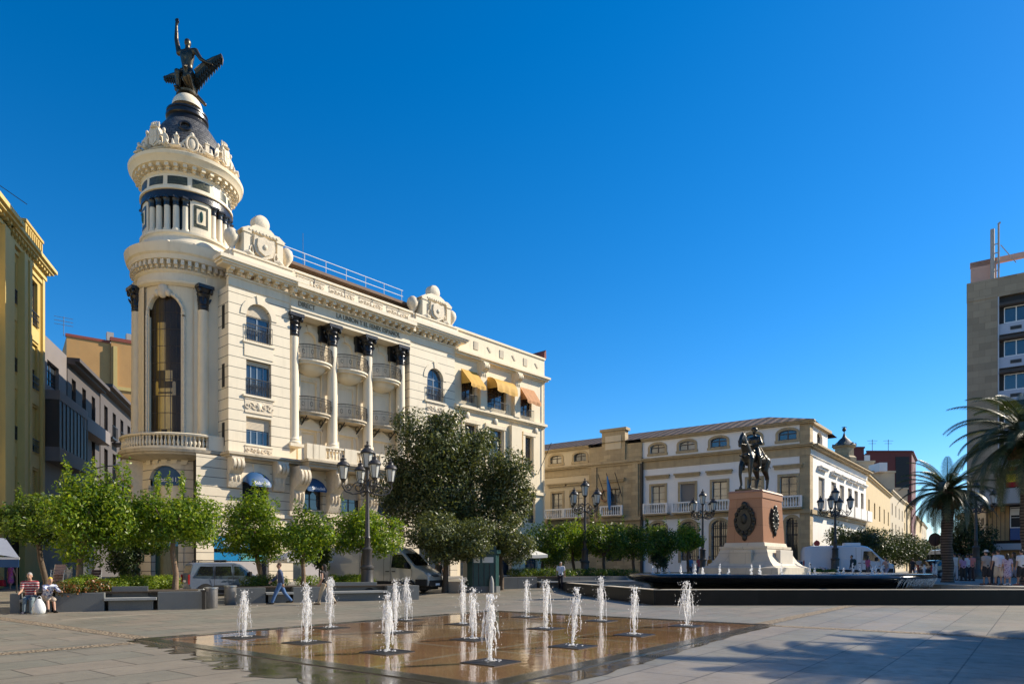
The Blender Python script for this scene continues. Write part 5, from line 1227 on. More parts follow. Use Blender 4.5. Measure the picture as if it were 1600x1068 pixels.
# ---- houses of the street beyond the palace
def boxhouse(name,label,u0,u1,Y0,Y1,vt,m,roofm=None,rows=3,cols=4,dep=8,over=.4):
    "house whose street wall runs from photo column u0 (distance Y0) to u1 (distance Y1)"
    a=Vector(((u0-800)/F*Y0,Y0)); b=Vector(((u1-800)/F*Y1,Y1)); fr=Frame(a.x,a.y,b.x-a.x,b.y-a.y); L=(b-a).length
    H=CH+(HV-vt)/F*Y0; t=thing(name,label,'building',(a.x,a.y,0),fr.rz)
    ops=[]
    for r in range(rows):
        zb=3.6+r*(H-4.2)/max(1,rows) if r else 1.2
        for c in range(cols):
            x=L*(c+.5)/cols; w_=min(.7,L/cols*.25); hh=min(2.2,(H-4)/rows*.6)
            ops.append((x-w_,x+w_,zb,zb+hh))
    mb=MB(); wall(mb,0,L,0,H,ops,0,.3)
    mb.add([(0,0,0),(0,dep,0),(0,dep,H),(0,0,H)],[(0,1,2,3)]); mb.add([(L,0,0),(L,dep,0),(L,dep,H),(L,0,H)],[(0,1,2,3)]); mb.build('wall',m,t)
    mb=MB(); mb.box(.06,L-.06,.35,dep,0,H-.05); mb.build('core_wall',m_dark,t)
    for o in ops:
        f=MB(); f.box(o[0],o[0]+.06,.2,.26,o[2],o[3]); f.box(o[1]-.06,o[1],.2,.26,o[2],o[3]); f.box((o[0]+o[1])/2-.04,(o[0]+o[1])/2+.04,.2,.26,o[2]+.06,o[3]-.06); f.box(o[0]+.06,o[1]-.06,.2,.26,o[2],o[2]+.06); f.box(o[0]+.06,o[1]-.06,.2,.26,o[3]-.06,o[3]); fo=f.build('window',m_framed,t)
        p=MB(); p.add([(o[0],.24,o[2]),(o[1],.24,o[2]),(o[1],.24,o[3]),(o[0],.24,o[3])],[(0,1,2,3)]); p.build('pane',m_glass,fo)
    mb=MB(); mb.box(-.1,L+.1,-over,.1,H-.12,H+.12); mb.box(-.1,L+.1,-over*.5,.1,H-.35,H-.12); mb.build('cornice',m,t)
    mb=MB(); 
    if roofm: mb.add([(-.2,-over-.1,H+.13),(L+.2,-over-.1,H+.13),(L+.2,dep*.6,H+1.5),(-.2,dep*.6,H+1.5)],[(0,1,2,3)]); mb.add([(-.2,dep*.6,H+1.5),(L+.2,dep*.6,H+1.5),(L+.2,dep,H),(-.2,dep,H)],[(0,1,2,3)]); mb.add([(-.2,-over,H+.13),(-.2,dep*.6,H+1.5),(-.2,dep,H)],[(0,1,2)])
    else: mb.box(0,L,.1,dep,H-.1,H+.1)
    mb.build('roof',roofm or m_roof,t); return t,fr,H,L
yb,_,_,_=boxhouse('church_house','sand yellow building with tiled eaves next to the palace side wall',1353,1391,86,112,741,m_beige2,m_tile,2,5,9)
boxhouse('house','beige house stepping up behind the sand yellow building',1391,1412,112,134,765,m_beige,None,3,4,10)
boxhouse('house','taller beige flats with stepped top halfway down the street',1411,1424,134,152,782,m_beige2,None,4,3,12)
rd,_,_,_=boxhouse('red_block','dark red brick block standing tall over the beige street houses',1424.5,1431,152,165,705,m_brick,None,6,2,14)
# the broad red block and its terraces rise behind the palace
def massing(name,label,u0,u1,vt,Y,dep,m,extra=None):
    xa=(u0-800)/F*Y; xb=(u1-800)/F*Y; H=CH+(HV-vt)/F*Y; t=thing(name,label,'building',(xa,Y,0)); mb=MB(); mb.prism([(0,0),(xb-xa,0),(xb-xa+dep*.3,dep),(dep*.3,dep)],0,H); mb.build('wall',m,t); 
    mb=MB(); mb.box(-.15,xb-xa+.15,-.15,.3,H,H+.35); mb.build('parapet',m,t); return t,H,xb-xa
t,H_,L_=massing('red_block','broad windowless dark red block on the skyline behind the palace',1355,1424,706,150,14,m_brick)
mb=MB(); mb.box(L_-3.5,L_-.5,-.06,0,H_-9,H_-1); mb.build('wall_recess',m_dark,t)
t,H_,L_=massing('red_block','small red stair tower on the skyline beside the baroque turret',1333,1350,700,148,8,m_brick)
mb=MB(); mb.box(L_+.02,L_+1.2,-.2,.8,H_-5,H_-1.5); mb.build('wall',m_mwhite,t)
t,H_,L_=massing('house','cream terrace house in front of the red block',1340,1366,722,132,10,m_beige)
t,H_,L_=massing('house','cream upper storey with flat roof below the red block',1352,1398,738,128,10,m_beige)
mb=MB(); mb.box(L_*.3,L_*.55,-2,2,H_,H_+1.6); mb.build('roof_room',m_mwhite,t)
t,H_,L_=massing('house','narrow beige gable house below the red block right end',1396,1418,764,140,10,m_beige)
for k,u in enumerate((1388,1363)):
    p=at(u,704,150); tt=thing('roof_aerial',('television aerial on the right part of the broad red block','television aerial on the left part of the broad red block')[k],'aerial',(p.x,150,CH+(HV-706)/F*150)); mb=MB(); mb.tube([(0,0,0),(0,0,2.8)],.06,5); mb.tube([(-1.1,0,2.5),(1.1,0,2.5)],.04,4); mb.tube([(-.8,0,1.9),(.8,0,1.9)],.04,4); mb.build('mast',m_iron,tt)
# baroque turret
p=at(1319,702,118); Yt=118; k=Yt/F
t=thing('church_turret','small ochre baroque turret with dark cap and ball finial above the palace roof','turret',(p.x,Yt,0))
z=lambda v: CH+(HV-v)*k
mb=MB(); mb.lathe([(2.0,0),(2.0,z(716)),(1.6,z(713)),(1.55,z(700)),(1.9,z(699)),(1.9,z(697))],seg=8,cap=False); mb.build('turret_wall',m_mblock,t)
mb=MB(); mb.lathe([(2.0,z(697)),(1.5,z(693)),(1.0,z(689)),(.85,z(687)),(.35,z(683)),(.22,z(680)),(.12,z(677))],seg=16,cap=False); mb.build('cap_roof',m_slate,t,smooth=60)
mb=MB(); mb.tube([(0,0,z(678)),(0,0,z(666))],.09,6); mb.sph((0,0,z(671)),.34,10,7); mb.box(-.4,.4,-.05,.05,z(668),z(668)+.12); mb.build('finial',m_iron,t,smooth=50)
for a in range(8):
    aa=a*pi/4+pi/8; mb=MB(); mb.box(1.75*cos(aa)-.12,1.75*cos(aa)+.12,1.75*sin(aa)-.12,1.75*sin(aa)+.12,z(697),z(693)); mb.build('pinnacle',m_mstone,t)
# far end of the street
boxhouse('house','farther beige flats with iron balconies seen past the palm trunk',1431,1440,170,205,806,m_beige2,None,4,3,12)
boxhouse('house','last dark topped house on the left side of the street',1440,1448,205,240,815,m_beige,m_tile,4,3,14)
t,fr,H_,L_=boxhouse('house','sunlit cream house closing the far end of the street',1445,1472,262,255,846,m_beige2,m_tile,2,6,14)
for k,(v0,h) in enumerate(((846,9),)):
    p=at(1457,v0,250); tt=thing('tall_aerial','tall lattice aerial over the house at the street end','aerial',(p.x,258,CH+(HV-846)/F*258)); mb=MB(); mb.tube([(0,0,0),(0,0,10)],.13,5); mb.tube([(-1.4,0,8.2),(1.0,0,8.2)],.09,4); mb.tube([(-.9,0,6.2),(1.1,0,6.2)],.09,4); mb.tube([(.9,0,5.4),(.9,0,8.8)],.09,4); mb.build('mast',m_iron,tt)
# low block across the street behind the high rise, mostly hidden by trees
boxhouse('house','low plain house behind the dark tree beside the high rise',1500,1540,78,66,806,m_beige,None,3,5,10)

# unseen sides of the square behind and left, added to bounce warm light
def sidehouse(label,x0,y0,dx_,dy_,L,H,m):
    fr=Frame(x0,y0,dx_,dy_); t=thing('bounce_building',label,'building',(x0,y0,0),fr.rz); ops=[]
    for r in range(5):
        for c in range(int(L/4)): ops.append((1.4+c*4,2.8+c*4,1.0+r*4.2,3.6+r*4.2))
    mb=MB(); wall(mb,0,L,0,H,ops,0,.3); mb.add([(0,0,0),(0,9,0),(0,9,H),(0,0,H)],[(0,1,2,3)]); mb.add([(L,0,0),(L,9,0),(L,9,H),(L,0,H)],[(0,1,2,3)]); mb.add([(0,0,H),(L,0,H),(L,9,H),(0,9,H)],[(0,1,2,3)]); mb.build('wall',m,t)
    mb=MB(); mb.box(.1,L-.1,.35,.5,0,H-.2); mb.build('core_wall',m_dark,t); mb=MB(); cornice(mb,0,L,[(.3,H-.8,H-.5),(.9,H-.3,H)],(H-.55,H-.3,.6,.6,.25),False); mb.build('cornice',m,t)
    for o in ops: 
        f=MB(); f.box(o[0],o[1],.18,.3,o[2],o[2]+.1); f.box(o[0],o[1],.18,.3,(o[2]+o[3])/2,(o[2]+o[3])/2+.06); f.box((o[0]+o[1])/2-.04,(o[0]+o[1])/2+.04,.17,.31,o[2],o[3]); fo=f.build('window',m_frame,t); p=MB(); p.add([(o[0],.24,o[2]),(o[1],.24,o[2]),(o[1],.24,o[3]),(o[0],.24,o[3])],[(0,1,2,3)]); p.build('pane',m_glass,fo)
sidehouse('cream building on the left side of the square, added unseen for bounce light',-36,-8,-.02,1,44,24,m_creamy)
sidehouse('pale building at the left rear of the square, added unseen for bounce light',-40,-48,.08,1,38,25,m_mwhite)
sidehouse('pale building on the rear side of the square behind the camera, added for bounce light',34,-46,-1,.02,72,23,m_creamy)
# ================================================================== VEGETATION
def leaf_mesh(name,blobs,n,size,m,seed,shell=.55,updroop=.25,aspect=.42):
    rng=np.random.default_rng(seed); B_=np.array(blobs,dtype=float)
    wts=(B_[:,3]*B_[:,4]+B_[:,4]*B_[:,5]+B_[:,3]*B_[:,5]); idx=rng.choice(len(B_),n,p=wts/wts.sum())
    d=rng.normal(size=(n,3)); d/=np.linalg.norm(d,axis=1)[:,None]
    r=1-shell*rng.random(n)**1.8; r*=1+.10*rng.normal(size=n)
    b=B_[idx]; P=b[:,:3]+d*r[:,None]*b[:,3:6]
    nrm=d*.7+rng.normal(size=(n,3))*.55; nrm[:,2]+=updroop; nrm/=np.linalg.norm(nrm,axis=1)[:,None]
    t=rng.normal(size=(n,3)); t[:,2]-=.3; t-=nrm*(t*nrm).sum(1)[:,None]; t/=np.linalg.norm(t,axis=1)[:,None]
    s=np.cross(nrm,t); L=size*(.65+.7*rng.random(n))[:,None]; W_=L*aspect
    v=np.empty((n,4,3)); v[:,0]=P-t*L*.5; v[:,1]=P+s*W_*.5+nrm*L*.06; v[:,2]=P+t*L*.5; v[:,3]=P-s*W_*.5+nrm*L*.06
    me=bpy.data.meshes.new(name); me.vertices.add(4*n); me.vertices.foreach_set('co',v.reshape(-1).astype(np.float32))
    me.loops.add(4*n); me.loops.foreach_set('vertex_index',np.arange(4*n,dtype=np.int32)); me.polygons.add(n)
    me.polygons.foreach_set('loop_start',np.arange(0,4*n,4,dtype=np.int32)); me.polygons.foreach_set('loop_total',np.full(n,4,dtype=np.int32))
    me.materials.append(m); me.update(calc_edges=True); return me
def clumps(rx,ry,rz,k,seed,c=(0,0,0),rel=(.34,.58),flat=-.95):
    rr=random.Random(seed); out=[(c[0],c[1],c[2],rx*.62,ry*.62,rz*.62)]
    for i in range(k):
        a=rr.uniform(0,2*pi); s=rr.uniform(flat,1); q=math.sqrt(max(0,1-s*s)); f=rr.uniform(.55,.82); w=rr.uniform(*rel)
        out.append((c[0]+rx*f*q*cos(a),c[1]+ry*f*q*sin(a),c[2]+rz*f*s,rx*w,ry*w,rz*w*.9))
    return out
def tree_at(name,label,group,u,vc,wpx,hpx,Y,zb,ut,leafm,n,size,seed,trunk_r=.11,k=16,sprouts=0,barkm=None,trunkname='trunk',extra=None):
    c=at(u,vc,Y); bx=(ut-800)/F*Y; t=thing(name,label,'tree',(bx,Y,zb),0,group); rx=wpx*1.08/F*Y; rz=hpx*1.05/F*Y; c.z-=hpx*.10/F*Y
    cx=c.x-bx; cz=c.z-zb; rr=random.Random(seed)
    bl=clumps(rx,rx*.95,rz,k,seed,(cx,0,cz))
    if extra: bl+=extra(cx,cz,rx,rz)
    for i in range(sprouts):
        a=rr.uniform(0,2*pi); q=rr.uniform(.1,.8)*rx; h=rr.uniform(.25,.6)*rz
        bl.append((cx+q*cos(a),q*sin(a),cz+rz*.85+h*.4,.13,.13,h))
    obj_from_mesh('crown',leaf_mesh('crown',bl,n,size,leafm,seed),t)
    mb=MB(); zt=cz-rz*.55; ks=[(0,0,-.1),(0.04,.02,zt*.35),(cx*.3-.03,-.02,zt*.7),(cx*.55,0,zt)]
    mb.tube(ks,[trunk_r*1.35,trunk_r,trunk_r*.92,trunk_r*.8],8)
    for i in range(6):
        a=i*2*pi/6+rr.uniform(-.3,.3); q=rx*rr.uniform(.4,.7); mb.tube([ks[3],(cx*.55+cos(a)*q*.45,sin(a)*q*.45,zt+rz*.28),(cx+cos(a)*q,sin(a)*q,cz+rz*rr.uniform(0,.5))],[trunk_r*.6,trunk_r*.42,trunk_r*.15],6)
    mb.build(trunkname,barkm or m_barkl,t,smooth=60)
    return t
OG='orange trees lining the square'
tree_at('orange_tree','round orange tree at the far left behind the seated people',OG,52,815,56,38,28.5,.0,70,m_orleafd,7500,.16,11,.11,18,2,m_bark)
tree_at('orange_tree','largest bright orange tree with tall upright shoots beside the planter bench',OG,140,808,62,62,25.8,.55,122,m_orleaf,15000,.155,12,.12,24,16)
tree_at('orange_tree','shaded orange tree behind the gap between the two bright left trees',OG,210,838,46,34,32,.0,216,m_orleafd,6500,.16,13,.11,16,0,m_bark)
tree_at('orange_tree','bright orange tree in front of the bank arch under the round tower',OG,268,806,60,46,27.2,.5,273,m_orleaf,11500,.15,14,.11,20,6)
tree_at('orange_tree','orange tree in front of the first bank shop window',OG,397,822,52,46,33.5,.45,406,m_orleaf,10500,.165,15,.13,20,7)
tree_at('orange_tree','paler thin trunked orange tree between the two walking people',OG,477,832,43,38,32.0,.45,473,m_orleaf,7500,.16,16,.10,18,4)
tree_at('orange_tree','orange tree crossed by the nearest lamp post',OG,572,832,50,38,35.5,.4,566,m_orleaf,8500,.165,17,.12,18,3)
EG='evergreen oaks beside the delivery van'
def oakx(lob,Y):
    def f(cx,cz,rx,rz):
        out=[]
        for i,(u,v,w,h) in enumerate(lob):
            q=at(u,v,Y); out+=clumps(w/F*Y,w/F*Y*.9,h/F*Y,7,100+i,(q.x-OX,random.Random(i).uniform(-1.5,.8),q.z-OZ),(.35,.6))
        return out
    return f
OX=(742-800)/F*44; OZ=.2
tree_at('evergreen_oak','tallest dark grey green evergreen oak hiding part of the cream building',EG,692,735,72,74,44,.2,742,m_oakleaf,60000,.21,21,.24,16,0,m_bark,extra=oakx([(652,690,52,50),(700,668,34,30),(742,690,36,32),(760,725,50,50),(795,770,46,56),(632,745,40,54),(618,800,30,38),(690,790,60,50),(760,800,55,45),(815,790,26,36)],44))
tree_at('evergreen_oak','smaller evergreen oak in front with bare trunk at the van nose',EG,703,838,62,36,39.5,.05,695,m_oakleaf,17000,.18,22,.16,16,0,m_bark)
tree_at('evergreen_oak','low evergreen oak beside the green kiosk with thin forked trunk',EG,782,838,46,40,42,.2,783,m_oakleaf,9500,.18,23,.13,14,0,m_bark)
PG='orange trees in front of the palace'
for i,(u,v,w,h,Y,ut,lb) in enumerate([(852,850,34,32,49,846,'leftmost orange tree before the palace, next to the kiosk'),(893,842,30,30,51,897,'orange tree directly left of the second lamp post'),(943,846,36,33,50,944,'widest orange tree before the stone portal'),(989,846,30,28,52,990,'orange tree right of the stone portal beside the drainpipe'),(1030,848,30,26,54,1034,'orange tree between portal and basin end under the white wall'),(1075,845,24,22,55,1075,'small bright orange tree nearest the monument')]):
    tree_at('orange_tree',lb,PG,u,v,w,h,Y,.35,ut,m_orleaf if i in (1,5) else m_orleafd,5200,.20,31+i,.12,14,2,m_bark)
RG='dark street trees along the palace side'
for i,(u,v,w,h,Y,lb) in enumerate([(1330,850,34,30,64,'first dark street tree beside the palace corner'),(1362,854,34,28,70,'second dark street tree rising over the white van roof'),(1394,852,32,28,77,'third dark street tree along the palace side'),(1420,857,26,24,86,'fourth dark street tree before the red block'),(1442,862,20,20,96,'last and smallest dark street tree at the end of the row')]):
    tree_at('street_tree',lb,RG,u,v,w,h,Y,.6,u+2,m_dkleaf,5500,.24,51+i,.15,16,0,m_bark)
tree_at('street_tree','large dark tree between the palm trunk and the high rise',None,1513,843,34,40,60,.6,1512,m_dkleaf,9000,.22,61,.18,16,0,m_bark)
tree_at('shrub','dark clipped shrub under the palace orange trees',None,1028,876,14,16,53,.4,1028,m_dkleaf,1500,.16,62,.05,8,0,m_bark)
tree_at('shrub','dark round shrub filling the gap behind the left planter',None,192,872,24,28,31,.0,192,m_dkleaf,3000,.16,63,.05,10,0,m_bark)
tree_at('shrub','dark shrub beside the cafe parasol behind the walking people',None,500,868,20,22,36.5,.1,500,m_dkleaf,2500,.16,64,.05,10,0,m_bark)
# palms
def palm(label,base,H,L,nf,seed,dates=True):
    t=thing('palm_tree',label,'palm',base,0,'date palms on the terrace'); rr=random.Random(seed)
    mb=MB(); K=14; mb.tube([(.05*sin(i*.7),0,-.2+(H+.2)*i/K) for i in range(K+1)],[.42 if i==0 else .31+.02*((i%2)*2-1)+(.06 if i>K-3 else 0) for i in range(K+1)],12); mb.build('trunk',m_palmbark,t,smooth=50)
    mb=MB()
    for k in range(nf):
        a=2*pi*k*.381966+rr.uniform(-.1,.1); e0=rad(74-108*(k/nf)**.85+rr.uniform(-6,6)); l=L*rr.uniform(.85,1.1); n=26
        px,pz=0,0; pts=[]; e=e0; droop=rad(rr.uniform(2.0,4.0))*(1+.25*k/nf)
        for i in range(n+1):
            pts.append((px,pz,e)); px+=cos(e)*l/n; pz+=sin(e)*l/n; e-=droop*(.45+1.1*i/n)
            if e<rad(-88): e=rad(-88)
        ca,sa=cos(a),sin(a); W=lambda x,z,y=0:(ca*x-sa*y,sa*x+ca*y,H+z)
        mb.tube([W(p[0],p[1]) for p in pts[::3]],[.035*(1-i/ (len(pts[::3])))+.008 for i in range(len(pts[::3]))],4,False)
        for i in range(3,n):
            for s_ in (-1,1):
                for h_ in (0,.5):
                    x=pts[i][0]+(pts[i+1][0]-pts[i][0])*h_; z=pts[i][1]+(pts[i+1][1]-pts[i][1])*h_; e=pts[i][2]
                    ll=L*.15*math.sin(pi*min(1,(i/n)**.7*.92+.06))+.1; up=rr.uniform(.05,.4); fx=cos(e)*ll*.75; fz=sin(e)*ll*.75
                    tip=(x+fx,z+fz+up*ll*.3-ll*.32,s_*ll*.72); m1=(x+fx*.45,z+fz*.45+.02,s_*ll*.4); w_=.018*L/2.8
                    dx_,dz_=cos(e)*w_,sin(e)*w_
                    mb.add([W(x-dx_,z-dz_,0),W(m1[0]-dx_,m1[1]-dz_,m1[2]),W(tip[0],tip[1],tip[2]),W(m1[0]+dx_,m1[1]+dz_,m1[2]),W(x+dx_,z+dz_,0)],[(0,1,2,3,4)])
    mb.build('fronds',m_palm,t)
    if dates:
        mb=MB()
        for k in range(7):
            a=rr.uniform(0,2*pi); q=rr.uniform(.4,.7); mb.tube([(.1*cos(a),.1*sin(a),H+.1),(q*cos(a),q*sin(a),H+.05),(q*1.15*cos(a),q*1.15*sin(a),H-.45)],.02,4)
            for j in range(9): mb.sph((q*1.15*cos(a)+rr.uniform(-.13,.13),q*1.15*sin(a)+rr.uniform(-.13,.13),H-.5-rr.uniform(0,.5)),.11,6,5)
        mb.build('date_clusters',m_dates,t,smooth=60)
    mb=MB()
    for k in range(26): a=k*2.4; mb.tube([(.28*cos(a),.28*sin(a),H-.75+k*.025),(.42*cos(a),.42*sin(a),H-.3+k*.025)],[.08,.05],5)
    mb.build('frond_stubs',m_palmbark,t); return t
p=gp(1480,909,TZ); palm('whole date palm with feathery crown standing beside the fountain end',p,(909-768)/F*p.y,3.1,54,1)
p=Vector(((1606-800)/F*36,36,TZ)); palm('near date palm cut by the right edge with drooping fronds over the crowd',p,7.7,4.3,64,2)
AZ_=rad(20); EL_=rad(34)
def castpalm(sx,sy,H,label,seed):
    d=H/math.tan(EL_); palm(label,(sx+d*cos(AZ_),sy+d*sin(AZ_),0),H,3.7,60,seed,False)
castpalm(11.2,14.0,8.4,'farther date palm beyond the right edge casting a crown shadow on the paving',3)
castpalm(7.0,11.6,8.0,'nearer date palm beyond the right edge casting long streaky shadows on the paving',4)
castpalm(10.0,10.4,8.6,'nearest date palm beyond the right edge shading the bottom right paving',5)
# hedges and flowers in the planters
def hedge(name,label,u0,v0,u1,v1,zb,h,wid,m,n,size,seed,cat='hedge'):
    a=gp(u0,v0);b=gp(u1,v1); t=thing(name,label,cat,(a.x,a.y,zb),math.atan2(b.y-a.y,b.x-a.x)); L=(b-a).length; bl=[]; rr=random.Random(seed); k=max(3,int(L/.45))
    for i in range(k): bl.append((L*(i+.5)/k,wid*.5+rr.uniform(-.1,.1)*wid,h*.5+rr.uniform(-.05,.05),.38,wid*.55,h*rr.uniform(.5,.65)))
    obj_from_mesh('foliage',leaf_mesh('foliage',bl,n,size,m,seed,.4),t)
    mb=MB()
    for i in range(k): mb.tube([(L*(i+.5)/k,wid*.5,0),(L*(i+.5)/k+.1,wid*.5,h*.6)],.015,4)
    mb.build('stems',m_bark,t); return t
hedge('hedge','bright yellow green hedge in the left planter beside the bench',118,955,200,950,.62,.55,.9,m_hedge,8000,.085,71)
hedge('hedge','longer green hedge in the left planter under the bank arch',200,949,285,944,.62,.55,1.1,m_hedge,8500,.085,72)
hedge('flower_bed','red and orange flowers low in the left planter',150,954,178,952,.6,.5,.5,m_flower,1300,.08,73,'flowers')
hedge('flower_bed','dark reddish bedding plants behind the seated people',72,956,116,956,.6,.45,1.0,m_flower,1600,.09,74,'flowers')
hedge('hedge','dark hedge behind the strolling man in jeans',392,940,455,937,.6,.55,1.0,m_orleafd,2600,.10,75)
hedge('hedge','yellow green hedge in front of the delivery van side',520,935,590,932,.62,.5,1.1,m_hedge,6000,.09,76)
hedge('hedge','small bright bush right of the thin trunked orange tree',478,937,500,936,.6,.55,.7,m_hedge,1200,.09,77)
hedge('flower_bed','pinkish flowers along the planter by the delivery van',505,935.5,560,933,.6,.35,.35,m_flower,1200,.09,78,'flowers')
hedge('hedge','dark low hedge below the palace orange trees at left',800,917,900,915,.85,.6,1.4,m_orleafd,3000,.13,79)
hedge('hedge','dark low hedge below the palace orange trees at the basin end',905,914,1000,911,.85,.55,1.4,m_orleafd,3000,.13,80)
hedge('hedge','green shrub strip at the foot of the monument right side',1255,906,1315,906,.95,.45,1.2,m_orleafd,1500,.13,81)
# ================================================================== STREET FURNITURE
def two(u0,v0,u1,v1):
    a=gp(u0,v0); b=gp(u1,v1); return Frame(a.x,a.y,b.x-a.x,b.y-a.y),(b-a).length
def planter(label,fr,segs,h,depth,z=0):
    "granite trough: solid blocks alternating with recesses that hold benches"
    t=thing('planter',label,'planter',(fr.ox,fr.oy,z),fr.rz); rr=random.Random(5)
    for (a,b,k) in segs:
        if k=='b':
            n=max(1,round((b-a)/1.3)); 
            for i in range(n):
                p=a+(b-a)*i/n; q=a+(b-a)*(i+1)/n; mb=MB(); mb.box(p+.004,q-.004,0,depth,-.1,h); mb.build('granite_block',m_granitel if rr.random()<.4 else m_granite,t,bevel=.012)
        else:
            mb=MB(); mb.box(a,b,.62,depth,-.1,h-.01); mb.build('granite_wall',m_granite,t)
    return t
soil=mat('soil',(.05,.035,.022),rough=.95,var=.3,bump=.6)
def soilbed(t,L,h,depth):
    mb=MB(); mb.box(.2,L-.2,.35,depth-.25,h-.04,h+.02); mb.build('soil',soil,t)
def bench(label,fr,a,b,back,z=0):
    t=thing('bench',label,'bench',fr.w(a,0,z),fr.rz,'granite benches set into the planters'); L=b-a
    mb=MB(); mb.box(-.02,L+.02,-.12,.52,.37,.47); mb.build('seat',m_granitel,t,bevel=.01)
    mb=MB(); mb.box(.1,L-.1,.08,.5,0,.37); mb.build('plinth',m_granite,t)
    if back: mb=MB(); mb.box(.15,L-.3,.53,.615,.48,.86); mb.build('backrest',m_granite,t,bevel=.01)
fa,La=two(15,957.5,318,950.5); X=lambda u: fa.x(u)
t=planter('left grey granite planter with hedges, bench recess and two seated people',fa,[(0,X(32),'b'),(X(32),X(86),'r'),(X(86),X(163),'b'),(X(163),X(246),'r'),(X(246),La,'b')],.66,2.9); soilbed(t,La,.66,2.9)
bench('granite bench with tall back slab between the left planter blocks',fa,X(164),X(244),True)
bench('granite bench where the two people sit at the left planter',fa,X(33),X(85),False)
fb,Lb=two(365,943,655,936); Xb=lambda u: fb.x(u)
t=planter('long granite planter behind the walking people and lamp post',fb,[(0,Xb(415),'b'),(Xb(415),Xb(458),'r'),(Xb(458),Xb(513),'b'),(Xb(513),Xb(605),'r'),(Xb(605),Lb,'b')],.68,2.4); soilbed(t,Lb,.68,2.4)
bench('granite bench behind the man in blue jeans',fb,Xb(416),Xb(457),False)
bench('granite bench just left of the nearest lamp post',fb,Xb(514),Xb(604),True)
fc,Lc=two(778,920,1005,913); t=planter('far dark granite planter below the palace orange trees',fc,[(0,Lc*.25,'b'),(Lc*.25,Lc*.42,'r'),(Lc*.42,Lc,'b')],.75,2.4,g(fc.oy)); soilbed(t,Lc,.75,2.4)
bench('granite bench in the far planter beside the kiosk',fc,Lc*.26,Lc*.41,False,g(fc.oy))
def lathething(name,label,cat,p,parts,group=None,seg=20):
    t=thing(name,label,cat,p,0,group)
    for nm,prof,m in parts:
        mb=MB(); mb.lathe(prof,seg=seg); mb.build(nm,m,t,smooth=45)
    return t
m_bin=mat('bin_metal',(.22,.21,.20),rough=.4,metal=.5,var=.15)
binp=[('body',[(.21,0),(.22,.04),(.235,.06),(.235,.74)],m_bin),('rim',[(.235,.74),(.26,.75),(.26,.80),(.19,.81),(.19,.70)],m_alloy)]
lathething('litter_bin','grey metal litter bin beside the right end of the left planter','bin',gp(330,949.5),binp,'litter bins')
lathething('litter_bin','darker litter bin half hidden by the planter behind the small van','bin',gp(360,944),binp,'litter bins')
t=thing('bollard','thin dark post between left planter and litter bin','post',gp(319,951)); mb=MB(); mb.box(-.06,.06,-.06,.06,0,.72); mb.box(-.10,.10,-.08,.08,.66,.72); mb.build('post',m_iron,t)
t=thing('bollard','pale rounded stone pillar at the kiosk corner','post',gp(768,925.5)); mb=MB(); mb.lathe([(.14,0),(.14,.55),(.10,.8),(.02,.98)],seg=12); mb.build('pillar',m_granitel,t,smooth=40)
t=thing('stone_block','warm pale stone block at the foot of the oak by the kiosk','block',gp(712,925)); mb=MB(); mb.box(-.45,.35,0,.8,0,.62); mb.build('block',mat('tan_stone',(.46,.33,.22),var=.15,bump=.2),t,bevel=.02)
# kiosk
kp=gp(752,924); m_kgreen=mat('kiosk_green',(.012,.05,.045),rough=.35,var=.2,bump=.03)
t=thing('kiosk','dark green news kiosk under the evergreen oaks','kiosk',kp,rad(15))
mb=MB(); mb.prism([(-.95,-.5),(-.7,-.75),(.7,-.75),(.95,-.5),(.95,.8),(-.95,.8)],.35,2.25); mb.build('body',m_kgreen,t)
mb=MB(); mb.prism([(-1.05,-.55),(-.75,-.85),(.75,-.85),(1.05,-.55),(1.05,.9),(-1.05,.9)],2.25,2.45); mb.prism([(-.8,-.45),(.8,-.45),(.8,.7),(-.8,.7)],2.45,2.75); mb.build('roof',m_kgreen,t)
mb=MB(); mb.prism([(-1,-.6),(-.72,-.82),(.72,-.82),(1,-.6),(1,.85),(-1,.85)],-.05,.35); mb.build('plinth',m_granite,t)
for (a,b) in ((-.62,-.25),(-.1,.55)): mb=MB(); mb.box(a,b,-.78,-.74,1.72,2.05); mb.build('sign_panel',m_canvas,t)
for k in range(5): mb=MB(); mb.box(-.66+k*.32,-.62+k*.32,-.775,-.75,.4,1.66); mb.build('shutter_rib',m_iron,t)
# parasols, awning, chairs
def parasol(label,p,w,h,m,ang=0):
    t=thing('parasol',label,'parasol',p,ang,'cafe parasols'); mb=MB(); mb.tube([(0,0,0),(0,0,h)],.03,6); mb.build('pole',m_alloy,t)
    mb=MB(); c=[(-w,-w),(w,-w),(w,w),(-w,w)]; vs=[(0,0,h)]
    for i in range(4):
        a=c[i];b=c[(i+1)%4]
        for k in range(4): f=k/4; x=a[0]+(b[0]-a[0])*f; y=a[1]+(b[1]-a[1])*f; vs.append((x,y,h-.62+(-.05 if 0<k<4 else 0)*abs(sin(f*pi))))
    n=16; vs+=[(x*1.0,y*1.0,z-.2) for x,y,z in vs[1:]]
    mb.add(vs,[(0,1+i,1+(i+1)%n) for i in range(n)]+[(1+i,1+n+i,1+n+(i+1)%n,1+(i+1)%n) for i in range(n)]); mb.build('canopy',m,t); return t
parasol('white square cafe parasol right of the kiosk',gp(812,916),1.35,2.75,m_canvas,.5)
parasol('second white parasol half hidden behind the small oak',gp(775,913),1.3,2.6,m_canvas,.2)
parasol('beige cafe parasol in front of the second bank shop window',at(470,905,39.5)*1,1.35,2.55,m_canvas,.7).location.z=.1
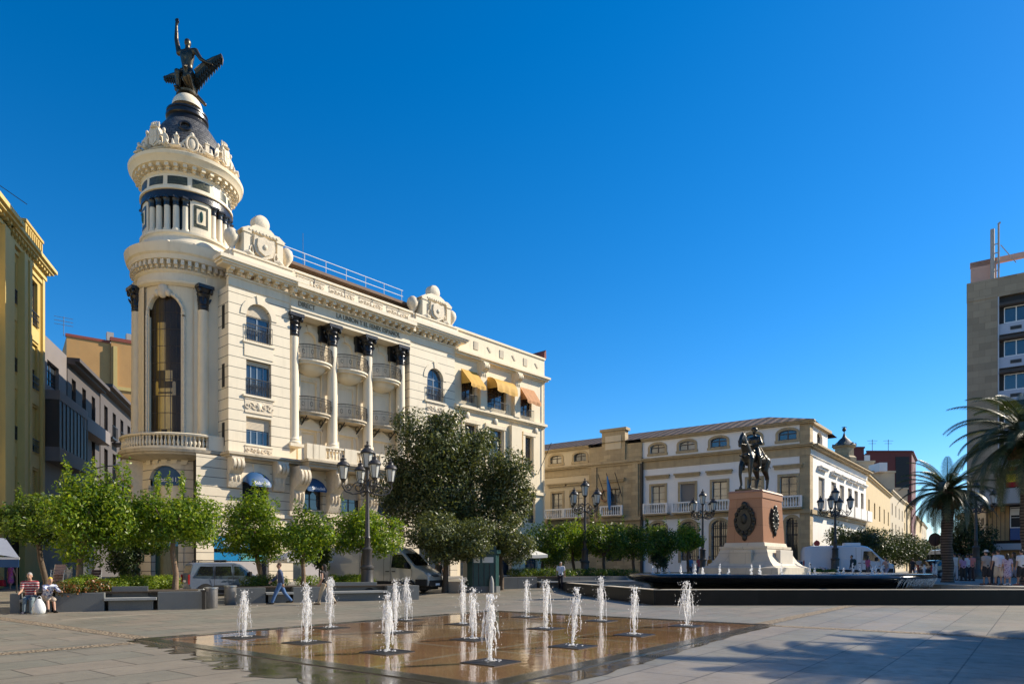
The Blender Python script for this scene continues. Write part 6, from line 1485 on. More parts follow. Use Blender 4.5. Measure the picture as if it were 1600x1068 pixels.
t=thing('closed_parasol','tall closed cream parasol behind the big left orange tree','parasol',(at(134,0,31).x,31,0)); mb=MB(); mb.tube([(0,0,0),(0,0,1.0)],.03,6); mb.build('pole',m_alloy,t); mb=MB()
mb.lathe([(.12,.75),(.26,.95),(.22,1.3),(.26,1.6),(.17,2.0),(.1,2.3),(.02,2.45)],seg=9); mb.build('furled_canopy',m_canvas,t,smooth=70)
t=thing('shop_awning','blue and grey shop awning with white edge at the far left','awning',(at(2,0,33).x,33,0),rad(20)); mb=MB(); mb.add([(-2.2,0,2.55),(.75,0,2.0),(.75,-.0,1.95),(-2.2,0,2.5),(-2.2,1.6,3.2),(-.3,1.6,3.0)],[(0,1,5,4)]); mb.build('canopy',mat('grey_blue_cloth',(.20,.22,.27),var=.1),t)
mb=MB(); mb.box(-2.2,.75,-.03,.0,1.93,2.04); mb.build('white_edge',m_white,t); mb=MB(); mb.box(-2.2,.72,-.02,.01,1.55,1.93); mb.build('valance',m_blue,t)
mb=MB(); mb.tube([(.6,.1,0),(.6,.1,2.0)],.03,6); mb.build('pole',m_iron,t)
mb=MB(); mb.tube([(-2.0,.1,0),(-2.0,.1,2.0)],.03,6); mb.build('pole',m_iron,t)
def chairs(label,x,y,n,m):
    for i in range(n):
        t=thing('cafe_chair',label,'chair',(x,y+.03*i,.13*i),rad(20),'stacked cafe chairs')
        mb=MB()
        for s_ in (-1,1): mb.tube([(s_*.22,-.22,0),(s_*.22,-.2,.44),(s_*.22,.2,.46),(s_*.22,.3,.9)],.018,5); mb.tube([(s_*.22,.26,0),(s_*.22,.2,.45)],.018,5); mb.tube([(s_*.24,-.2,.44),(s_*.25,-.18,.66),(s_*.24,.25,.66)],.018,5)
        mb.build('frame',m_alloy,t); mb=MB(); mb.box(-.21,.21,-.2,.2,.45,.465); mb.build('seat',m,t); mb=MB(); mb.box(-.21,.21,.25,.28,.78,.9); mb.build('backrest',m,t)
m_wick=mat('red_white_wicker',(.45,.30,.28),var=.5,scale=22,bump=.2)
p=at(88,0,30); chairs('aluminium cafe chair in the left stack with reddish seats',p.x,30,7,m_wick); p=at(98,0,30.6); chairs('pale aluminium cafe chair in the right hand stack',p.x,30.6,6,m_canvas)
p=at(146,0,33); chairs('dark cafe chair in the small stack behind the closed parasol',p.x,33,5,mat('dark_wicker',(.05,.03,.03),var=.4))
# lamp posts
lampH=7.25
def lamp_proto(label,p,H,rz):
    t=thing('street_lamp',label,'street lamp',p,rz,'ornate five lantern street lamps')
    mb=MB(); mb.box(-.42,.42,-.42,.42,-.05,.16); mb.lathe([(.40,.16),(.40,.5),(.36,.56),(.31,.62),(.29,1.45),(.34,1.5),(.34,1.58),(.24,1.66),(.22,2.3),(.26,2.35),(.26,2.42),(.17,2.5)],seg=16); mb.build('base',m_iron2,t,smooth=40)
    mb=MB(); mb.lathe([(.15,2.5),(.13,2.9),(.16,2.95),(.12,3.05),(.085,5.1),(.13,5.15),(.085,5.25),(.08,H-1.0),(.12,H-.98)],seg=12); mb.build('column',m_iron2,t,smooth=40)
    def lantern(parent,x,y,z,s=1):
        mb=MB(); mb.lathe([(.05*s,-.18*s),(.1*s,-.1*s),(.15*s,-.02*s),(.17*s,0)],(x,y,z),8); 
        for k in range(6): a=k*pi/3; mb.tube([(x+.17*s*cos(a),y+.17*s*sin(a),z),(x+.27*s*cos(a),y+.27*s*sin(a),z+.62*s)],.014*s,4)
        mb.lathe([(.31*s,.62*s),(.33*s,.66*s),(.27*s,.78*s),(.15*s,.86*s),(.13*s,.95*s),(.16*s,.98*s),(.05*s,1.03*s),(.04*s,1.1*s),(.06*s,1.14*s),(.01,1.2*s)],(x,y,z),12); o=mb.build('lantern',m_iron2,parent,smooth=40)
        mb=MB(); mb.lathe([(.155*s,.01*s),(.255*s,.62*s)],(x,y,z),6,cap=True); mb.build('glass',m_lampglass,o)
    lantern(t,0,0,H-.95,1.05)
    for k in range(4):
        a=k*pi/2+.5; ca,sa=cos(a),sin(a); mb=MB(); W=lambda q,z:(q*ca,q*sa,z)
        mb.tube([W(.05,5.2),W(.35,5.05),W(.7,5.0),W(1.05,5.12),W(1.22,5.4),W(1.15,5.62)],.04,6)
        mb.tube([W(.45+.26*cos(i*.5)*(1-i/26),5.32+.26*sin(i*.5)*(1-i/26)) for i in range(20)],.03,5)
        mb.tube([W(.9+.17*cos(i*.6)*(1-i/22),5.28+.17*sin(i*.6)*(1-i/22)) for i in range(16)],.025,5)
        mb.tube([W(.06,5.6),W(.3,5.75),W(.5,5.62),W(.4,5.45)],.025,5)
        mb.build('scroll_arm',m_iron2,t,smooth=60); lantern(t,1.15*ca,1.15*sa,5.68,.95)
    return t
m_iron2=mat('painted_iron',(.045,.04,.035),rough=.45,var=.25,bump=.08)
L0=lamp_proto('nearest five lantern street lamp in front of the big planter',gp(574,936.5),lampH,.0)
def lampcopy(label,p,rz):
    c=copy_tree(L0); c.location=p; c.rotation_euler=(0,0,rz); c['label']=label
lampcopy('five lantern street lamp in front of the stone portal',(at(914,0,49).x,49,g(49)),.25)
lampcopy('five lantern street lamp just left of the monument',(at(1098,0,58).x,58,.6),.1)
lampcopy('five lantern street lamp before the palace corner by the white van',(at(1305,0,56).x,56,.64),.35)
lampcopy('five lantern street lamp among the crowd beside the palm',(at(1525,0,52).x,52,.64),.2)
# road sign, disc sign, side street light
p=at(1276,0,60); t=thing('road_sign','blue road sign with white triangle and red disc at the palace corner','sign',(p.x,60,.6)); mb=MB(); mb.tube([(0,0,0),(0,0,3.3)],.04,6); mb.build('pole',m_iron,t)
mb=MB(); mb.box(-.42,.42,-.05,-.02,1.75,2.65); mb.build('blue_plate',m_blue,t); mb=MB(); mb.prism_xz([(-.3,1.85),(.3,1.85),(0,2.45)],-.07,-.05); mb.build('triangle',m_letter,t); mb=MB(); mb.M=Matrix.Translation((0,-.05,3.0))@Matrix.Rotation(pi/2,4,'X'); mb.lathe([(.26,-.02),(.26,.02)],seg=20); mb.build('red_disc',cloth((.45,.03,.02),.5),t)
p=at(1461,0,62); t=thing('disc_sign','brown round sign on a thin pole left of the palm trunk','sign',(p.x,62,.62)); mb=MB(); mb.tube([(0,0,0),(0,0,3.7)],.045,6); mb.build('pole',m_iron,t); mb=MB(); mb.M=Matrix.Translation((0,0,3.4))@Matrix.Rotation(pi/2,4,'X'); mb.lathe([(.55,-.03),(.6,0),(.55,.03)],seg=20); mb.build('disc',mat('brown_disc',(.16,.07,.04)),t)
p=at(184,727,58); t=thing('wall_light','pale street light head reaching out from the dark grey house','street light',(p.x-2.2,58,p.z-.3)); mb=MB(); mb.tube([(0,0,0),(1.2,0,.25),(1.9,0,.3)],.05,6); mb.build('arm',m_alloy,t); mb=MB(); mb.sph((2.3,0,.32),(.55,.22,.11),12,6); mb.build('lamp_head',m_white,t,smooth=60)
# ================================================================== VEHICLES
def vehicle(name,label,cat,loc,heading,S,col):
    "S: spec with the side outline (x forward, z up), half width, windows"
    t=thing(name,label,cat,loc,heading); P=S['out']; w=S['w']; zt=max(z for x,z in P); zs=S['belt']
    yk=lambda z: w*(1-S.get('tumble',.09)*max(0,(z-zs))/(zt-zs)) if z>zs else w*(1-.03*max(0,(zs-z)/zs))
    n=len(P); xm=max(x for x,z in P); x0_=min(x for x,z in P)
    nose=lambda x,z: 1-.10*max(0,(x-(xm-1.0)))/1.0 -.03*max(0,(x0_+.3-x))/.3
    Y_=lambda x,z: yk(z)*nose(x,z)
    cols=[-1,-.82,0,.82,1]; bm=MB(); vs=[]
    for c in cols:
        for x,z in P:
            cx=(xm+x0_)/2; k=1 if abs(c)<1 else .985; zz=z if abs(c)<1 else zs+(z-zs)*.955
            vs.append((cx+(x-cx)*k,c*Y_(x,z),zz))
    fs=[(k*n+i,k*n+(i+1)%n,(k+1)*n+(i+1)%n,(k+1)*n+i) for k in range(4) for i in range(n)]+[tuple(range(n))[::-1],tuple(range(4*n,5*n))]
    bm.add(vs,fs); body=bm.build('body',col,t,smooth=35); b=body.modifiers.new('b','BEVEL'); b.width=.03; b.segments=2; b.limit_method='ANGLE'; b.angle_limit=rad(25)
    for q in S['side']:
        for s_ in (-1,1):
            mb=MB(); o=.014; pts=[(x,s_*(Y_(x,z)+o),z) for x,z in q]; pin=[(x,s_*(Y_(x,z)-.05),z) for x,z in q]; m_=len(q)
            mb.add(pts+pin,[tuple(range(m_))]+[(i,(i+1)%m_,m_+(i+1)%m_,m_+i) for i in range(m_)]); mb.build('side_window',m_vglass,t)
    for nm,q,mm in S['cross']:      # panels across the body following an outline edge
        (xa,za),(xb,zb_)=q; d=Vector((zb_-za,-(xb-xa))).normalized()*.012; 
        if d.x*(1 if xa+xb>0 else -1)<0: d=-d
        mb=MB(); ya,yb=Y_(xa,za)*.86,Y_(xb,zb_)*.86
        a0=(xa+d.x,-ya,za+d.y);a1=(xa+d.x,ya,za+d.y);b0=(xb+d.x,-yb,zb_+d.y);b1=(xb+d.x,yb,zb_+d.y)
        mb.add([a0,a1,b1,b0],[(0,1,2,3)]); mb.build(nm,mm,t)
    for xw in S['wheels']:
        for s_ in (-1,1):
            r=S['wr']; mb=MB(); mb.M=Matrix.Translation((xw,s_*(w-.10),r))@Matrix.Rotation(pi/2,4,'X'); mb.lathe([(r*.62,-.12),(r*.95,-.12),(r,-.08),(r,.08),(r*.95,.12),(r*.62,.12)],seg=24); wh=mb.build('wheel',m_rubber,t,smooth=40)
            mb=MB(); mb.M=Matrix.Translation((xw,s_*(w+.015),r))@Matrix.Rotation(pi/2,4,'X'); mb.lathe([(0.02,.02),(r*.3,.015),(r*.6,-.01),(r*.6,.02)],seg=20,cap=False)
            for k in range(5): a=k*2*pi/5; mb.tube([(0,0,.015),(r*.58*cos(a),r*.58*sin(a),.015)],.035,4)
            mb.build('rim',m_alloy,wh)
            mb=MB(); pts=[(xw+(r+.09)*cos(k*pi/12),(r+.09)*sin(k*pi/12)+r*.95) for k in range(13)]; ya=s_*(w*.965); mb.prism_xz([(xw+r+.09,.25)]+pts+[(xw-r-.09,.25)],min(ya,s_*(w+.008)),max(ya,s_*(w+.008))); mb.build('wheel_arch',m_rubber,t)
    for (x0,x1,z0,z1) in S.get('trim',[]):
        for s_ in (-1,1): mb=MB(); y=s_*w; mb.box(x0,x1,min(y*.95,y*1.016),max(y*.95,y*1.016),z0,z1); mb.build('side_trim',m_rubber,t)
    for (x0,z0,z1) in S.get('seams',[]):
        for s_ in (-1,1):
            mb=MB(); mb.tube([(x0,s_*(Y_(x0,z)+.002),z) for z in (z0,(z0+z1)/2,z1)],.009,4); mb.build('door_seam',m_rubber,t)
    for (x0,z0) in S.get('handles',[]):
        for s_ in (-1,1): mb=MB(); y=s_*(Y_(x0,z0)+.012); mb.box(x0-.11,x0+.11,y-.02,y+.02,z0-.025,z0+.025); mb.build('door_handle',m_rubber,t)
    f=S['front']
    mb=MB(); mb.box(xm-.14,xm+.045,-w*.86,w*.86,f['b0'],f['b1']); mb.build('bumper',f.get('bm',m_rubber),t,bevel=.04)
    mb=MB(); mb.box(xm-.2,xm-.015+f.get('gx',0),-w*.36,w*.36,f['g0'],f['g1']); gr=mb.build('grille',m_rubber,t)
    for k in range(3): z=f['g0']+(f['g1']-f['g0'])*(k+.5)/3; mb=MB(); mb.box(xm-.03+f.get('gx',0),xm+.005+f.get('gx',0),-w*.35,w*.35,z-.018,z+.018); mb.build('grille_slat',m_alloy,gr)
    for s_ in (-1,1):
        mb=MB(); mb.sph((xm-.26+f.get('gx',0),s_*w*.70,f['hz']),(.30,.16,.15),12,8); mb.build('headlight',m_hlamp,t,smooth=60)
        mb=MB(); mb.box(x0_-.01,x0_+.06,s_*w*.9-.07,s_*w*.9+.07,S['belt']-.35,S['belt']+.15); mb.build('tail_light',cloth((.35,.01,.01),.3),t)
        mb=MB(); mx_,mz=S['mirror']; y=s_*(w+.14); mb.box(mx_-.06,mx_+.08,y-.11,y+.11,mz-.14,mz+.16); mb.build('mirror',m_rubber,t,bevel=.03)
    mb=MB(); mb.box(xm+.046,xm+.056,-.26,.26,f['b0']+.08,f['b0']+.2); mb.build('number_plate',m_letter,t)
    mb=MB(); mb.box(x0_-.02,x0_-.008,-.26,.26,.75,.87); mb.build('number_plate',m_letter,t)
    mb=MB(); mb.box(x0_+.3,xm-.3,-w*.8,w*.8,.18,.42); mb.build('underbody',m_dark,t)
    return t
VAN=dict(out=[(-3.4,.42),(-3.45,.7),(-3.43,2.3),(-3.3,2.58),(-2.8,2.66),(1.0,2.66),(1.45,2.55),(1.8,2.3),(2.55,1.52),(2.75,1.42),(3.2,1.16),(3.38,.95),(3.45,.6),(3.4,.38)],w=.99,belt=1.3,tumble=.10,wheels=(-2.15,2.15),wr=.35,
  side=[[(1.05,1.45),(2.3,1.36),(2.32,1.5),(1.72,2.18),(1.12,2.2)]],cross=[('windscreen',((1.86,2.24),(2.52,1.55)),m_vglass)],
  trim=[(-3.3,-2.6,.42,.62),(-1.7,1.65,.42,.68),(2.6,3.3,.42,.78)],seams=[(.98,.7,2.35),(.55,.7,2.5),(-1.05,.7,2.5),(2.35,.75,1.35)],handles=[(1.2,1.22),(.8,1.22)],
  front=dict(b0=.35,b1=.72,g0=.78,g1=1.04,hz=1.02,gx=-.05),mirror=(2.05,1.55))
COMBI=dict(out=[(-2.02,.34),(-2.1,.6),(-2.06,1.15),(-1.92,1.72),(-1.7,1.80),(.1,1.82),(.5,1.74),(1.22,1.14),(1.35,1.08),(1.95,.92),(2.08,.72),(2.1,.4),(2.02,.32)],w=.85,belt=1.02,tumble=.14,wheels=(-1.28,1.3),wr=.31,
  side=[[(-1.72,1.12),(-.92,1.1),(-.9,1.58),(-1.5,1.6)],[(-.78,1.1),(.05,1.1),(.02,1.6),(-.76,1.6)],[(.18,1.1),(1.08,1.1),(.52,1.58),(.2,1.6)]],
  cross=[('windscreen',((.56,1.68),(1.2,1.17)),m_vglass),('rear_window',((-2.03,1.22),(-1.94,1.62)),m_glassc)],trim=[(-.85,.85,.5,.6)],seams=[(-.84,.45,1.62),(.12,.45,1.7),(1.12,.5,1.1)],handles=[(-.05,.98),(.28,.98)],
  front=dict(b0=.3,b1=.55,g0=.6,g1=.74,hz=.8,gx=-.02),mirror=(.95,1.15))
HATCH=dict(out=[(-1.95,.32),(-2.0,.7),(-1.85,.98),(-1.4,1.42),(-1.0,1.46),(.1,1.45),(.95,.98),(1.75,.82),(1.95,.62),(1.97,.35)],w=.82,belt=.92,tumble=.2,wheels=(-1.2,1.22),wr=.3,
  side=[[(-1.5,1.0),(-.35,.98),(-.35,1.34),(-1.15,1.34)],[(-.25,.98),(.75,.98),(.05,1.34),(-.25,1.34)]],cross=[('windscreen',((.14,1.42),(.92,1.0)),m_vglass),('rear_window',((-1.83,1.02),(-1.45,1.38)),m_vglass)],trim=[],seams=[(-.3,.4,1.36),(.8,.4,.95)],handles=[(-.15,.86)],
  front=dict(b0=.28,b1=.5,g0=.52,g1=.64,hz=.72,gx=-.02),mirror=(.6,1.0))
p=gp(600,930); 
q=Vector((at(600,0,40.2).x,40.2,g(40.2)))
vehicle('delivery_van','large silver white high roof delivery van parked before the cream building','van',q,rad(-20),VAN,paint((.42,.41,.37)))
q=Vector((at(354,0,37.2).x,37.2,.0))
tv=vehicle('small_van','silver blue small passenger van with roof bars near the bank window','van',q,rad(38),COMBI,paint((.13,.16,.22)))
mb=MB()
for s_ in (-1,1): mb.tube([(-1.6,s_*.66,1.80),(-1.55,s_*.66,1.90),(-.2,s_*.66,1.92),(-.15,s_*.66,1.83)],.025,5)
for x in (-1.4,-.4): mb.tube([(x,-.66,1.91),(x,.66,1.91)],.025,5)
mb.build('roof_bars',m_rubber,tv)
q=Vector((at(1322,0,57).x,57,.64))
tv=vehicle('delivery_van','white high roof van with a roof vent parked beside the palace','van',q,rad(-14),VAN,paint((.62,.64,.68)))
mb=MB(); mb.box(-.2,1.0,-.5,.5,2.66,2.9); mb.build('roof_vent',m_white,tv,bevel=.04)
q=Vector((at(1474,0,70).x,70,.62)); vehicle('minibus','white minibus seen from behind left of the palm trunk','minibus',q,rad(75),dict(VAN,cross=VAN['cross']+[('rear_window',((-3.43,1.3),(-3.42,2.2)),m_vglass)],side=VAN['side']+[[(-3.0,1.4),(.9,1.4),(.9,2.2),(-3.0,2.2)]]),paint((.62,.63,.62)))
q=Vector((at(1258,0,58).x,58,.64)); vehicle('parked_car','small blue car mostly hidden by the monument base and van','car',q,rad(-35),HATCH,paint((.03,.14,.30)))
q=Vector((at(1478,0,56).x,56,.64)); vehicle('parked_car','dark grey car behind the palm trunk','car',q,rad(10),HATCH,paint((.035,.03,.035)))
# ================================================================== WATER JETS AND GRATES
m_grate=mat('iron_grate',(.012,.011,.010),rough=.5,var=.3,bump=.1)
def grate(u,v):
    p=gp(u,v); t=thing('drain_grate','dark slotted iron grate set in the wet pad under a water jet','grate',(p.x,p.y,.004),PR,'slotted grates of the ground fountain')
    mb=MB(); w=.36; mb.box(-w,w,-w,-w+.05,0,.022); mb.box(-w,w,w-.05,w,0,.022); mb.box(-w,-w+.05,-w+.05,w-.05,0,.022); mb.box(w-.05,w,-w+.05,w-.05,0,.022); mb.build('frame',m_grate,t)
    mb=MB()
    for k in range(10): y=-w+.09+k*(2*w-.18)/9; mb.box(-w+.05,w-.05,y-.018,y+.018,.0,.018)
    mb.build('bars',m_grate,t); mb=MB(); mb.box(-w+.02,w-.02,-w+.02,w-.02,-.0,.003); mb.build('sump',m_dark,t)
def jet_mesh(h,seed,spread=.13,nd=90,thick=1.0,ns=9):
    r=random.Random(seed); mb=MB()
    for i in range(ns*2):
        core=i<ns*.8; n=14; a=r.uniform(0,2*pi); pts=[];rs=[]; ph=r.uniform(0,6); fq_=r.uniform(7,13)
        if core:                   # rising threads that wobble apart towards the top and break up
            z0=h*r.choice((0,0,0,r.uniform(.2,.6))); top=h*r.uniform(.72,1.03); w=r.uniform(.006,.03)*spread/.13; lean=r.uniform(-.035,.035)
            for k in range(n+1):
                f=k/n; q=w*(.5+1.6*f); pts.append((q*cos(a+f*1.5)+.012*sin(f*fq_+ph)+lean*f,q*sin(a+f*1.5)+.012*cos(f*fq_+ph),z0+(top-z0)*f)); rs.append(thick*(.0035+.0075*abs(sin(f*fq_*1.4+ph))+.006*f)*(1 if 0<k<n else .3))
            mb.tube(pts,rs,5)
        else:                      # falling ribbons, up, over and down, in broken lengths
            q=spread*r.uniform(.35,1.1); hh=h*r.uniform(.7,1.0); k0=r.randint(2,6); k1=r.randint(k0+3,n)
            for k in range(k0,k1+1):
                f=k/n; z=hh*(1-f*f); x=q*(1-(1-f)**2); pts.append((x*cos(a)+.01*sin(k*2.1+ph),x*sin(a)+.01*cos(k*1.7+ph),max(.02,z))); rs.append(thick*(.0025+.008*abs(sin(k*1.9+ph)))*(1 if k0<k<k1 else .3))
            mb.tube(pts,rs,5)
    for i in range(int(16*thick)): z=h*(1.03-.3*r.random()**2); mb.sph((r.gauss(0,.028*spread/.13),r.gauss(0,.028*spread/.13),z),(r.uniform(.009,.022)*thick,)*2+(r.uniform(.012,.035)*thick,),6,5)
    for i in range(int(nd*3.2)):
        a=r.uniform(0,2*pi); z=h*r.random()**.7*1.08; q=abs(r.gauss(0,spread*.62))*(.45+.6*(1-abs(z/h-.55))); s=r.uniform(.003,.0095)
        mb.sph((q*cos(a),q*sin(a),max(.015,z)),(s,s,s*r.uniform(1,2.2)),5,4)
    for i in range(30):
        a=r.uniform(0,2*pi); q=r.uniform(.01,.2); s=r.uniform(.004,.014); mb.sph((q*cos(a),q*sin(a),.015),(s*1.6,s*1.6,s),5,4)
    return mb.mesh('jet',m_jet,60)
JETS=[(382,996,928,'leftmost thin jet of the wet square'),(479,1004,918,'second jet from the left, in front of the strolling woman'),(516,981,908,'thin back jet in line with the beige trousers'),(605,1019,933,'broad foaming jet at the front left of the wet square'),(619,988,911,'jet partly hidden behind the broad front left jet'),(636,969,907,'thin jet below the van bonnet at the back edge'),(723,975,908,'left one of the pair of jets below the kiosk'),(739,999,925,'right one of the pair of jets below the kiosk'),(767,1035,937,'nearest tall white jet standing on the front grate'),(823,964,910,'slim back jet below the white cafe parasol'),(853,982,912,'jet just left of the man in the white shirt'),(895,1010,925,'forked leaning jet in the middle of the wet square'),(939,970,906,'splashing back jet in front of the pool wall end'),(991,992,921,'hollow looking jet near the right corner'),(1073,978,914,'rightmost jet with droplets thrown wide')]
for i,(u,v,vt,lb) in enumerate(JETS):
    p=gp(u,v); h=(v-vt)/F*p.y; grate(u,v)
    o=obj_from_mesh('water_jet',jet_mesh(h,200+i,.16 if i!=14 else .26,150 if i in(14,12) else 95,1.35 if i in(3,8) else 1.0,11)); o.location=(p.x,p.y,.03); o.rotation_euler=(0,.07 if i==11 else 0,0); tag(o,lb,'water jet','water jets of the ground fountain')
def froth(seed):
    r=random.Random(seed); P=[]
    for i in range(26): z=.46*r.random()**.8; q=.075*(1.15-z/.5)*r.uniform(.2,1); a=r.uniform(0,2*pi); P.append(('s',(q*cos(a),q*sin(a),z),r.uniform(.028,.05)*(1.1-z)))
    me=organic(P,.012,m_jet,'froth',1); return me
low=[froth(300+k) for k in range(4)]
RJ=[(1020,.95),(1034,.8),(1045,.7),(1064,1.0),(1086,1.1),(1098,.8),(1125,1.15),(1139,.65),(1174,1.1),(1187,1.05),(1221,1.25),(1265,1.25),(1273,.8),(1310,.9),(1318,.75),(1332,1.25),(1344,1.0),(1363,.8),(1368,1.2),(1377,1.0)]
for i,(u,s) in enumerate(RJ):
    Y=30.9+ (i*37%11)*.12; x=(u-800)/F*Y
    k=math.hypot((x-BC[0])/6.9,(Y-BC[1])/6.45)
    if k>1: Y=BC[1]-6.45*math.sqrt(max(0,1-((x-BC[0])/6.95)**2)); x=(u-800)/F*Y
    o=obj_from_mesh('basin_jet',low[i%4]); o.location=(x,Y,1.2); o.scale=(.95,.95,s*.95); o.rotation_euler=(0,0,i*1.3)
    tag(o,'low white water spout on the basin rim left of the pedestal' if u<1146 else ('low white water spout in front of the pedestal base' if u<1240 else 'low white water spout on the right part of the basin rim'),'water jet','low spouts around the round basin')
for i,(u,v,h) in enumerate([(1431,908,.85),(1444,908,1.0),(1458,907,1.1),(1463,907,1.05)]):
    p=gp(u,v,TZ); o=obj_from_mesh('terrace_jet',jet_mesh(h,330+i,.12,60,1.2,8)); o.location=(p.x,p.y,TZ); tag(o,['first thin terrace jet right of the basin end','second thin terrace jet right of the basin end','third terrace jet close beside the minibus','terrace jet nearest the palm trunk'][i],'water jet','terrace jets by the palm')
# ================================================================== FIGURES
def human(H=1.75,legs=((0,0),(0,0)),arms=((0,5,8),(0,5,8)),lean=0,seat=None,headturn=0,female=False,fingers=True):
    """Joint positions (x right, y forward). legs: (thigh swing, knee bend); arms: (swing, elbow bend, spread)"""
    k=H/1.75; J={}; hw=.095*k; sh=(.175 if female else .20)*k
    L=rad(lean); up=Vector((0,sin(L),cos(L))); J['pel']=Vector((0,0,.93*k)); 
    J['waist']=J['pel']+up*.16*k; J['chest']=J['pel']+up*.38*k; J['neck']=J['pel']+up*.56*k; J['head']=J['neck']+Vector((0,sin(L*.6)*.14+.015,cos(L*.6)*.15))*k
    for i,s in enumerate((-1,1)):
        th,kb=legs[i]; a=rad(th); J['hip',i]=J['pel']+Vector((s*hw,0,-.04*k)); kn=J['hip',i]+Vector((s*.01,sin(a),-cos(a)))*.43*k; J['knee',i]=kn
        b=a-rad(kb); an=kn+Vector((0,sin(b),-cos(b)))*.42*k; J['ank',i]=an; fp=rad(-12 if b<-.4 else 0); J['toe',i]=an+Vector((s*.03,cos(fp)*.19,-.055+sin(fp)*.1))*k; J['heel',i]=an+Vector((0,-.05,-.055))*k
        sw,eb,ab=arms[i]; J['sho',i]=J['neck']+Vector((s*sh,0,-.07*k)); a=rad(sw); c=rad(ab)
        el=J['sho',i]+Vector((s*sin(c),sin(a)*cos(c),-cos(a)*cos(c)))*.29*k; b=a+rad(eb); wr=el+Vector((s*sin(c)*.4,sin(b),-cos(b))).normalized()*.25*k
        J['elb',i]=el; J['wri',i]=wr; J['hd',i]=(wr-el).normalized()
    low=min(min(J['toe',i].z,J['heel',i].z,J['ank',i].z-.06*k) for i in (0,1)); dz=-low+.012*k if seat is None else seat-J['pel'].z+.09*k
    for q in J: 
        if not(isinstance(q,tuple) and q[0]=='hd'): J[q]=J[q]+Vector((0,0,dz))
    J['k']=k; return J
def body_prims(J,female=False,fingers=True):
    k=J['k']; P=[]; c=lambda a,b,r1,r2: P.append(('c',J[a] if not isinstance(a,Vector) else a,J[b] if not isinstance(b,Vector) else b,r1*k,r2*k))
    for s in (-1,1): P.append(('c',J['pel']+Vector((s*.055,0,-.02))*k,J['waist']+Vector((s*.05,0,0))*k,.105*k,.09*k)); P.append(('c',J['waist']+Vector((s*.05,0,0))*k,J['chest']+Vector((s*.075,.0,.02))*k,.09*k,.105*k))
    c('chest','neck',.10,.055); P.append(('c',J['neck']+Vector((0,0,-.03))*k,J['head']+Vector((0,0,-.03))*k,.056*k,.052*k))
    P.append(('s',J['head']+Vector((0,0,.025))*k,(.075*k,.092*k,.108*k))); P.append(('s',J['head']+Vector((0,.035,-.05))*k,(.05*k,.055*k,.06*k)))
    P.append(('c',J['head']+Vector((0,.088,.015))*k,J['head']+Vector((0,.107,-.02))*k,.011*k,.016*k))
    for s in (-1,1): P.append(('s',J['head']+Vector((s*.078,0,.0))*k,(.014*k,.024*k,.034*k)))
    for i,s in enumerate((-1,1)):
        P.append(('c',J['neck']+Vector((0,0,-.045))*k,J['sho',i],.055*k,.058*k)); c(('sho',i),('elb',i),.056,.043); c(('elb',i),('wri',i),.042,.028)
        c(('hip',i),('knee',i),.088,.058); c(('knee',i),('ank',i),.057,.037); P.append(('c',J['heel',i]+Vector((0,0,.02))*k,J['toe',i]+Vector((0,0,.012))*k,.042*k,.034*k)); c(('ank',i),('heel',i),.04,.04)
        d=J['hd',i]; n=d.orthogonal().normalized(); b=d.cross(n); w=J['wri',i]; x=Vector((0,1,0)); x=(x-d*x.dot(d)); x=x.normalized() if x.length>.1 else n; y=d.cross(x)
        pm=w+d*.085*k; P.append(('c',w,pm,.026*k,.03*k)); P.append(('c',w+x*.014*k,pm+x*.02*k,.024*k,.022*k)); P.append(('c',w-x*.012*k,pm-x*.02*k,.024*k,.02*k))
        if fingers:
            for q,l in ((.032,.065),(.011,.078),(-.011,.072),(-.031,.055)):
                m_=pm+x*q*k+d*l*.55*k; P.append(('c',pm+x*q*.9*k,m_,.0115*k,.0105*k)); P.append(('c',m_,m_+(d*.8-y*s*.35).normalized()*l*.5*k,.0105*k,.009*k))
            tb=w+d*.03*k+x*.03*k; t2=tb+(d*.6+x*.7).normalized()*.04*k; P.append(('c',tb,t2,.014*k,.012*k)); P.append(('c',t2,t2+(d*.9+x*.2).normalized()*.03*k,.012*k,.010*k))
    return P
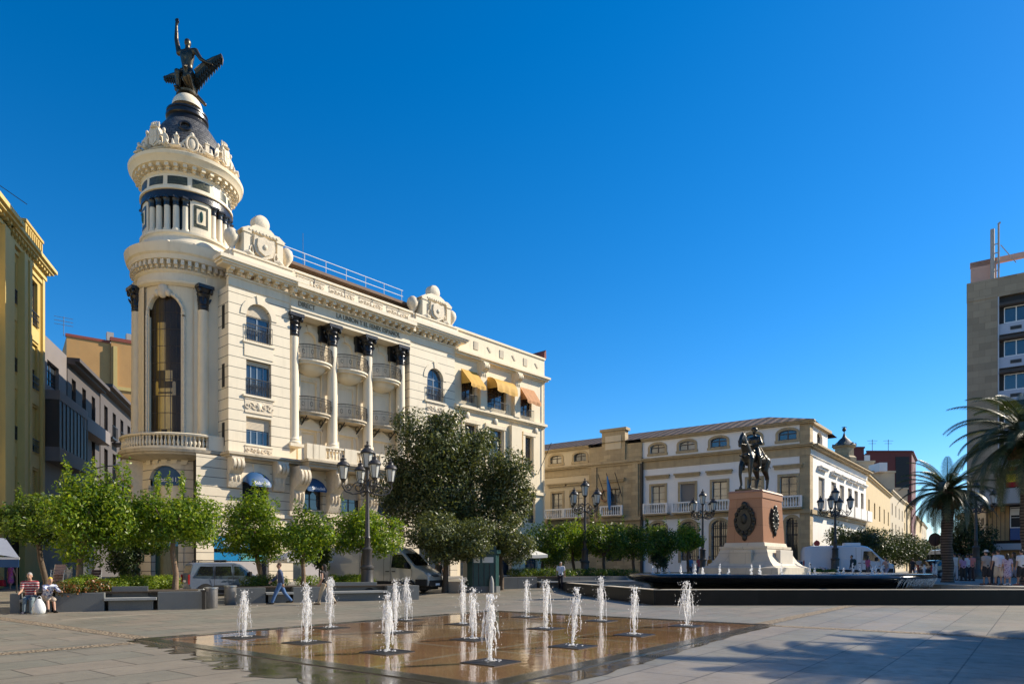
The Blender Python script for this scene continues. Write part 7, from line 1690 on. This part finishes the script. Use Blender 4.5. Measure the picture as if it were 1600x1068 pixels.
def person(label,loc,rz,J,top,bottom,shoes=(.02,.02,.02),sleeve='short',leg='long',hair='short',hairm=None,dress=False,group=None,vox=.014,hat=None,stripes=None,jacket=None):
    k=J['k']; t=thing('person',label,'person',loc,rz,group)
    obj_from_mesh('body',organic(body_prims(J),vox,m_skin,'body',2),t)
    # shirt
    P=[]
    for s in (-1,1): P.append(('c',J['pel']+Vector((s*.058,0,.02))*k,J['waist']+Vector((s*.052,0,0))*k,.118*k,.108*k)); P.append(('c',J['waist']+Vector((s*.052,0,0))*k,J['chest']+Vector((s*.078,0,.02))*k,.108*k,.120*k))
    P.append(('c',J['chest'],J['neck']+Vector((0,0,-.035))*k,.112*k,.072*k))
    for i in (0,1):
        P.append(('c',J['neck']+Vector((0,0,-.05))*k,J['sho',i],.068*k,.073*k))
        if sleeve!='none':
            e=J['elb',i] if sleeve=='long' else J['sho',i].lerp(J['elb',i],.62); P.append(('c',J['sho',i],e,.072*k,.062*k))
            if sleeve=='long': P.append(('c',J['elb',i],J['elb',i].lerp(J['wri',i],.92),.06*k,.044*k))
    tm=top if not isinstance(top,tuple) else cloth(top)
    obj_from_mesh('dress' if dress else 'shirt',organic(P+([('c',J['pel'],J['pel'].lerp((J['knee',0]+J['knee',1])/2,.8),.15*k,.2*k)] if dress else []),max(.016,vox),tm,'shirt',3),t)
    if not dress:
        P=[('c',J['pel']+Vector((-.05,0,.05))*k,J['pel']+Vector((.05,0,.05))*k,.118*k,.118*k)]
        for i in (0,1):
            e=J['knee',i]; P.append(('c',J['hip',i],e if leg!='mini' else J['hip',i].lerp(e,.5),.106*k,.082*k if leg=='long' else .098*k))
            if leg=='long': P.append(('c',e,J['knee',i].lerp(J['ank',i],.96),.078*k,.062*k))
        obj_from_mesh('trousers' if leg=='long' else 'shorts',organic(P,max(.016,vox),cloth(bottom),'trousers',3),t)
    if jacket:
        P=[]
        for s in (-1,1): P.append(('c',J['pel']+Vector((s*.07,-.012,-.06))*k,J['chest']+Vector((s*.088,-.015,.02))*k,.118*k,.122*k))
        for i in (0,1): P.append(('c',J['neck']+Vector((0,-.01,-.05))*k,J['sho',i],.07*k,.08*k)); P.append(('c',J['sho',i],J['elb',i],.079*k,.068*k)); P.append(('c',J['elb',i],J['elb',i].lerp(J['wri',i],.9),.066*k,.05*k))
        obj_from_mesh('jacket',organic(P,max(.016,vox),cloth(jacket),'jacket',3),t)
    for i in (0,1):
        obj_from_mesh('shoe',organic([('c',J['heel',i]+Vector((0,0,.022))*k,J['toe',i]+Vector((0,.005,.016))*k,.05*k,.042*k),('c',J['heel',i]+Vector((0,.01,.04))*k,J['ank',i]+Vector((0,.01,-.01))*k,.045*k,.042*k)],.014,cloth(shoes),'shoe',2),t)
    hm=hairm or m_hair; h=J['head']
    P=[('s',h+Vector((0,-.012,.045))*k,(.082*k,.096*k,.10*k))]
    if hair=='long': P+= [('c',h+Vector((0,-.06,.03))*k,h+Vector((0,-.075,-.2))*k,.075*k,.05*k),('c',h+Vector((-.055,-.03,.0))*k,h+Vector((-.065,-.045,-.16))*k,.035*k,.025*k),('c',h+Vector((.055,-.03,.0))*k,h+Vector((.065,-.045,-.16))*k,.035*k,.025*k)]
    me=organic(P,.014,hm,'hair',2)
    bm=bmesh.new(); bm.from_mesh(me); bmesh.ops.delete(bm,geom=[v for v in bm.verts if v.co.y>h.y+.035*k and v.co.z<h.z+.06*k],context='VERTS'); bm.to_mesh(me); bm.free()
    obj_from_mesh('hair',me,t)
    mb=MB()
    for s in (-1,1): mb.sph((h.x+s*.03*k,h.y+.083*k,h.z+.022*k),(.012*k,.007*k,.008*k),6,4)
    for e in range(1): mb.box(h.x-.02*k,h.x+.02*k,h.y+.085*k,h.y+.094*k,h.z-.052*k,h.z-.046*k)
    mb.build('face_marks',m_hair,t)
    if hat:
        mb=MB(); mb.M=Matrix.Translation(h+Vector((0,-.005,.06))*k); mb.lathe([(.17*k,.0),(.165*k,.012*k),(.1*k,.02*k),(.095*k,.09*k),(.06*k,.115*k),(.0,.12*k)],seg=20); mb.build('hat',cloth(hat),t,smooth=50)
    return t
WALK=dict(legs=((24,8),(-22,14)),arms=((-24,14,8),(22,18,8)))
def stripe_mat(c0,c1,p,axis=2):
    t=NT('striped_cloth'); v=t.coord(); sx=t.n('ShaderNodeSeparateXYZ'); t.l(v,sx.inputs[0]); f=t.math('FRACT',t.math('DIVIDE',sx.outputs[axis],p)); k=t.math('LESS_THAN',f,.38); t.setc(t.mix(k,(*c0,1),(*c1,1))); t.p(Roughness=.85); return t.m
def print_mat(c0,c1,s):
    t=NT('printed_cloth'); v=t.coord(); vo=t.n('ShaderNodeTexVoronoi'); vo.inputs['Scale'].default_value=s; t.l(v,vo.inputs['Vector']); k=t.math('LESS_THAN',vo.outputs[0],.42); t.setc(t.mix(k,(*c0,1),(*c1,1))); t.p(Roughness=.85); return t.m
g0=lambda u,v,z=None: gp(u,v,z)
RZ=lambda d: rad(d)-pi/2          # heading in degrees (0 = right, 90 = away)
pp=gp(438,943); person('man in dark jacket and blue jeans striding left beside the planter',pp,RZ(200),human(1.76,((26,6),(-24,16)),((-20,12,8),(22,30,8)),3),(.55,.42,.40),(.06,.13,.28),jacket=(.05,.07,.13),shoes=(.02,.02,.02),hair='short',hairm=mat('brown_hair',(.10,.05,.025),var=.3))
pp=gp(508,944); person('woman in black top and beige trousers walking away with a handbag',pp,RZ(160),human(1.68,((22,8),(-24,12)),((-10,40,10),(18,30,10)),4,female=True),(.018,.016,.018),(.42,.34,.24),hair='long',sleeve='none',shoes=(.20,.14,.08))
t=thing('handbag','pale handbag carried by the woman in the black top','bag',pp+Vector((.27,-.12,.78)),.5); mb=MB(); mb.prism_xz([(-.17,0),(.17,0),(.14,.24),(-.14,.24)],-.05,.05); mb.build('bag_body',cloth((.5,.48,.45)),t,bevel=.02); mb=MB(); mb.tube([(-.1,0,.24),(-.07,0,.42),(.07,0,.42),(.1,0,.24)],.012,5); mb.build('strap',cloth((.3,.25,.2)),t)
pp=gp(876,920.5); person('man in white short sleeved shirt and black trousers strolling by the far planter',pp,RZ(262),human(1.70,((16,4),(-18,14)),((-12,12,9),(14,14,9)),0),(.62,.63,.68),(.02,.02,.028),hairm=m_hairg,vox=.018)
# the seated couple
bz=fa.w(X(47),.1,0); person('seated man in red and white striped polo shirt at the left planter',(bz.x,bz.y,0),fa.rz+pi,human(1.74,((78,72),(84,80)),((14,62,5),(18,56,5)),12,seat=.47),stripe_mat((.25,.02,.03),(.55,.45,.42),.085),(.13,.17,.19),leg='long',shoes=(.03,.03,.05),hairm=m_hairg)
bz=fa.w(X(72),.12,0); person('seated person in blue patterned blouse and yellow cap leaning forward',(bz.x,bz.y,0),fa.rz+pi+.45,human(1.62,((80,62),(86,70)),((55,30,8),(60,35,8)),36,seat=.47,female=True),print_mat((.60,.62,.68),(.08,.10,.30),14),(.40,.32,.25),leg='short',shoes=(.03,.025,.02),hairm=mat('yellow_cap',(.62,.42,.03),rough=.8),sleeve='long')
pb=gp(61,958.5); t=thing('shopping_bag','white plastic shopping bag at the feet of the seated couple','bag',pb,.3); t.scale=(.85,.7,.85); mb=MB(); mb.lathe([(.16,0),(.22,.06),(.24,.2),(.20,.38),(.12,.52),(.05,.6)],seg=11); mb.build('bag_body',cloth((.66,.66,.64)),t,smooth=70); mb=MB()
for s in (-1,1): mb.tube([(s*.1,0,.5),(s*.06,.02,.66),(0,.03,.72)],.015,5)
mb.build('handles',cloth((.66,.66,.64)),t)
pp=Vector((at(17,0,43).x,43,.1)); person('woman in pink patterned sundress seen from behind at the far left',pp,RZ(75),human(1.62,((6,2),(-8,6)),((-6,10,18),(8,10,20)),0,female=True),print_mat((.55,.12,.24),(.30,.05,.30),10),(.4,.2,.3),sleeve='none',dress=True,hair='short',vox=.018,shoes=(.3,.15,.1))
t=thing('red_bag','bright red bag beside the woman in the pink sundress','bag',pp+Vector((-.5,-.2,.25)),0); mb=MB(); mb.prism_xz([(-.3,0),(.3,0),(.24,.4),(-.24,.4)],-.13,.13); mb.build('bag_body',cloth((.5,.02,.03)),t,bevel=.04)
mb=MB(); mb.tube([(-.15,0,.4),(-.1,0,.6),(.1,0,.6),(.15,0,.4)],.015,5); mb.build('handles',cloth((.5,.02,.03)),t)
# crowd on the terrace
CR='people gathered on the right terrace'
def crowd(u,v,rz,J,lb,*a,**kw):
    p=gp(u,v,TZ); return person(lb,p,RZ(rz),J,*a,group=CR,vox=.018,**kw)
crowd(1541,913,100,human(1.72,((4,2),(-6,4)),((-8,12,14),(6,10,14)),0),'person in pale hat, grey waistcoat and dark shorts seen from behind',(.36,.33,.31),(.025,.025,.03),leg='short',hat=(.62,.60,.55),shoes=(.12,.06,.05))
crowd(1560,913.5,85,human(1.76,((6,2),(-4,4)),((4,10,12),(-6,10,12)),0),'man in white t-shirt and beige shorts seen from behind',(.66,.66,.72),(.50,.44,.34),leg='short',shoes=(.05,.05,.06))
crowd(1574,914,60,human(1.55,((10,4),(-10,8)),((6,20,10),(0,14,10)),0,female=True),'girl in lilac print dress among the crowd',print_mat((.42,.36,.46),(.25,.18,.30),12),(.3,.3,.3),dress=True,sleeve='short',hair='long',shoes=(.6,.6,.6))
crowd(1596,914,95,human(1.74,((8,2),(-8,6)),((-4,14,12),(6,12,12)),0),'man in white shirt with shoulder bag strap and black shorts at the right edge',(.60,.59,.60),(.02,.02,.022),leg='short',shoes=(.25,.10,.08))
crowd(1553,911,90,human(1.74,((3,2),(-3,2)),((0,10,10),(0,10,10)),0),'dark haired person in black between the hat wearer and the white t-shirt',(.03,.03,.045),(.03,.03,.04))
crowd(1584,912,120,human(1.68,((14,4),(-14,10)),((10,60,10),(-4,20,10)),0,female=True),'woman in olive top carrying a pale blue bag in the crowd',(.14,.13,.10),(.30,.34,.42),hair='long',leg='short',shoes=(.6,.6,.6))
crowd(1505,907,80,human(1.62,((4,2),(-4,2)),((0,10,10),(0,10,10)),0,female=True),'distant woman in violet top left of the lamp post',(.36,.24,.42),(.03,.03,.03),hair='long')
crowd(1512,907,100,human(1.72,((4,2),(-4,2)),((0,10,10),(0,10,10)),0),'distant man in pale blue shirt left of the lamp post',(.50,.52,.60),(.02,.02,.03))
crowd(1518,907,95,human(1.74,((4,2),(-4,2)),((0,10,10),(0,10,10)),0),'distant person in salmon pink shirt touching the lamp post',(.60,.18,.15),(.05,.03,.03))
crowd(1499,906,85,human(1.78,((4,2),(-4,2)),((0,10,10),(0,10,10)),0),'distant person in tan jacket right of the palm trunk',(.38,.26,.13),(.04,.03,.03))
crowd(1492,906,95,human(1.80,((4,2),(-4,2)),((0,10,10),(0,10,10)),0),'distant person in cream shirt and white trousers right of the palm trunk',(.55,.50,.46),(.45,.44,.46))
def far(u,Y,rz,J,lb,*a,**kw): return person(lb,(at(u,0,Y).x,Y,TZ if u>1000 else g(Y)),RZ(rz),J,*a,vox=.02,**kw)
far(1332,50,170,human(1.74,((14,4),(-14,8)),((0,12,10),(0,12,10)),4),'dark clothed man with backpack passing the white van',(.03,.04,.05),(.06,.06,.07),sleeve='long')
far(1356,49,10,human(1.66,((10,4),(-10,8)),((0,30,10),(0,30,10)),0,female=True),'person in magenta top in front of the white van cab',(.38,.10,.22),(.12,.10,.10),hair='long')
far(1386,50,200,human(1.62,((30,40),(10,60)),((30,40,10),(30,40,10)),12,female=True),'woman in light peach top walking past the van nose',(.55,.35,.28),(.30,.28,.34),hair='long')
far(1091,54,150,human(1.72,((8,2),(-8,4)),((0,10,10),(0,10,10)),0),'person in red shirt behind the basin left of the monument',(.42,.05,.05),(.04,.05,.10))
far(1112,55,200,human(1.76,((6,2),(-6,4)),((0,10,10),(0,10,10)),20),'person in ochre jacket bending behind the monument base',(.40,.22,.05),(.06,.05,.04),sleeve='long')
far(1078,56,100,human(1.70,((6,2),(-6,4)),((0,10,10),(0,10,10)),0),'person in blue shirt standing behind the basin spouts',(.08,.22,.42),(.04,.05,.08))
far(1426,66,90,human(1.7,((6,2),(-6,4)),((0,10,10),(0,10,10)),0),'dark dressed pedestrian in the shade left of the minibus',(.05,.05,.06),(.04,.04,.05))
far(1436,68,80,human(1.7,((6,2),(-6,4)),((0,10,10),(0,10,10)),0),'pedestrian in white shirt in the shade left of the minibus',(.5,.48,.46),(.04,.04,.05))
far(686,45,80,human(1.7,((6,2),(-6,4)),((0,10,10),(0,10,10)),0),'person in dark clothes behind the oak trunk near the van',(.05,.05,.05),(.04,.04,.05))
# backpack of the passer-by
p=at(1328,0,50); t=thing('backpack','dark green backpack worn by the man passing the white van','bag',(p.x+.32,50.0,TZ+1.05)); mb=MB(); mb.sph((0,0,.2),(.16,.15,.26),10,8); mb.build('bag_body',cloth((.03,.06,.05)),t,smooth=60); mb=MB(); mb.tube([(-.16,.1,.4),(-.26,.0,.3),(-.2,.05,.05)],.02,5); mb.build('strap',cloth((.03,.04,.04)),t)
# ================================================================== WINGED STATUE
def brz(name,prims,vox,t,m=None): return obj_from_mesh(name,organic(prims,vox,m or m_bronze,name,2),t)
V=Vector
S=thing('winged_statue','dark bronze winged figure with raised arm standing on the tower dome','statue',(TC[0],TC[1],35.2),rad(-8)); S.scale=(1.6,1.6,1.6)
J=human(3.3,((16,18),(-10,4)),((0,0,0),(0,0,0)),0); k=J['k']
z0=-.80
P=[]
def up(v): return v+V((0,0,z0))
for s in (-1,1): P.append(('c',up(J['pel'])+V((s*.09,0,-.05)),up(J['waist'])+V((s*.08,0,0)),.19,.15)); P.append(('c',up(J['waist'])+V((s*.08,0,0)),up(J['chest'])+V((s*.13,.0,.05)),.15,.2))
nk=up(J['neck']); hd=up(J['head']); P+= [('c',up(J['chest']),nk,.2,.1),('c',nk,hd,.1,.1),('s',hd+V((0,0,.04)),(.14,.16,.19)),('c',hd+V((0,-.15,.03)),hd+V((0,-.18,-.02)),.02,.03)]
# the figure faces the camera: local forward is -y
sl,sr=nk+V((-.40,0,-.1)),nk+V((.40,0,-.1))
P+=[('c',nk+V((0,0,-.07)),sl,.11,.13),('c',nk+V((0,0,-.07)),sr,.11,.13)]
el=sl+V((-.13,0,.62)); wl=el+V((.0,.0,.60)); P+=[('c',sl,el,.12,.095),('c',el,wl,.095,.06),('c',wl,wl+V((0.02,0,.14)),.06,.07)]
for q,l in ((-.06,.15),(-.02,.2),(.02,.19),(.055,.15)): P.append(('c',wl+V((q*.8+.02,0,.16)),wl+V((q*1.5+.03,0,.16+l)),.024,.018))
P.append(('c',wl+V((.06,0,.08)),wl+V((.15,0,.18)),.025,.02))
er=sr+V((.28,-.05,-.42)); wr=er+V((.36,-.02,-.22)); P+=[('c',sr,er,.12,.09),('c',er,wr,.09,.055),('c',wr,wr+V((.13,-.02,-.05)),.055,.05)]
for q in (-.05,-.015,.02,.05): P.append(('c',wr+V((.13,q,-.05)),wr+V((.24,q*1.3,-.13)),.022,.017))
for s,kn,an in ((-1,V((-.16,-.5,.74)),V((-.2,-.38,.12))),(1,V((.30,-.35,.62)),V((.26,.05,.12)))):
    hp=up(J['pel'])+V((s*.16,0,-.08)); P+=[('c',hp,kn,.19,.12),('c',kn,an,.12,.07),('c',an,an+V((0,-.22,-.1)),.075,.06)]
brz('body',P,.035,S)
# drapery
P=[]
for i in range(9): a=i/8*pi*1.3-.6; P.append(('c',up(J['pel'])+V((.2*cos(a),.16*sin(a),.05)),V((.42*cos(a)-.15,.3*sin(a)+.05,.28-.15*(i%2))),.1,.06))
P.append(('c',up(J['pel'])+V((-.2,-.1,.05)),V((-.42,.0,.1)),.10,.05)); P.append(('c',V((-.38,0,.35)),V((-.5,-.05,.0)),.08,.04)); P.append(('c',up(J['pel'])+V((-.2,-.12,.1)),up(J['pel'])+V((.22,-.12,-.05)),.09,.09))
brz('drapery',P,.04,S)
# phoenix under the figure
brz('bird_body',[('c',V((.2,.1,.3)),V((.1,-.25,.6)),.2,.19),('c',V((.1,-.25,.6)),V((.16,-.36,.9)),.15,.1),('s',V((.18,-.40,.97)),(.11,.14,.11)),('c',V((.2,-.5,.95)),V((.22,-.64,.87)),.05,.015),('c',V((.25,.2,.15)),V((.6,.4,-.2)),.11,.08),('c',V((-.2,0,.06)),V((.2,0,.06)),.16,.16)],.04,S)
def wing(root,tip,drop,n,fl,y0):
    mb=MB(); root=V(root);tip=V(tip)
    mb.tube([root,root.lerp(tip,.35)+V((0,0,.10)),root.lerp(tip,.7)+V((0,0,.06)),tip],[.17,.14,.1,.05],8)
    for row,(ln,off) in enumerate(((1.0,0),(.62,-.05))):
        for i in range(n):
            f=(i+.5)/n; a=root.lerp(tip,f)+V((0,off,.08*sin(f*pi))); L=fl*ln*(1.0-.62*f); d=(V(drop)+(tip-root).normalized()*(.05+.35*f*f)).normalized()
            b=a+d*L; side=(tip-root).normalized()*(tip-root).length/n*1.0; th=V((0,.035,0))
            mid=a.lerp(b,.6)+V((0,-.05,0))
            vs=[a-side*.6-th,a+side*.6-th,mid+side-th,b-th*.2,mid-side-th,a-side*.6+th,a+side*.6+th,mid+side+th,b+th*.2,mid-side+th]
            mb.add(vs,[(0,1,2,3,4),(9,8,7,6,5),(0,5,6,1),(1,6,7,2),(2,7,8,3),(3,8,9,4),(4,9,5,0)])
    return mb
wing((.34,.15,1.05),(1.52,.2,1.80),(-.16,0,-1),12,1.2,0).build('wing',m_bronze,S,smooth=40)
wing((-.20,.2,.98),(-1.22,.25,1.12),(.30,0,-1),10,.72,0).build('wing',m_bronze,S,smooth=40)
mb=MB(); mb.lathe([(.40,.0),(.42,.08),(.3,.14)],seg=20); mb.build('base',m_bronze,S,smooth=50)
# ================================================================== EQUESTRIAN MONUMENT
fd=V((-.636,-.772)); MR=math.atan2(fd.y,fd.x)
C0=V((13.1,35.6)); sd=V((.772,-.636))   # near corner; pedestal runs back along -fd and left along -sd
Wd,Ln=1.95,3.3
cc=C0-sd*Wd/2*1.0-fd*Ln/2
Mo=thing('monument_pedestal','tall red granite pedestal on a flared pale stone base with bronze shields','pedestal',(cc.x,cc.y,.9),MR)
def frus(mb,a0,b0,z0,a1,b1,z1): mb.add([(-a0,-b0,z0),(a0,-b0,z0),(a0,b0,z0),(-a0,b0,z0),(-a1,-b1,z1),(a1,-b1,z1),(a1,b1,z1),(-a1,b1,z1)],[(0,3,2,1),(4,5,6,7),(0,1,5,4),(1,2,6,5),(2,3,7,6),(3,0,4,7)])
a,b=Ln/2,Wd/2; ZT=4.72
mb=MB(); mb.box(-a-1.5,a+1.5,-b-1.5,b+1.5,-.5,.12); mb.build('plinth_step',m_limestone,Mo,bevel=.03)
mb=MB(); frus(mb,a+1.15,b+1.15,.12,a+1.1,b+1.1,.62)
pr_=[(1.0,.62),(.78,.72),(.55,.95),(.38,1.25),(.30,1.5),(.26,1.62)]
for (e0,z0_),(e1,z1_) in zip(pr_,pr_[1:]): frus(mb,a+e0,b+e0,z0_,a+e1,b+e1,z1_)
frus(mb,a+.30,b+.30,1.62,a+.30,b+.30,1.75); frus(mb,a+.14,b+.14,1.75,a+.08,b+.08,1.95); mb.build('flared_base',m_limestone,Mo)
for s_ in (-1,1):
    mb=MB(); mb.box(-a*.62,a*.62,s_*(b+.55)-.12,s_*(b+.55)+.12,.78,1.55); mb.build('inscription_block',mat('pale_block',(.60,.54,.45),var=.1,bump=.1),Mo,bevel=.02)
    mb=MB(); mb.box(s_*(a+.55)-.12,s_*(a+.55)+.12,-b*.6,b*.6,.78,1.55); mb.build('inscription_block',m_limestone,Mo,bevel=.02)
mb=MB(); frus(mb,a+.02,b+.02,1.95,a-.1,b-.1,ZT-.42); mb.build('granite_die',m_redgran,Mo)
mb=MB(); frus(mb,a-.06,b-.06,ZT-.42,a-.06,b-.06,ZT-.1); frus(mb,a-.02,b-.02,ZT-.1,a-.10,b-.10,ZT); mb.build('granite_cap',mat('pale_red_granite',(.42,.22,.13),rough=.5,var=.15,scale=20),Mo)
m_plq=mat('plaque_bronze',(.035,.035,.03),rough=.45,metal=.5,var=.4,scale=8,bump=.5,bscale=12)
def shield(side,name,rx_,rz_,zc):
    mb=MB(); P=[(rx_*cos(t_)*(1 if sin(t_)<.2 else .92),zc+rz_*sin(t_)*(1.0 if sin(t_)>0 else 1.12)) for t_ in [2*pi*i/28 for i in range(28)]]
    mb.prism_xz(P,-.09,.06); mb.prism_xz([(x*.66,zc+(z-zc)*.66) for x,z in P],-.15,-.09)
    for i in range(14): t_=2*pi*i/14; mb.sph((rx_*.83*cos(t_),-.1,zc+rz_*.86*sin(t_)),(.1,.07,.12),7,5)
    mb.sph((0,-.16,zc+.05),(rx_*.3,.08,rz_*.35),8,6); mb.sph((0,-.1,zc+rz_*1.02),(.17,.1,.16),8,6); mb.sph((0,-.08,zc-rz_*1.15),(.14,.09,.2),8,6)
    M=Matrix.Rotation(pi/2,4,'Z')@Matrix.Translation((0,-(a-.03),0)) if side=='front' else Matrix.Translation((0,-(b-.03),0)) if side=='right' else Matrix.Rotation(pi,4,'Z')@Matrix.Translation((0,-(b-.03),0))
    o=mb.build(name,m_plq,Mo,smooth=40); o.data.transform(M)
shield('front','bronze_shield',.58,.80,3.15); shield('right','bronze_shield',.50,.62,3.2); shield('left','bronze_shield',.50,.62,3.2)
# horse and rider (forward = +x of the pedestal)
Hs=thing('equestrian_statue','dark bronze rider on a standing horse on top of the red pedestal','statue',(cc.x+fd.x*.25,cc.y+fd.y*.25,.9+ZT),MR-rad(7)); Hs.scale=(1.14,1.14,1.14)
mb=MB(); mb.box(-1.25,1.1,-.42,.42,0,.1); mb.build('base_plate',m_bronzeg,Hs,bevel=.02)
P=[]
def cp(a_,b_,r1,r2): P.append(('c',V(a_),V(b_),r1,r2))
cp((.62,0,1.62),(.05,0,1.52),.33,.33); cp((.05,0,1.52),(-.62,0,1.62),.32,.34); cp((.74,0,1.66),(.62,0,1.5),.26,.3)
for s in (-.1,.1): cp((-.62,s,1.64),(-.86,s,1.50),.27,.2)
cp((.70,0,1.80),(.98,0,2.22),.25,.19); cp((.98,0,2.22),(1.10,0,2.52),.18,.13)       # neck
cp((1.12,0,2.58),(1.30,0,2.38),.125,.105); cp((1.30,0,2.38),(1.40,0,2.12),.105,.07); cp((1.40,0,2.12),(1.41,0,2.06),.075,.07); cp((1.14,0,2.48),(1.24,0,2.32),.12,.11)
for s in (-1,1): cp((1.06,s*.06,2.66),(1.05,s*.075,2.79),.04,.012)
def leg(y,pts,rr):
    for (p,q),(r1,r2) in zip(zip(pts,pts[1:]),zip(rr,rr[1:])): P.append(('c',V((p[0],y,p[1])),V((q[0],y,q[1])),r1,r2))
fr_=[.17,.115,.075,.06,.06,.085]
leg(.19,[(.70,1.50),(.78,1.12),(.80,.72),(.77,.38),(.80,.24),(.86,.13)],fr_)      # standing foreleg
leg(-.19,[(.68,1.50),(.92,1.18),(1.02,.80),(.92,.42),(.90,.28),(.97,.14)],fr_)     # advanced foreleg
hr=[.24,.155,.085,.062,.06,.085]
leg(.19,[(-.78,1.52),(-.66,1.10),(-.98,.72),(-.92,.36),(-.90,.22),(-.83,.13)],hr)
leg(-.19,[(-.74,1.52),(-.52,1.12),(-.74,.74),(-.62,.38),(-.60,.24),(-.52,.13)],hr)
obj_from_mesh('horse',organic(P,.03,m_bronzeg,'horse',3),Hs)
P=[]; 
for i in range(7): f=i/6; cp((.62+.48*f,0.02*((i%2)*2-1),2.02+.66*f),(.56+.44*f,.08,1.9+.62*f),.06,.05)
cp((1.12,0,2.7),(1.24,0,2.5),.05,.03); obj_from_mesh('mane',organic(P,.03,m_bronzeg,'mane',1),Hs)
P=[]; cp((-.92,0,1.72),(-1.12,0,1.55),.09,.11); cp((-1.12,0,1.55),(-1.2,0,1.1),.11,.12); cp((-1.2,0,1.1),(-1.15,0,.7),.11,.03); obj_from_mesh('tail',organic(P,.03,m_bronzeg,'tail',1),Hs)
mb=MB(); mb.tube([(1.36,-.09,2.2),(1.33,-.115,2.32),(1.12,-.1,2.5)],.018,5); mb.tube([(1.36,.09,2.2),(1.33,.115,2.32),(1.12,.1,2.5)],.018,5); mb.tube([(1.40,-.09,2.14),(.8,-.2,2.16),(.42,-.1,2.22)],.016,5); mb.tube([(1.40,.09,2.14),(.8,.2,2.16),(.42,.1,2.22)],.016,5); mb.tube([(1.0,-.24,1.7),(.98,0,1.55),(1.0,.24,1.7)],.03,5); mb.build('bridle',m_bronzeg,Hs)
P=[]; cp((-.35,0,1.9),(.25,0,1.88),.2,.18); 
for s in (-1,1): cp((-.3,s*.28,1.75),(.2,s*.3,1.55),.1,.08)
obj_from_mesh('saddle',organic(P,.03,m_bronzeg,'saddle',2),Hs)
P=[]
cp((-.06,0,2.02),(-.04,0,2.2),.19,.165)
for s in (-1,1): cp((-.04,s*.06,2.2),(-.04,s*.10,2.5),.15,.16)
cp((-.04,0,2.5),(-.03,0,2.72),.15,.075); cp((-.03,0,2.72),(-.01,0,2.84),.065,.065); P.append(('s',V((.02,0,2.93)),(.115,.095,.135))); cp((.1,0,2.88),(.13,0,2.86),.03,.025); P.append(('s',V((0,0,2.97)),(.14,.125,.10)))
for s in (-1,1):
    cp((-.03,0,2.62),(-.04,s*.22,2.58),.09,.1); 
    el=(.02,s*.36,2.3); cp((-.04,s*.23,2.57),el,.085,.07); hd_=(.36,s*.1,2.24); cp(el,hd_,.065,.045); cp(hd_,(.44,s*.07,2.23),.05,.045)
    for q in range(4): cp((.43,s*.07+(.03*q-.045),2.25),(.47,s*.07+(.03*q-.045),2.2),.017,.015)
    cp((.40,s*.05,2.27),(.46,s*.02,2.28),.018,.015)
    cp((-.04,s*.12,2.02),(.34,s*.40,1.66),.15,.11); cp((.34,s*.40,1.66),(.24,s*.42,1.14),.10,.065); cp((.24,s*.42,1.14),(.44,s*.44,1.06),.065,.05)
obj_from_mesh('rider',organic(P,.025,m_bronzeg,'rider',3),Hs)
mb=MB(); mb.lathe([(.16,2.99),(.165,3.02),(.13,3.06),(.11,3.1),(.03,3.12)],seg=14); mb.build('cap',m_bronzeg,Hs,smooth=50)
mb=MB(); mb.tube([(-.1,.24,2.15),(-.3,.42,1.7),(-.62,.5,1.15)],[.03,.03,.012],6); mb.build('sword',m_bronzeg,Hs)
# ================================================================== LIGHT, SKY, CAMERA
AZ=rad(20); EL=rad(34)
sv=Vector((cos(AZ)*cos(EL),sin(AZ)*cos(EL),sin(EL)))
ld=bpy.data.lights.new('sun','SUN'); ld.energy=5.0; ld.angle=rad(.5); ld.color=(1,.90,.74)
so=bpy.data.objects.new('sun',ld); COL.objects.link(so); so.rotation_euler=sv.to_track_quat('Z','Y').to_euler(); so.location=(60,20,60)
w=bpy.data.worlds.new('World'); sc.world=w; w.use_nodes=True; nt=w.node_tree; bg=nt.nodes['Background']
sky=nt.nodes.new('ShaderNodeTexSky'); sky.sky_type='NISHITA'; sky.sun_disc=False; sky.sun_elevation=EL; sky.sun_rotation=pi/2-AZ; sky.altitude=100
sky.air_density=1.0; sky.dust_density=0.12; sky.ozone_density=6.0
hs=nt.nodes.new('ShaderNodeHueSaturation'); hs.inputs['Saturation'].default_value=1.3
nt.links.new(sky.outputs[0],hs.inputs['Color']); nt.links.new(hs.outputs[0],bg.inputs[0]); bg.inputs[1].default_value=.108
cam=bpy.data.cameras.new('camera'); cam.sensor_width=36; cam.lens=36*F/1600; cam.shift_y=(HV-534)/1600; cam.clip_end=3000
co=bpy.data.objects.new('camera',cam); COL.objects.link(co); co.location=(0,0,CH); co.rotation_euler=(pi/2,0,0); sc.camera=co
sc.view_settings.view_transform='Standard'; sc.view_settings.look='None'; sc.view_settings.gamma=1; sc.view_settings.exposure=.64
